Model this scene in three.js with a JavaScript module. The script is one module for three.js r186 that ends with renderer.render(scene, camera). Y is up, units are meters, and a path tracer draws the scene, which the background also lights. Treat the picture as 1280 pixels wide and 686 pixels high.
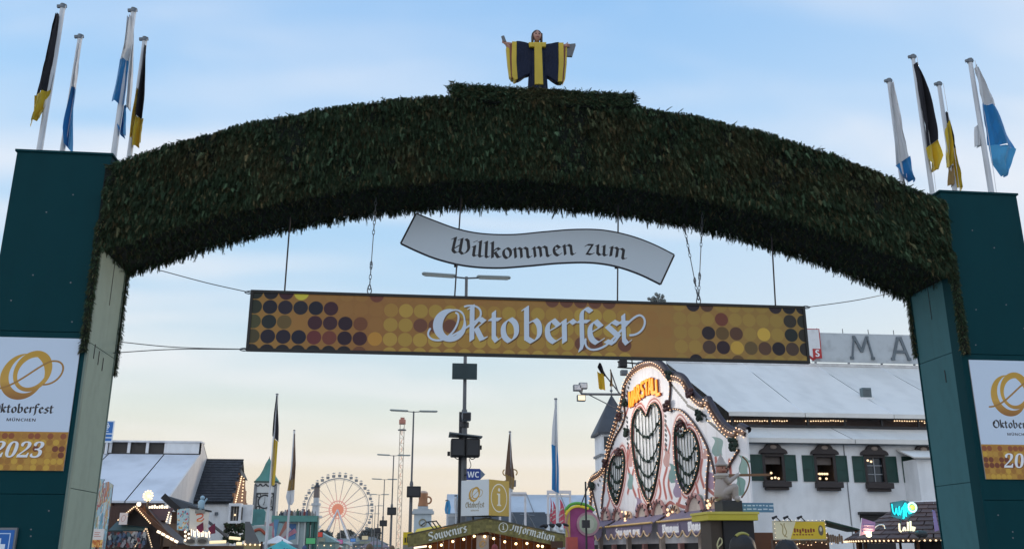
import * as THREE from 'three';
import { mergeGeometries, toCreasedNormals } from 'three/addons/utils/BufferGeometryUtils.js';
import { RoundedBoxGeometry } from 'three/addons/geometries/RoundedBoxGeometry.js';
import { MarchingCubes } from 'three/addons/objects/MarchingCubes.js';
import { FontLoader } from 'three/addons/loaders/FontLoader.js';
import { TextGeometry } from 'three/addons/geometries/TextGeometry.js';

// ------------------------------------------------------------------ camera, sky, sun, exposure
const W = 1024, H = 548;
const scene = new THREE.Scene();
const EYE = new THREE.Vector3(-2.101, 1.65, 13.805), PITCH = 0.29364, YAW = 0.11117, FOC = 1147.47;
const camera = new THREE.PerspectiveCamera(2 * Math.atan(343 / FOC) * 180 / Math.PI, W / H, 0.1, 6000);
camera.position.copy(EYE);
camera.rotation.set(PITCH, -YAW, 0, 'YXZ');
camera.updateMatrixWorld();
const renderer = new THREE.WebGLRenderer({ antialias: true });
renderer.setSize(W, H);
renderer.toneMapping = THREE.LinearToneMapping;
renderer.toneMappingExposure = 1.06;
renderer.shadowMap.enabled = true;

const SUN_AZ = 50 * Math.PI / 180, SUN_EL = 7 * Math.PI / 180;      // low in the west, to the right of the street
const sunDir = new THREE.Vector3(Math.sin(SUN_AZ) * Math.cos(SUN_EL), Math.sin(SUN_EL), -Math.cos(SUN_AZ) * Math.cos(SUN_EL));
const sun = new THREE.DirectionalLight(new THREE.Color(1, 0.8, 0.6), 1.1);
sun.position.copy(sunDir).multiplyScalar(150); sun.target.position.set(0, 0, -30);
sun.castShadow = true; sun.shadow.radius = 24;
Object.assign(sun.shadow.camera, { left: -90, right: 90, top: 60, bottom: -60, near: 1, far: 500 });
sun.shadow.mapSize.set(2048, 2048);
scene.add(sun, sun.target);

function hash(x, y, z) { let h = Math.imul(x, 374761393) ^ Math.imul(y, 668265263) ^ Math.imul(z, 1440662683); h = Math.imul(h ^ (h >>> 13), 1274126177); return ((h ^ (h >>> 16)) >>> 0) / 4294967296; }
function vnoise(x, y, z) {
  const xi = Math.floor(x), yi = Math.floor(y), zi = Math.floor(z); let fx = x - xi, fy = y - yi, fz = z - zi;
  fx = fx * fx * (3 - 2 * fx); fy = fy * fy * (3 - 2 * fy); fz = fz * fz * (3 - 2 * fz);
  const l = (a, b, t) => a + (b - a) * t;
  return l(l(l(hash(xi, yi, zi), hash(xi + 1, yi, zi), fx), l(hash(xi, yi + 1, zi), hash(xi + 1, yi + 1, zi), fx), fy),
    l(l(hash(xi, yi, zi + 1), hash(xi + 1, yi, zi + 1), fx), l(hash(xi, yi + 1, zi + 1), hash(xi + 1, yi + 1, zi + 1), fx), fy), fz);
}
function fbm(x, y, z, o = 5) { let s = 0, a = 0.5, t = 0; for (let i = 0; i < o; i++) { s += a * vnoise(x, y, z); t += a; a *= 0.5; x = x * 2.03 + 7.1; y = y * 2.03 + 3.3; z = z * 2.03 + 1.7; } return s / t; }
const lin = (c) => { c /= 255; return c <= 0.04045 ? c / 12.92 : Math.pow((c + 0.055) / 1.055, 2.4); };
const smooth = (a, b, x) => { const t = Math.min(1, Math.max(0, (x - a) / (b - a))); return t * t * (3 - 2 * t); };
{
  const w = 1024, h = 512, d = new Float32Array(w * h * 4);
  const front = [[-90, 60, 60, 62], [-2, 120, 112, 105], [0, 240, 216, 186], [2.5, 240, 224, 200], [5, 236, 228, 211], [8, 221, 228, 221], [11, 202, 222, 230], [15, 182, 214, 238], [20, 170, 209, 242], [26, 159, 203, 243], [33, 144, 192, 239], [50, 130, 178, 232], [90, 130, 178, 230]];
  const back = [[-90, 60, 60, 62], [-2, 130, 128, 132], [0, 232, 224, 226], [6, 234, 230, 234], [14, 230, 234, 240], [30, 216, 227, 243], [55, 186, 210, 240], [90, 140, 182, 230]];
  const look = (tab, e) => { let i = 0; while (i < tab.length - 2 && tab[i + 1][0] < e) i++; const a = tab[i], b = tab[i + 1], t = Math.min(1, Math.max(0, (e - a[0]) / (b[0] - a[0]))); return [1, 2, 3].map((k) => lin(a[k] + (b[k] - a[k]) * t)); };
  for (let j = 0; j < h; j++) for (let i = 0; i < w; i++) {
    const az = ((i + 0.5) / w - 0.5) * 2 * Math.PI, el = ((j + 0.5) / h - 0.5) * Math.PI;
    const x = Math.cos(az) * Math.cos(el), z = Math.sin(az) * Math.cos(el), y = Math.sin(el), e = el * 180 / Math.PI;
    const A = Math.atan2(x, -z), toSun = Math.cos(A - SUN_AZ);                 // azimuth from the street direction, right positive
    const f = smooth(-0.75, 0.35, toSun), a = look(front, e), b = look(back, e);
    let c = [0, 1, 2].map((k) => b[k] * (y > 0 ? 1.3 : 1) * (1 - f) + a[k] * f);
    if (y > 0) {
      const glow = Math.pow(Math.max(0, toSun), 5) * Math.exp(-Math.pow((e - 12) / 17, 2)) * 0.62;
      c = c.map((v, k) => v + ([0.95, 0.90, 0.88][k] - v) * glow * (0.75 + 0.5 * (1 - f)));
      // thin high cloud, drawn out sideways
      const q = 1 / (y + 0.16), sx = x * q, sz = z * q, wx = fbm(sx * 0.7, sz * 0.7, 3.1, 4);
      let n = fbm(sx * 0.55 + wx * 1.8 + 4, sz * 1.7 + wx * 0.8, 9.4, 6);
      const n2 = fbm(sx * 1.6 + n * 2, sz * 4.2, 2.2, 5);
      let k = smooth(0.4, 0.72, n * 0.6 + n2 * 0.4) * smooth(0, 7, e) * 0.62;
      const n3 = fbm(sx * 0.35 + 9, sz * 3.2 - wx, 5.5, 5); k += smooth(0.5, 0.68, n3) * 0.34 * smooth(1, 6, e);
      const cl = [0.93, 0.91, 0.89].map((v, m) => v * (0.86 + 0.14 * f) + (m === 2 ? 0.03 : 0));
      c = c.map((v, m) => v + (cl[m] - v) * Math.min(0.8, k));
    }
    const o = (j * w + i) * 4; d[o] = c[0]; d[o + 1] = c[1]; d[o + 2] = c[2]; d[o + 3] = 1;
  }
  const t = new THREE.DataTexture(d, w, h, THREE.RGBAFormat, THREE.FloatType);
  t.mapping = THREE.EquirectangularReflectionMapping; t.magFilter = t.minFilter = THREE.LinearFilter; t.wrapS = THREE.RepeatWrapping; t.colorSpace = THREE.LinearSRGBColorSpace; t.needsUpdate = true;
  scene.background = t; scene.environment = t;
}

// ------------------------------------------------------------------ helpers
let seed = 7;
const rnd = () => { seed = (seed + 0x6d2b79f5) | 0; let t = Math.imul(seed ^ (seed >>> 15), 1 | seed); t = (t + Math.imul(t ^ (t >>> 7), 61 | t)) ^ t; return ((t ^ (t >>> 14)) >>> 0) / 4294967296; };
const rr = (a, b) => a + (b - a) * rnd();
const V = (x, y, z) => new THREE.Vector3(x, y, z);
const FWD = V(Math.sin(YAW), 0, -Math.cos(YAW));
// a point of the place from where it shows in the photograph and one thing known about its distance
function ray(u, v) { return V((u - 640) / FOC, (343 - v) / FOC, -1).applyQuaternion(camera.quaternion); }
const atZ = (u, v, z) => { if (v === 0) v = 660; if (u === 0) u = 480; const d = ray(u, v); return d.multiplyScalar((z - EYE.z) / d.z).add(EYE); };
const atX = (u, v, x) => { const d = ray(u, v); return d.multiplyScalar((x - EYE.x) / d.x).add(EYE); };
const at = (u, v, D) => { const d = ray(u, v); return d.multiplyScalar(D / d.dot(FWD)).add(EYE); };

const used = {};
function numbered(n) { if (!(n in used)) { used[n] = 0; return n; } used[n]++; return n + '_' + String(used[n]).padStart(3, '0'); }
const OFF = new WeakMap();
function thing(name, label, category, pos = V(0, 0, 0), turn = 0, group) {
  const o = new THREE.Group(); o.name = numbered(name); o.position.copy(pos); o.rotation.y = turn; scene.add(o);
  o.userData = { label, category }; if (group) o.userData.group = group;
  OFF.set(o, turn ? V(0, 0, 0) : pos.clone()); return o;                     // turned things are drawn in their own frame
}
function boxUV(g) {
  const p = g.attributes.position, n = g.attributes.normal, uv = new Float32Array(p.count * 2);
  for (let i = 0; i < p.count; i++) {
    const ax = Math.abs(n.getX(i)), ay = Math.abs(n.getY(i)), az = Math.abs(n.getZ(i));
    if (ay > ax && ay > az) { uv[2 * i] = p.getX(i); uv[2 * i + 1] = p.getZ(i); } else if (ax > az) { uv[2 * i] = p.getZ(i); uv[2 * i + 1] = p.getY(i); } else { uv[2 * i] = p.getX(i); uv[2 * i + 1] = p.getY(i); }
  }
  g.setAttribute('uv', new THREE.BufferAttribute(uv, 2)); return g;
}
function clean(g, keepUV) {
  if (g.index) g = g.toNonIndexed();
  if (!g.attributes.normal) g.computeVertexNormals();
  for (const k of Object.keys(g.attributes)) if (!['position', 'normal', 'uv'].includes(k)) g.deleteAttribute(k);
  if (!keepUV || !g.attributes.uv) boxUV(g);
  return g;
}
function put(parent, name, geos, mat, o = {}) {
  const list = (Array.isArray(geos) ? geos : [geos]).map((g) => clean(g, o.uv));
  const g = list.length > 1 ? mergeGeometries(list, false) : list[0].clone();
  const off = OFF.get(parent) || V(0, 0, 0); g.translate(-off.x, -off.y, -off.z);
  const m = new THREE.Mesh(g, mat); m.name = name; m.castShadow = m.receiveShadow = true; OFF.set(m, off);
  if (o.label) m.userData.label = o.label; if (o.kind) m.userData.kind = o.kind;
  parent.add(m); return m;
}
// many alike small pieces that are not picked apart one by one
function strew(parent, name, geo, mat, mats, colors) {
  const off = OFF.get(parent) || V(0, 0, 0), im = new THREE.InstancedMesh(geo, mat, mats.length), t = new THREE.Matrix4().makeTranslation(-off.x, -off.y, -off.z), q = new THREE.Matrix4();
  mats.forEach((m, i) => { im.setMatrixAt(i, q.multiplyMatrices(t, m)); if (colors) im.setColorAt(i, colors[i]); });
  im.name = name; im.userData.kind = 'stuff'; im.castShadow = im.receiveShadow = true; parent.add(im); return im;
}
function solo(name, geos, mat, label, category, o = {}) {
  const t = thing(name, label, category, o.pos, 0, o.group); put(t, o.part || 'body', geos, mat, o); return t;
}
const box = (x0, x1, y0, y1, z0, z1, r = 0) => (r ? new RoundedBoxGeometry(Math.abs(x1 - x0), Math.abs(y1 - y0), Math.abs(z1 - z0), 2, r) : new THREE.BoxGeometry(Math.abs(x1 - x0), Math.abs(y1 - y0), Math.abs(z1 - z0))).translate((x0 + x1) / 2, (y0 + y1) / 2, (z0 + z1) / 2);
function rod(a, b, r, r2 = r, n = 10) {
  const d = b.clone().sub(a), g = new THREE.CylinderGeometry(r2, r, d.length(), n);
  g.applyQuaternion(new THREE.Quaternion().setFromUnitVectors(V(0, 1, 0), d.clone().normalize())); const c = a.clone().add(b).multiplyScalar(0.5); return g.translate(c.x, c.y, c.z);
}
function bar(a, b, w, h) {                                                      // a box from a to b, h measured upright
  const d = b.clone().sub(a), g = new THREE.BoxGeometry(w, h, d.length()), m = new THREE.Matrix4().lookAt(b, a, Math.abs(d.y) > 0.98 * d.length() ? V(0, 0, 1) : V(0, 1, 0)), c = a.clone().add(b).multiplyScalar(0.5);
  return g.applyMatrix4(m).translate(c.x, c.y, c.z);
}
const tube = (pts, r, seg, n = 8, closed = false) => new THREE.TubeGeometry(new THREE.CatmullRomCurve3(pts, closed), seg || pts.length * 5, r, n, closed);
const sph = (c, r, a = 14, b = 10) => new THREE.SphereGeometry(r, a, b).translate(c.x, c.y, c.z);
const poly = (pts) => { const s = new THREE.Shape(); pts.forEach(([x, y], i) => (i ? s.lineTo(x, y) : s.moveTo(x, y))); s.closePath(); return s; };
const ext = (shape, z0, z1, bevel = 0) => new THREE.ExtrudeGeometry(shape, { depth: z1 - z0 - 2 * bevel, bevelEnabled: bevel > 0, bevelSize: bevel, bevelThickness: bevel, bevelSegments: 2, steps: 1, curveSegments: 16 }).translate(0, 0, z0 + bevel);
function quadsGeo(rows) {                                                       // a sheet from rows of points
  const p = [], uv = [], ix = [], n = rows[0].length;
  rows.forEach((r, i) => r.forEach((q, j) => { p.push(q.x, q.y, q.z); uv.push(j / (n - 1), 1 - i / (rows.length - 1)); }));
  for (let i = 0; i < rows.length - 1; i++) for (let j = 0; j < n - 1; j++) { const a = i * n + j; ix.push(a, a + n, a + 1, a + 1, a + n, a + n + 1); }
  const g = new THREE.BufferGeometry(); g.setAttribute('position', new THREE.Float32BufferAttribute(p, 3)); g.setAttribute('uv', new THREE.Float32BufferAttribute(uv, 2)); g.setIndex(ix); g.computeVertexNormals(); return g;
}
function slab(c, t) {                                                           // a sheet with thickness over four corners, in order round the edge
  const n = c[1].clone().sub(c[0]).cross(c[3].clone().sub(c[0])).normalize().multiplyScalar(-t), b = c.map((p) => p.clone().add(n));
  const tri = [[0, 1, 2], [0, 2, 3]], p = [];
  for (const [i, j, k] of tri) p.push(c[i], c[j], c[k]); for (const [i, j, k] of tri) p.push(b[i], b[k], b[j]);
  for (let i = 0; i < 4; i++) { const j = (i + 1) % 4; p.push(c[i], b[i], b[j], c[i], b[j], c[j]); }
  const g = new THREE.BufferGeometry(); g.setAttribute('position', new THREE.Float32BufferAttribute(p.flatMap((q) => [q.x, q.y, q.z]), 3)); g.computeVertexNormals(); return g;
}

// ------------------------------------------------------------------ textures and materials
function noiseTex(f, n = 256) {
  const d = new Uint8Array(n * n * 4);
  for (let j = 0; j < n; j++) for (let i = 0; i < n; i++) { const v = f(i / n, j / n), o = (j * n + i) * 4; const c = Array.isArray(v) ? v : [v, v, v]; for (let k = 0; k < 3; k++) d[o + k] = Math.max(0, Math.min(255, c[k] * 255)); d[o + 3] = 255; }
  const t = new THREE.DataTexture(d, n, n); t.wrapS = t.wrapT = THREE.RepeatWrapping; t.magFilter = THREE.LinearFilter; t.minFilter = THREE.LinearMipmapLinearFilter; t.generateMipmaps = true; t.needsUpdate = true; return t;
}
// noise on a torus, so that it tiles
const tile = (u, v, f, o = 4, sx = 1, sy = 1) => { const m = (x, y) => fbm(x * f * sx, y * f * sy, 3.3, o), a = u, b = v; return (m(a, b) * (1 - a) * (1 - b) + m(a - 1, b) * a * (1 - b) + m(a, b - 1) * (1 - a) * b + m(a - 1, b - 1) * a * b - 0.5) / Math.sqrt((a * a + (1 - a) ** 2) * (b * b + (1 - b) ** 2)) + 0.5; };
const grime = noiseTex((u, v) => 0.82 + 0.18 * smooth(0.25, 0.6, tile(u, v, 6, 6)));
const streak = noiseTex((u, v) => 0.88 + 0.12 * smooth(0.25, 0.65, tile(u, v, 8, 5, 2.4, 0.35) * 0.6 + tile(u, v, 22, 3) * 0.4));
const fineN = noiseTex((u, v) => tile(u, v, 40, 3));
const woodN = noiseTex((u, v) => 0.6 + 0.4 * tile(u, v, 10, 5, 0.5, 6));
const withRepeat = (t, s) => { const c = t.clone(); c.repeat.set(1 / s, 1 / s); c.needsUpdate = true; return c; };
const GR = withRepeat(grime, 2.6), GR8 = withRepeat(grime, 9), ST = withRepeat(streak, 2.2), ST8 = withRepeat(streak, 8), FN = withRepeat(fineN, 0.5), WD = withRepeat(woodN, 0.9);
function mat(r, g, b, o = {}) {
  const { grimeMap = GR, ...rest } = o, m = new THREE.MeshStandardMaterial({ roughness: 0.6, metalness: 0, ...rest });
  m.color.setRGB(r, g, b); if (grimeMap && !rest.map) m.map = grimeMap; return m;
}
const glow = (r, g, b, k, o = {}) => { const m = new THREE.MeshStandardMaterial({ roughness: 0.5 }); m.color.setRGB(Math.min(1, r) * 0.5, Math.min(1, g) * 0.5, Math.min(1, b) * 0.5); m.emissive.setRGB(r, g, b); m.emissiveIntensity = k; return m; };
function canvasTex(w, h, draw) {
  const c = document.createElement('canvas'); c.width = w; c.height = h; const x = c.getContext('2d'); draw(x, w, h);
  const t = new THREE.CanvasTexture(c); t.colorSpace = THREE.SRGBColorSpace; t.anisotropy = 8; return t;
}
const printed = (tex, o = {}) => new THREE.MeshStandardMaterial({ map: tex, roughness: 0.55, ...o });
// a flat print: shape in metres, uv over the box x0..x1, y0..y1
function decalUV(g, x0, x1, y0, y1, ax = 'x') { const p = g.attributes.position, uv = new Float32Array(p.count * 2); for (let i = 0; i < p.count; i++) { const a = ax === 'x' ? p.getX(i) : p.getZ(i); uv[2 * i] = (a - x0) / (x1 - x0); uv[2 * i + 1] = (p.getY(i) - y0) / (y1 - y0); } g.setAttribute('uv', new THREE.BufferAttribute(uv, 2)); return g; }
const M = {
  white: mat(0.8, 0.81, 0.82), whiteWall: mat(0.84, 0.86, 0.87, { roughness: 0.8, grimeMap: ST8 }), tarp: mat(0.76, 0.745, 0.7, { roughness: 0.5, grimeMap: withRepeat(streak, 14) }), black: mat(0.012, 0.012, 0.014), dark: mat(0.03, 0.032, 0.036), grey: mat(0.22, 0.23, 0.24),
  steel: mat(0.34, 0.36, 0.38, { metalness: 0.6, roughness: 0.45 }), galv: mat(0.16, 0.18, 0.2, { metalness: 0.3, roughness: 0.5 }), wood: mat(0.10, 0.045, 0.022, { map: WD, roughness: 0.7 }), woodLight: mat(0.36, 0.24, 0.13, { map: WD, roughness: 0.7 }),
  yellow: mat(0.75, 0.55, 0.02), slate: mat(0.022, 0.025, 0.03, { roughness: 0.8 }), teal: mat(0.05, 0.23, 0.2), greenDark: mat(0.012, 0.055, 0.04), red: mat(0.45, 0.03, 0.03), skin: mat(0.5, 0.28, 0.2), asphalt: mat(0.05, 0.05, 0.052, { roughness: 0.95, grimeMap: GR8 }),
  bulb: glow(1, 0.7, 0.42, 1.6), bulbShow: glow(1, 0.62, 0.36, 1.5), bulbWhite: glow(1, 0.82, 0.6, 1.7), glass: new THREE.MeshPhysicalMaterial({ color: 0xffffff, roughness: 0.03, transmission: 1, thickness: 0, ior: 1.5 }),
};
const bulbGeo = new THREE.IcosahedronGeometry(1, 0);
function bulbs(parent, name, pts, r, m) { const q = new THREE.Matrix4(); return strew(parent, name, bulbGeo, m, pts.map((p) => new THREE.Matrix4().makeTranslation(p.x, p.y, p.z).multiply(new THREE.Matrix4().makeScale(r, r, r)))); }
function along(pts, step, closed) {
  const out = [], P = closed ? [...pts, pts[0]] : pts; let left = step / 2;
  for (let i = 0; i < P.length - 1; i++) { const d = P[i].distanceTo(P[i + 1]); let t = left; while (t < d) { out.push(P[i].clone().lerp(P[i + 1], t / d)); t += step; } left = t - d; }
  return out;
}

// lettering drawn with a broad pen held at a slant
const PEN = {
  i: [0.32, 'M0 .86L.1 .98L.1 .1L.2 0L.3 .1M.05 1.36L.17 1.46'], n: [0.84, 'M0 .86L.1 .98L.1 .05M.1 .78L.38 .98L.54 .84L.54 .1L.64 0L.76 .1'],
  m: [1.24, 'M0 .86L.1 .98L.1 .05M.1 .78L.36 .98L.5 .84L.5 .05M.5 .78L.76 .98L.92 .84L.92 .1L1.02 0L1.14 .1'], u: [0.82, 'M0 .88L.1 .98L.1 .18L.26 0L.52 .2M.44 .9L.54 .98L.54 .1L.64 0L.74 .1'],
  l: [0.36, 'M0 1.42L.1 1.52L.1 .1L.2 0L.3 .1'], k: [0.68, 'M0 1.42L.1 1.52L.1 .02M.1 .55L.4 .96L.56 .84L.26 .54L.48 .06L.62 .12'], o: [0.72, 'M.34 .98Q.08 .84 .09 .5Q.08 .14 .32 .0Q.58 .14 .57 .5Q.58 .84 .34 .98'],
  e: [0.64, 'M.12 .46L.5 .74L.3 .98Q.08 .84 .09 .5Q.08 .12 .34 0L.54 .16'], z: [0.62, 'M.02 .82L.14 .95L.48 .95L.08 .06L.36 .02L.52 .12'], t: [0.5, 'M.16 1.28L.16 .16L.28 0L.42 .12M0 .95L.4 .95'],
  b: [0.74, 'M0 1.42L.1 1.52L.1 .14L.3 0Q.58 .14 .57 .5Q.58 .84 .4 .97L.12 .78'], r: [0.55, 'M0 .86L.1 .98L.1 .02M.1 .74L.36 .98L.48 .86'], f: [0.5, 'M.52 1.4L.34 1.53Q.12 1.5 .13 1.1L.13 -.1L.05 -.34M0 .95L.4 .95'],
  s: [0.58, 'M.5 .86L.3 .98L.08 .76L.48 .32L.28 .0L.02 .1'], a: [0.74, 'M.08 .84L.3 .98L.52 .84L.52 .1L.62 0L.72 .1M.52 .58L.14 .42L.09 .18L.26 0L.52 .2'], v: [0.7, 'M0 .88L.1 .98L.1 .3L.3 0Q.58 .2 .57 .6L.44 .98'],
  W: [1.34, 'M-.02 1.26L.16 1.46L.12 .3Q.14 .1 .34 0L.6 .2M.42 1.3L.6 1.46L.6 .2L.8 0Q1.14 .2 1.14 .7L1.02 1.34L.86 1.48M.12 .3L.6 .9'],
  O: [1.12, 'M.7 1.42Q.1 1.4 .12 .7Q.14 .06 .6 .02Q1.02 .1 1.0 .76Q.98 1.36 .56 1.42Q.3 1.3 .32 .8'], S: [0.98, 'M.84 1.24Q.6 1.56 .26 1.3Q.04 1.02 .44 .82Q.92 .6 .74 .2Q.46 -.12 .06 .18'], I: [0.78, 'M.04 1.28Q.3 1.56 .7 1.4Q.46 1.2 .5 .5Q.46 -.06 .06 .08'], ' ': [0.5, ''],
};
function penPath(d) {
  const tok = d.match(/[MLQ]|-?\d*\.?\d+/g) || [], subs = []; let i = 0, cur = null, p = [0, 0], cmd = '';
  const num = () => parseFloat(tok[i++]);
  while (i < tok.length) {
    if (/[MLQ]/.test(tok[i])) cmd = tok[i++];
    if (cmd === 'M') { p = [num(), num()]; cur = [p]; subs.push(cur); cmd = 'L'; }
    else if (cmd === 'L') { p = [num(), num()]; cur.push(p); }
    else { const c = [num(), num()], e = [num(), num()], s = p; for (let k = 1; k <= 8; k++) { const t = k / 8; cur.push([0, 1].map((m) => (1 - t) ** 2 * s[m] + 2 * t * (1 - t) * c[m] + t * t * e[m])); } p = e; }
  }
  return subs;
}
// T maps letter units (y up) to canvas pixels
function penStroke(x, subs, T, nib, ang = 0.7) {
  const nx = Math.cos(ang) * nib / 2, ny = Math.sin(ang) * nib / 2, thin = nib * 0.16;
  for (const s of subs) for (let k = 0; k < s.length - 1; k++) {
    const [a, b] = [s[k], s[k + 1]], q = [[a[0] - nx, a[1] - ny], [a[0] + nx, a[1] + ny], [b[0] + nx, b[1] + ny], [b[0] - nx, b[1] - ny]].map(([X, Y]) => T(X, Y));
    x.beginPath(); q.forEach(([X, Y], m) => (m ? x.lineTo(X, Y) : x.moveTo(X, Y))); x.closePath(); x.fill();
    const u0 = T(0, 0), u1 = T(thin, 0); x.lineWidth = Math.max(0.6, Math.hypot(u1[0] - u0[0], u1[1] - u0[1])); x.lineJoin = 'round'; x.stroke();
  }
}
function penWidth(s, gap = 0.06) { let w = 0; for (const c of s) w += PEN[c][0] + gap; return w - gap; }
function penText(x, str, x0, yb, xh, o = {}) {
  const { nib = 0.24, gap = 0.06, sx = 1, base } = o; let cx = 0; x.fillStyle = x.strokeStyle = o.color || '#fff';
  for (const c of str) {
    const g = PEN[c], px = x0 + cx * xh * sx, mid = px + g[0] * xh * sx / 2, [by, rot] = base ? base(mid) : [yb, 0], co = Math.cos(rot), si = Math.sin(rot);
    penStroke(x, penPath(g[1]), (X, Y) => { const dx = (X - g[0] / 2) * xh * sx, dy = Y * xh; return [mid + dx * co + dy * si, by + dx * si - dy * co]; }, nib);
    cx += g[0] + gap;
  }
  return cx * xh * sx;
}
// the ring emblem: two interlocking crescents and a thin loop through them; cx, cy, r in canvas pixels
function emblem(x, cx, cy, r, col, loopCol) {
  const cres = (ox, oy, ra, rb, rot, ix, iy, ia, ib, irot) => { x.beginPath(); x.ellipse(cx + ox * r, cy + oy * r, ra * r, rb * r, rot, 0, 7); x.ellipse(cx + ix * r, cy + iy * r, ia * r, ib * r, irot, 0, 7); x.fill('evenodd'); };
  x.fillStyle = col;
  cres(-0.2, 0.12, 0.8, 0.9, 0.25, 0.0, -0.02, 0.68, 0.8, 0.4);
  cres(0.15, -0.1, 0.68, 0.82, 0.38, 0.14, -0.05, 0.5, 0.62, 0.5);
  x.strokeStyle = loopCol; x.lineWidth = r * 0.07; x.lineCap = 'round'; x.beginPath(); x.moveTo(cx - 1.15 * r, cy + 0.62 * r); x.bezierCurveTo(cx - 0.4 * r, cy + 0.6 * r, cx + 0.3 * r, cy - 0.35 * r, cx + 0.8 * r, cy - 0.5 * r); x.bezierCurveTo(cx + 1.55 * r, cy - 0.6 * r, cx + 1.3 * r, cy + 0.4 * r, cx + 0.62 * r, cy + 0.42 * r); x.stroke();
}
function dots(x, w, h, cell, pick, rad = 0.48) { let row = 0; for (let y = cell * 0.5; y < h + cell; y += cell, row++) { let k = 0; for (let X = cell * 0.5; X < w + cell; X += cell, k++) { const c = pick(k, row, X / w); if (!c) continue; x.fillStyle = c; x.beginPath(); x.arc(X, y, cell * rad, 0, 7); x.fill(); } } }

// ================================================================== ground
{
  const g = new THREE.PlaneGeometry(5000, 5000).rotateX(-Math.PI / 2); boxUV(g);
  const gm = new THREE.Mesh(g, mat(0.26, 0.255, 0.245, { roughness: 0.95, grimeMap: GR8, bumpMap: FN, bumpScale: 0.004 })); gm.name = 'ground'; gm.userData.kind = 'structure'; gm.receiveShadow = true; scene.add(gm);
}

// ================================================================== entrance gate: two pillars and an arch dressed in fir
const GX = 6.86, GO = 8.27, GH = 7.58, GD = -1.45, PD = -1.3;
const gate = thing('entrance_gate', 'big entrance arch covered in fir branches between two dark teal pillars', 'gate');
const dull = (r, g, b, o = {}) => { const m = new THREE.MeshPhysicalMaterial({ roughness: 0.85, specularIntensity: 0.25, map: GR, ...o }); m.color.setRGB(r, g, b); return m; };
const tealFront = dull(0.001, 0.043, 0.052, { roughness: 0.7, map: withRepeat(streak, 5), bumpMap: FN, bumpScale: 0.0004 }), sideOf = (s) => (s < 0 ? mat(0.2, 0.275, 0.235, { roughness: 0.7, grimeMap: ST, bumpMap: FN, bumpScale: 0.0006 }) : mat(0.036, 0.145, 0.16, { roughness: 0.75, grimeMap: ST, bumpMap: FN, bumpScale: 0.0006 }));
for (const s of [-1, 1]) {
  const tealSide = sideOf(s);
  const pil = put(gate, 'pillar', box(s * GX, s * GO, 0, GH, PD, -0.025), tealFront);
  for (const [k, y0, y1] of [[0, 0.02, 2.42], [1, 2.428, 4.74], [2, 4.748, GH]]) put(pil, 'front_board', box(s * (GX + 0.001), s * (GO - 0.001), y0, y1, -0.0245, 0, 0.004), tealFront);
  put(pil, 'top_plate', box(s * (GX - 0.02), s * (GO + 0.025), GH, GH + 0.035, PD - 0.02, 0.02), tealFront);
  // inner side: boards with open joints
  const cuts = s < 0 ? [0.02, 2.52, 4.62, 6.5] : [0.02, 2.72, 4.83, 6.5];
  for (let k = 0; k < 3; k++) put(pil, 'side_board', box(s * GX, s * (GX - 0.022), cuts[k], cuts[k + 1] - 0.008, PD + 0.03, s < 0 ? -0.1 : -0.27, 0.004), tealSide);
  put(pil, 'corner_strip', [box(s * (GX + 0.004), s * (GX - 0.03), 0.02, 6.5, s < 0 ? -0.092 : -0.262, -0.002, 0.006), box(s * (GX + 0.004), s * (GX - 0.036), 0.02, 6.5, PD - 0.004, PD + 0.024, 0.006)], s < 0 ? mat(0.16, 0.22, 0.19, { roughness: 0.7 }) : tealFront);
  for (const g of [box(s * (GX - 0.02), s * (GX - 0.028), s < 0 ? 5.35 : 5.5, 6.1, -0.72, -0.708), ...(s < 0 ? [0, 1, 2] : [1]).map((k) => box(s * (GX - 0.02), s * (GX - 0.03), 4.42 - k * 0.05, 4.64 - k * 0.06, -0.33 - k * 0.22, -0.314 - k * 0.22))]) put(pil, 'slot', g, M.black);
  let scr; for (const [x, y] of [[7.2, 5.5], [7.75, 5.6], [7.1, 4.9], [7.7, 6.6], [7.25, 1.95], [7.24, 1.86], [8.0, 5.2], [7.35, 6.9], [7.05, 2.2]]) put(pil, 'screw', new THREE.CylinderGeometry(0.011, 0.011, 0.006, 8).rotateX(Math.PI / 2).translate(s * x, y, 0.003), M.grey);
}
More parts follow.
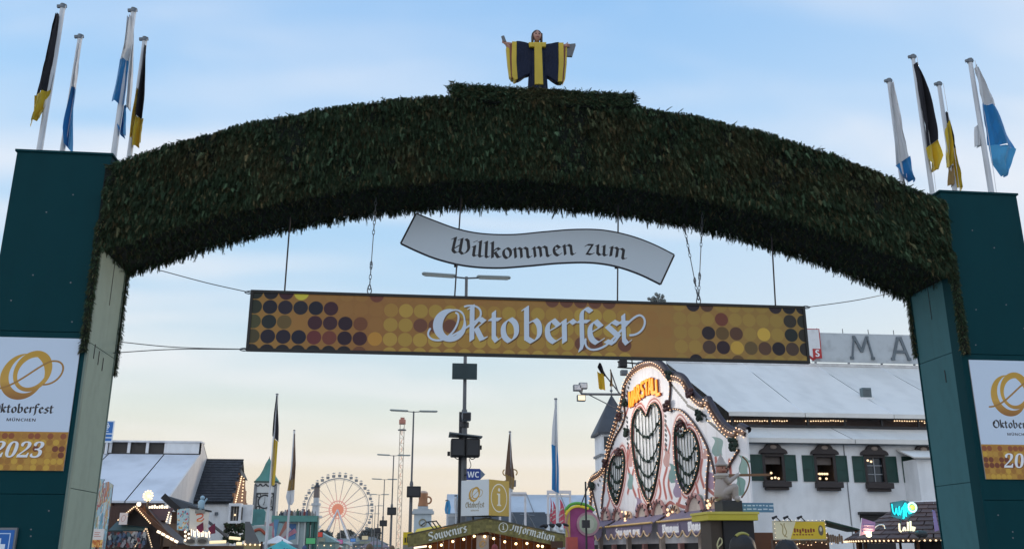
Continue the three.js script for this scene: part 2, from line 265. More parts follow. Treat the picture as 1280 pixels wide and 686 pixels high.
// horizontal joint in the panelling of each front
const UP = { y: -6.697, r: 15.72 }, LO = { y: -8.85, r: 16.40 };
const arcY = (c, x) => c.y + Math.sqrt(c.r * c.r - x * x);
{
  const pts = [], N = 60, X = GX + 0.06, th = 0.07;
  for (let i = 0; i <= N; i++) { const x = -X + 2 * X * i / N; pts.push([x, arcY(UP, x) - th]); }
  for (let i = N; i >= 0; i--) { const x = -X + 2 * X * i / N; pts.push([x, arcY(LO, x) + 0.02]); }
  const firCore = mat(0.007, 0.013, 0.009, { roughness: 1, bumpMap: FN, bumpScale: 0.03 });
  const arch = put(gate, 'arch', ext(poly(pts), GD + 0.05, 0.03), firCore);
  const ridge = put(gate, 'ridge_roll', [box(-1.56, 1.5, 8.8, 9.07, -0.55, 0.08)], firCore);
  // one fir twig: a stem with needles that point forward on both sides and above
  const twig = (len, nd, wd) => {
    const p = []; const tri = (a, b, c) => p.push(...a, ...b, ...c);
    tri([-0.004, 0, 0], [0.004, 0, 0], [0, len, 0.02]);
    const lobe = (y, s, L) => { const dz = rr(-0.3, 0.5) * L, c = [s * L * rr(0.6, 0.85), y + L * rr(0.5, 0.8), dz]; tri([0, y - 0.004, 0], [s * 0.003, y + 0.008, 0.002], c); };
    for (let k = 0; k < nd; k++) { const t = k / nd, L = wd * (1 - t * 0.75) * (0.75 + 0.5 * rnd()); lobe(t * len * 0.92, 1, L); lobe(t * len * 0.92 + 0.008, -1, L); }
    for (let k = 0; k < nd; k++) { const y = rnd() * len * 0.85; tri([-0.004, y, 0], [0.004, y, 0], [rr(-0.015, 0.015), y + 0.035, rr(0.015, 0.04) * (k % 2 ? 1 : -1)]); }
    const g = new THREE.BufferGeometry(); g.setAttribute('position', new THREE.Float32BufferAttribute(p, 3)); g.computeVertexNormals(); return g;
  };
  const twigs = [twig(0.2, 22, 0.05), twig(0.25, 26, 0.045), twig(0.16, 18, 0.055)];
  const firMat = new THREE.MeshPhysicalMaterial({ roughness: 0.9, specularIntensity: 0.15, side: THREE.DoubleSide }); firMat.color.setRGB(1, 1, 1);
  const sets = [[], [], []], cols = [[], [], []], Y = V(0, 1, 0), Q = new THREE.Quaternion(), R = new THREE.Quaternion(), E = V(0, 0, 0);
  function sprig(pos, dir, scale, tone) {
    const k = Math.floor(rnd() * 3); Q.setFromUnitVectors(Y, dir.normalize()); R.setFromAxisAngle(Y, rnd() * 6.283); Q.multiply(R);
    sets[k].push(new THREE.Matrix4().compose(pos, Q.clone(), V(scale * rr(0.7, 1.1), scale * 0.72, scale * 0.78)));
    const n = fbm(pos.x * 0.9, pos.y * 1.3, pos.z * 1.1 + 4, 3), v = (rnd() < 0.2 ? rr(1.3, 2.3) : rr(0.45, 1.15)) * tone, br = Math.max(0, (n - 0.53) * 1.5) + (rnd() < 0.26 ? rr(0.2, 0.9) : 0), b = Math.min(1, br);
    cols[k].push(new THREE.Color((0.056 + 0.075 * b) * v, (0.094 + 0.01 * b) * v, (0.052 + 0.0 * b) * v));
  }
  const jit = (a) => V(rr(-a, a), rr(-a, a), rr(-a, a));
  const clump = (x, y) => (fbm(x * 3.2, y * 2.6, 8.8, 4) - 0.5) * 0.3;
  for (let i = 0; i < 40000; i++) {                                            // front: hanging
    const x = rr(-GX - 0.02, GX + 0.02), t = rnd(), y = arcY(LO, x) + 0.02 + t * (arcY(UP, x) - arcY(LO, x) - 0.03), c = clump(x, y);
    sprig(V(x, y, 0.03 + c * 0.7), V(rr(-0.2, 0.2) + c * 0.7, -1, rr(0.05, 0.55) + (rnd() < 0.12 ? 0.4 : 0)), rr(0.7, 1.15), 1);
  }
  for (let i = 0; i < 650; i++) {                                             // single longer branch tips that stand off the bound surface
    const x = rr(-GX, GX), t = rnd(), y = arcY(LO, x) + 0.1 + t * (arcY(UP, x) - arcY(LO, x) - 0.15); for (let k = 0; k < 3; k++) sprig(V(x + rr(-0.03, 0.03), y - k * 0.02, 0.06 + k * 0.03), V(rr(-0.35, 0.35), -1, rr(0.3, 0.8)), rr(0.9, 1.3), rr(0.7, 1.15));
  }
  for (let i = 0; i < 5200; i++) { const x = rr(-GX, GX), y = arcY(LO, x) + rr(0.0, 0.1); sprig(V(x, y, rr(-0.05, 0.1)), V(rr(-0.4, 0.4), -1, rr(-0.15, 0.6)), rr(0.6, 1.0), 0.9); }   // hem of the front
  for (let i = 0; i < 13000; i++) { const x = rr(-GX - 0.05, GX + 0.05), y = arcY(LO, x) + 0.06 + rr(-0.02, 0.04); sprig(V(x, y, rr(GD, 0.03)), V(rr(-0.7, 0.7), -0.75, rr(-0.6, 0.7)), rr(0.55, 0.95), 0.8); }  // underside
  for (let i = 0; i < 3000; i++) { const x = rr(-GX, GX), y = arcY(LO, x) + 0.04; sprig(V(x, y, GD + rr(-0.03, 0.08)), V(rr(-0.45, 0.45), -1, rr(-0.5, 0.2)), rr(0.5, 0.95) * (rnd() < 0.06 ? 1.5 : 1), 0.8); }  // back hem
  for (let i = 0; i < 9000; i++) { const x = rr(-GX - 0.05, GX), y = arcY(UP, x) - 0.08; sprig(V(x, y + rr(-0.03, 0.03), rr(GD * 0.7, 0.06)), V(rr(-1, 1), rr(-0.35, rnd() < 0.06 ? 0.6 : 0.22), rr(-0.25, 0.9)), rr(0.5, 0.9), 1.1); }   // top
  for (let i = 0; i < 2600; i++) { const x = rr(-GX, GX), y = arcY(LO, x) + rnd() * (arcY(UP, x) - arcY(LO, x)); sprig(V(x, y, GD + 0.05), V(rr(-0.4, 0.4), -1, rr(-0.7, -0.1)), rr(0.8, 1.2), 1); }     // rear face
  for (let i = 0; i < 5000; i++) {                                             // roll under the figure
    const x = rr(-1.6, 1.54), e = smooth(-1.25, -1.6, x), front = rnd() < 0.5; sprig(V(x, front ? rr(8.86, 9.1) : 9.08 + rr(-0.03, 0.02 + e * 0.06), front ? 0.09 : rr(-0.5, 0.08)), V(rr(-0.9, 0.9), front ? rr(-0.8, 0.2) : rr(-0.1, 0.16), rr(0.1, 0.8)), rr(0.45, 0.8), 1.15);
  }
  // garlands that run down the edges of the pillars
  const garland = (x, z, y0, y1, r, n, s) => { for (let i = 0; i < n; i++) { const y = rr(y0, y1), a = rnd() * 6.283, taper = 0.75 + 0.5 * fbm(y * 2.4, x, z, 2); sprig(V(x + Math.cos(a) * r * taper, y, z + Math.sin(a) * r * taper), V(Math.cos(a) * 0.7, -0.8, Math.sin(a) * 0.7).add(jit(0.25)), rr(0.4, 0.75) * s, 1.05); } };
  garland(-GX - 0.02, 0.03, 4.45, 6.5, 0.035, 1800, 0.62); garland(GX + 0.02, 0.03, 4.75, 6.5, 0.045, 1900, 0.66);
  garland(-GX + 0.03, PD - 0.03, 4.35, 6.2, 0.035, 1200, 0.6); garland(GX - 0.03, PD - 0.03, 4.95, 6.2, 0.035, 1200, 0.6);
  sets.forEach((m, k) => strew(arch, 'fir_twigs', twigs[k], firMat, m, cols[k]));
  for (const g of [rod(V(-GX - 0.02, 4.45, 0.03), V(-GX - 0.02, 6.5, 0.03), 0.04), rod(V(GX + 0.02, 4.75, 0.03), V(GX + 0.02, 6.5, 0.03), 0.05), rod(V(-GX + 0.03, 4.35, PD - 0.03), V(-GX + 0.03, 6.3, PD - 0.03), 0.03), rod(V(GX - 0.03, 4.95, PD - 0.03), V(GX - 0.03, 6.3, PD - 0.03), 0.03)]) put(gate, 'garland_cord', g, firCore);
}

// ================================================================== hanging signs
const BZ = -0.68;
{
  const z = BZ, c = [[316, 365.5], [1003.5, 384.5], [1011, 451], [309, 437]].map(([u, v]) => atZ(u, v, z));
  const x0 = (c[0].x + c[3].x) / 2, x1 = (c[1].x + c[2].x) / 2, y1 = (c[0].y + c[1].y) / 2, y0 = (c[2].y + c[3].y) / 2, w = x1 - x0, h = y1 - y0, S = 2048 / w;
  const cp = (u, v) => { const p = atZ(u, v, z); return [(p.x - x0) * S, (y1 - p.y) * S]; };
  const tex = canvasTex(2048, Math.round(h * S), (x, cw, ch) => {
    x.fillStyle = '#c08a3e'; x.fillRect(0, 0, cw, ch);
    const gr = x.createLinearGradient(0, 0, cw, 0); [['#a47a38', 0], ['#9a6a34', 0.2], ['#a07636', 0.45], ['#a2783c', 0.7], ['#98793a', 1]].forEach(([k, t]) => gr.addColorStop(t, k)); x.fillStyle = gr; x.fillRect(0, 0, cw, ch);
    const pitch = w / 38.25, cell = pitch * S, K = '#11131d', D = '#1d131d', N = '#0d1123', MR = '#3d1823', RB = '#753e2c', OL = '#69552c', G = '#19231d', BR = '#5a3b28', YE = '#b89a40', Y2 = '#c4a646', RD = '#704431';
    const set = {}; const row = (r, o) => { for (const k in o) set[k + ',' + r] = o[k]; };
    row(0, { 0: G, 1: K, 2: MR, 3: '#d6c840', 8: RB, 20: RD, 21: RD, 22: RD, 23: RD, 24: RD, 30: D, 31: BR, 36: '#281c23', 37: K, 38: K });
    row(1, { 0: '#282f20', 1: N, 2: '#201828', 3: '#1c1c27', 4: N, 5: MR, 32: RB, 37: '#322c23', 38: '#232820' });
    row(2, { 0: '#4c4c2c', 1: '#182323', 2: OL, 4: '#3e1824', 5: '#3d1d27', 6: '#260e1f', 7: '#754528', 11: RD, 12: RD, 13: RD, 31: '#26191f', 32: '#674e28', 33: '#5a3b28', 35: '#d2ac46', 37: '#18221f', 38: '#26231d' });
    row(3, { 0: '#4c4428', 1: '#1c1426', 2: '#1c1427', 3: '#0c1027', 4: '#692c2c', 5: '#753b2d', 6: '#240d1f', 7: '#3d1820', 8: '#c08a36', 22: RD, 23: RD, 25: RD, 31: '#4c362c', 32: '#2b1820', 33: '#c8a040', 34: '#67532f', 35: '#5a3e2c', 36: '#1b131d', 37: '#4c392c', 38: '#282320' });
    row(4, { 0: '#232320', 1: '#1c1820', 2: '#1b181f', 3: '#1b1b1d', 4: '#17181d', 5: '#1c181d', 6: '#1d151b', 7: '#75472d', 30: '#18131c', 33: '#674c2d' });
    for (let r = 0; r <= 4; r++) for (let k = 0; k < 40; k++) {
      let col = set[k + ',' + r]; const q = hash(k, r, 3);
      if (!col) { if (k >= 9 && k < 26 && r > 0) col = q < 0.35 ? Y2 : q < 0.75 ? YE : '#b08a3a'; else if (k >= 29) col = q < 0.5 ? '#a88c40' : '#b09442'; else col = q < 0.5 ? '#a67a3a' : '#a27238'; x.globalAlpha = k >= 9 && k < 27 ? 0.72 : 0.55; }
      x.fillStyle = col; x.beginPath(); x.arc((k * pitch + 0.03) * S + 4, r * cell, cell * 0.475, 0, 7); x.fill(); x.globalAlpha = 1;
    }
    // lettering
    const draw = (dx, dy, color) => {
      x.save(); x.translate(dx, dy); x.fillStyle = x.strokeStyle = color; x.lineCap = 'round';
      const px = cp(560, 400)[0], sc = (cp(660, 400)[0] - px) / 100;           // canvas pixels per photo pixel
      const word = 'ktoberfest', us = [585, 611, 624.5, 653.5, 680, 701, 722.5, 733.5, 756, 774.5];
      const xh = 29 * sc;
      [...word].forEach((ch, i) => { const wdt = { k: 1.12, t: 1.02, f: 1.08 }[ch] || 1.2, v = 426.4 + (us[i] - 585) * 0.021; const [X, Yb] = cp(us[i], v); penText(x, ch, X + 4, Yb - 3, xh, { nib: 0.2, color, sx: wdt }); });
      // the initial: crescent, ring and swashes
      const [ox, oy] = cp(563, 405.5), r = 21 * sc;
      x.fillStyle = color; x.beginPath(); x.ellipse(ox - r * 0.05, oy + r * 0.05, r * 0.98, r * 1.0, 0.3, 0, 7); x.ellipse(ox + r * 0.2, oy - r * 0.1, r * 0.62, r * 0.86, 0.42, 0, 7); x.fill('evenodd');
      x.lineWidth = r * 0.1; x.beginPath(); x.ellipse(ox + r * 0.1, oy - r * 0.02, r * 0.66, r * 0.92, 0.5, 0, 7); x.stroke();
      const pts = (arr) => arr.map(([a, b]) => cp(a, b)), curve = (arr, lw) => { const q = pts(arr); x.lineWidth = lw; x.beginPath(); x.moveTo(...q[0]); for (let i = 1; i + 2 < q.length + 0; i += 3) x.bezierCurveTo(...q[i], ...q[i + 1], ...q[i + 2]); x.stroke(); };
      curve([[537.5, 411], [530, 421], [541, 427], [551, 425], [570, 420], [578, 393], [570, 391]], r * 0.12); curve([[551, 425], [568, 420], [596, 402], [600, 396], [604, 387], [596, 379], [581, 383]], r * 0.12);
      curve([[732, 424], [730, 438], [742, 441], [757, 432], [774, 419], [790, 394], [800, 394], [812, 397], [806, 419], [788, 419]], r * 0.13);
      x.restore();
    };
    draw(3, 4, 'rgba(60,34,14,0.45)'); draw(0, 0, '#ccdae8');  // dark offset copy: shadow of the letters painted into the print
  });
  const t = thing('hanging_banner', 'long ochre dotted banner sign with white blackletter festival name hanging under the arch', 'sign', V((x0 + x1) / 2, y0, z));
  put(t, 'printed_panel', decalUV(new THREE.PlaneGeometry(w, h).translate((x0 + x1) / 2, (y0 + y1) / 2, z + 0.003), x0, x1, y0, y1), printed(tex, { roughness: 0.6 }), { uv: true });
  put(t, 'back_panel', box(x0, x1, y0, y1, z - 0.05, z), M.dark);
  const f = 0.032; put(t, 'frame', [box(x0 - f, x1 + f, y1 - 0.012, y1 + f, z - 0.06, z + 0.02), box(x0 - f, x1 + f, y0 - f, y0 + 0.012, z - 0.06, z + 0.02), box(x0 - f, x0 + 0.012, y0 + 0.012, y1 - 0.012, z - 0.06, z + 0.02), box(x1 - 0.012, x1 + f, y0 + 0.012, y1 - 0.012, z - 0.06, z + 0.02)], mat(0.018, 0.018, 0.016));
  for (const [u0, v0, u1, v1] of [[355, 367, 362.5, 285], [568, 373, 576.5, 258], [772, 379, 773, 270], [970, 383, 965, 310]]) put(t, 'hanger_rod', rod(atZ(u0, v0 + 2, z - 0.03), atZ(u1, v1 - 14, z - 0.03), 0.013), mat(0.05, 0.045, 0.05));
  const chain = (a, b) => { const g = [], n = Math.round(a.distanceTo(b) / 0.085), d = b.clone().sub(a); for (let i = 0; i < n; i++) { const l = new THREE.TorusGeometry(0.03, 0.009, 6, 10); l.scale(0.62, 1.35, 1); if (i % 2) l.rotateY(Math.PI / 2); l.applyQuaternion(new THREE.Quaternion().setFromUnitVectors(V(0, 1, 0), d.clone().normalize())); const p = a.clone().addScaledVector(d, (i + 0.5) / n); g.push(l.translate(p.x, p.y, p.z)); } return g; };
  for (const [u0, v0, u1, v1] of [[461.5, 362, 470.5, 245], [873.5, 375, 855, 286], [873.5, 375, 879, 262]]) {
    const a = atZ(u0, v0, z - 0.03), b = atZ(u1, v1 - 6, z - 0.03), m = a.clone().lerp(b, 0.55), k = a.clone().lerp(b, 0.25);
    put(t, 'hanger_chain', [rod(k, m, 0.008, 0.008, 6), ...chain(m, b), ...chain(a, k), tube([k.clone().add(V(0, -0.06, 0)), k.clone().add(V(0.018, 0.0, 0)), k.clone().add(V(0, 0.06, 0)), k.clone().add(V(-0.018, 0, 0))], 0.008, 20, 6, true)], M.galv);
  }
  for (const u of [461.5, 873.5]) put(t, 'snap_hook', tube([atZ(u, u < 600 ? 368 : 381, z - 0.03), atZ(u + 2.5, u < 600 ? 364 : 377, z - 0.03), atZ(u, u < 600 ? 356 : 369, z - 0.03), atZ(u - 2.5, u < 600 ? 364 : 377, z - 0.03)], 0.01, 24, 6, true), M.galv);
  const wires = [[[314, 366], [260, 354], [200, 338]], [[307, 436.5], [220, 436.5], [141, 441]], [[307, 436.5], [220, 434], [146, 427]], [[1005, 384.5], [1060, 377], [1112, 367]]];
  for (const w3 of wires) put(t, 'guy_wire', tube(w3.map(([u, v], i) => { const p = atZ(u, v, z - 0.03); if (i === 2 && (u < 190 || u > 1105)) { const q = atX(u, v, u < 600 ? -GX + 0.02 : GX - 0.02); return q; } return p; }), 0.007, 16, 6), M.dark);
  for (const [u, v] of [[311, 365.5], [304.5, 436.8], [1008, 384]]) { const p = atZ(u, v, z - 0.03); put(t, 'shackle', tube([p.clone().add(V(-0.07, 0, 0)), p.clone().add(V(0, 0.022, 0)), p.clone().add(V(0.07, 0, 0)), p.clone().add(V(0, -0.022, 0))], 0.009, 20, 6, true), M.galv); }
}
{
  const z = BZ - 0.02, P = (u, v) => atZ(u, v, z), top = [[520, 267], [545, 277], [572, 286.5], [600, 292], [640, 293.5], [680, 290], [720, 287], [755, 288], [790, 295.5], [818, 306], [843, 318.5]], bot = [[826, 355], [800, 342.5], [770, 332.5], [740, 328], [700, 328.5], [660, 332], [620, 334.5], [580, 331.5], [545, 323], [520, 313], [501, 304]];
  const sp = (a) => new THREE.CatmullRomCurve3(a.map(([u, v]) => P(u, v))).getPoints(60), tp = sp(top), bp = sp(bot), all = [...tp, ...bp].map((p) => [p.x, p.y]);
  const xs = all.map((p) => p[0]), ys = all.map((p) => p[1]), x0 = Math.min(...xs), x1 = Math.max(...xs), y0 = Math.min(...ys), y1 = Math.max(...ys), S = 1400 / (x1 - x0);
  const cp = (u, v) => { const p = P(u, v); return [(p.x - x0) * S, (y1 - p.y) * S]; };
  const tex = canvasTex(1400, Math.ceil((y1 - y0) * S), (x, w, h) => {
    x.fillStyle = '#c6d3dc'; x.fillRect(0, 0, w, h);
    const bl = new THREE.CatmullRomCurve3([[550, 313], [572, 316.5], [600, 321], [635, 322.8], [670, 321.5], [700, 319.3], [730, 318], [755, 319.5], [780, 324], [800, 330]].map(([u, v]) => { const q = cp(u, v); return V(q[0], q[1], 0); })).getPoints(200);
    const base = (X) => { let i = 0; while (i < 199 && bl[i + 1].x < X) i++; const a = bl[i], b = bl[i + 1], t = (X - a.x) / (b.x - a.x); return [a.y + (b.y - a.y) * t, Math.atan2(b.y - a.y, b.x - a.x)]; };
    const xa = cp(563, 316)[0], xb = cp(784, 322)[0], str = 'Willkommen zum', xh = 15 * S * 0.0122, n = penWidth(str, 0.08);
    penText(x, str, xa, 0, xh, { nib: 0.2, gap: 0.08, sx: (xb - xa) / (n * xh), base, color: '#16161c' });
  });
  const t = thing('welcome_board', 'wavy white board with black blackletter welcome words hung above the long banner', 'sign', V((x0 + x1) / 2, y0, z));
  const sh = poly(all);
  put(t, 'printed_face', decalUV(new THREE.ShapeGeometry(sh).translate(0, 0, z + 0.003), x0, x1, y0, y1), printed(tex, { roughness: 0.5 }), { uv: true });
  put(t, 'board', ext(sh, z - 0.05, z), mat(0.5, 0.5, 0.5));
  const edge = all.map(([a, b]) => V(a, b, z - 0.012)), eg = []; const cp2 = [tp, bp]; for (const q of cp2) eg.push(new THREE.TubeGeometry(new THREE.CatmullRomCurve3(q.map((p) => V(p.x, p.y, z - 0.012))), 60, 0.02, 6)); eg.push(rod(edge[0], edge[edge.length - 1], 0.02), rod(V(tp[60].x, tp[60].y, z - 0.012), V(bp[0].x, bp[0].y, z - 0.012), 0.02));
  put(t, 'edge_strip', eg, mat(0.02, 0.02, 0.025));
  for (const [u, v] of [[575, 287], [773, 292], [570, 330], [772, 332]]) { const p = P(u, v); put(t, 'hanger_clamp', box(p.x - 0.03, p.x + 0.03, p.y - 0.03, p.y + 0.03, z - 0.09, z - 0.05), M.dark); }
}
// posters on the pillars
for (const s of [-1, 1]) {
  const xa = s < 0 ? -8.262 : 6.925, xb = s < 0 ? -6.925 : 8.262, y0 = 2.745, y1 = 4.645, ys = 3.285, w = xb - xa, h = y1 - y0, S = 1024 / h;
  const tex = canvasTex(Math.round(w * S), 1024, (x, cw, ch) => {
    x.fillStyle = '#cfdff0'; x.fillRect(0, 0, cw, ch);
    const gy = (y1 - ys) * S; x.fillStyle = '#b98632'; x.fillRect(0, gy, cw, ch - gy);
    x.save(); x.beginPath(); x.rect(0, gy, cw, ch - gy); x.clip(); x.translate(0, gy + 10);
    dots(x, cw, ch - gy, 0.088 * S, (k, r) => { const q = hash(k + (s > 0 ? 40 : 0), r, 9); return r === 0 ? (q < 0.6 ? '#96502c' : '#b07a30') : (r === 2 || r === 3) && q < 0.5 && (s > 0 || k > 9) ? '#7a3c22' : q < 0.4 ? '#cfa43c' : q < 0.7 ? '#a8742c' : '#c0923a'; }); x.restore();
    const cx = cw / 2 + (s < 0 ? 0.0 : 0.0) * S, gd = x.createLinearGradient(0, 130, 0, 500); gd.addColorStop(0, '#c79a34'); gd.addColorStop(0.6, '#d0a244'); gd.addColorStop(1, '#94602a');
    emblem(x, cx - 0.0 * S, (y1 - 4.115) * S, 0.375 * S, gd, '#a87a38');
    const str = 'Oktoberfest', xh = 0.083 * S, n = penWidth(str, 0.08), sx = 0.84 * S / (n * xh); penText(x, str, cx - 0.42 * S, (y1 - 3.55) * S, xh, { nib: 0.24, gap: 0.08, sx, color: '#221e22' });
    x.fillStyle = '#2a262a'; x.font = 'bold ' + Math.round(0.062 * S) + 'px sans-serif'; x.textAlign = 'center'; x.save(); x.translate(cx, (y1 - 3.43) * S); x.scale(1.3, 0.92); x.fillText('MÜNCHEN', 0, 0); x.restore();
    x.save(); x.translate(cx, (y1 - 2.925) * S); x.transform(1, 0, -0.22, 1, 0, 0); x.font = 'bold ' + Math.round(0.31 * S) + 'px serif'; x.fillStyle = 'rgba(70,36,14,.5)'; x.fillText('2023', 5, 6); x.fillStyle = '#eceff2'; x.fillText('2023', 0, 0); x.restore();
  });
  const t = thing('pillar_poster', s < 0 ? 'white and gold ring emblem poster on the pillar whose inner side is pale' : 'white and gold ring emblem poster on the pillar beside the white beer hall', 'poster', V((xa + xb) / 2, y0, 0));
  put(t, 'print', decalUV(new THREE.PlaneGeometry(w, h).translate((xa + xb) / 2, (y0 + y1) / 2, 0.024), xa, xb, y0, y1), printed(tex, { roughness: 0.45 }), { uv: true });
  put(t, 'backing', box(xa, xb, y0, y1, 0.004, 0.021), mat(0.5, 0.5, 0.5));
}
{
  const a = atZ(21, 659.5, 0.05), x1 = a.x, y1 = a.y, x0 = -8.2, y0 = y1 - 0.62, S = 512 / (x1 - x0);
  const tex = canvasTex(512, Math.round(0.62 * S), (x, w, h) => {
    x.fillStyle = '#1c66b4'; x.fillRect(0, 0, w, h); x.strokeStyle = '#c8dcf0'; x.lineWidth = 8; x.strokeRect(w - 170, 50, 120, h - 100); x.fillStyle = '#e6eef6'; x.fillRect(w - 135, 90, 14, 60); x.fillRect(w - 150, 140, 70, 50); x.fillRect(40, 60, 250, 20); x.fillRect(40, 110, 200, 20); x.fillRect(40, 170, 230, 20);
  });
  const t = thing('blue_notice_sign', 'small blue notice sign in a grey frame low on the pillar', 'sign', V((x0 + x1) / 2, y0, 0));
  put(t, 'face', decalUV(new THREE.PlaneGeometry(x1 - x0 - 0.05, 0.56).translate((x0 + x1) / 2, y0 + 0.31, 0.062), x0, x1, y0, y1), printed(tex), { uv: true });
  put(t, 'frame', box(x0, x1, y0, y1, 0.003, 0.058, 0.006), M.grey);
}

// ================================================================== flags on the pillars
const poleWhite = mat(0.62, 0.65, 0.68, { roughness: 0.4 }), cloth = (r, g, b) => { const m = new THREE.MeshPhysicalMaterial({ roughness: 0.95, side: THREE.DoubleSide, transmission: r + g + b > 0.1 ? 0.4 : 0, thickness: 0, bumpMap: withRepeat(streak, 0.8), bumpScale: 0.02 }); m.color.setRGB(r, g, b); return m; };
const FL = { black: cloth(0.012, 0.012, 0.018), yellow: cloth(0.75, 0.56, 0.02), white: cloth(0.78, 0.8, 0.82), blue: cloth(0.02, 0.29, 0.62), lblue: cloth(0.1, 0.46, 0.74), brown: cloth(0.2, 0.11, 0.06), gold: cloth(0.4, 0.26, 0.08) };
// rows: [left edge, right edge] in photograph pixels, turned into cloth in the pole's own plane, with folds in depth
function clothSheet(rows, Pt, fold, ph) {
  const N = 10, out = [], dense = [];
  for (let i = 0; i < rows.length - 1; i++) for (let k = 0; k < 4; k++) { const t = k / 4; dense.push(rows[i].map((e, m) => [e[0] + (rows[i + 1][m][0] - e[0]) * t, e[1] + (rows[i + 1][m][1] - e[1]) * t])); }
  dense.push(rows[rows.length - 1]);
  dense.forEach(([L, Rr], i) => { const r = []; for (let j = 0; j <= N; j++) { const t = j / N, p = Pt(L[0] + (Rr[0] - L[0]) * t, L[1] + (Rr[1] - L[1]) * t); p.z += Math.sin(t * 8.5 + ph + i * 0.16) * fold * (0.5 + 0.6 * Math.min(1, i / 5)) + Math.sin(t * 19 + i * 0.33 + ph) * fold * 0.4 + (fbm(t * 3 + ph, i * 0.4, ph, 3) - 0.5) * fold; r.push(p); } out.push(r); });
  const front = quadsGeo(out), back = quadsGeo(out.map((r) => r.map((p) => V(p.x, p.y, p.z - 0.006)))); back.index.array.forEach((_, i, a) => { if (i % 3 === 0) { const q = a[i + 1]; a[i + 1] = a[i + 2]; a[i + 2] = q; } }); back.computeVertexNormals();
  return mergeGeometries([front, back]);
}
function flag(label, top, baseV, z, r, sc, [ox, oy], pieces, group, yBase = GH + 0.035, fold = 0.07) {
  const tp = atZ(top[0], top[1], z), t = thing('flagpole', label, 'flag', V(tp.x, yBase, z), 0, group);
  put(t, 'pole', rod(V(tp.x, yBase, z), tp, r, r * 0.78, 14), poleWhite);
  put(t, 'pole_cap', [rod(tp.clone().add(V(0, -0.02, 0)), tp.clone().add(V(0, 0.06, 0)), r * 1.05, r * 0.9, 12), bar(tp.clone().add(V(-0.09, 0.01, 0)), tp.clone().add(V(0.06, 0.03, 0)), 0.04, 0.05)], M.galv);
  put(t, 'halyard', tube([tp.clone().add(V(r * 1.3, 0, r)), V(tp.x + r * 1.5, (tp.y + yBase) / 2, z + r * 1.2), V(tp.x + r * 1.2, yBase + 0.05, z + r)], 0.005, 10, 5), M.white);
  put(t, 'foot', rod(V(tp.x, yBase, z), V(tp.x, yBase + 0.06, z), r * 1.8, r * 1.5, 14), M.galv);
  pieces.forEach(([colour, rows, dz = 0.075], i) => put(t, 'cloth', clothSheet(rows.map((q) => q.map(([a, b]) => [a / sc + ox, b / sc + oy])), (u, v) => { const p = atZ(u, v, z); p.z += dz; return p; }, fold, i * 1.3 + top[0]), FL[colour], { uv: false, label: pieces.length > 1 && /black|yellow|blue|white/.test(colour) ? { black: 'black', yellow: 'yellow', white: 'white', blue: 'blue', lblue: 'lighter blue' }[colour] + ' part of the flag cloth' : undefined }));
  return t;
}
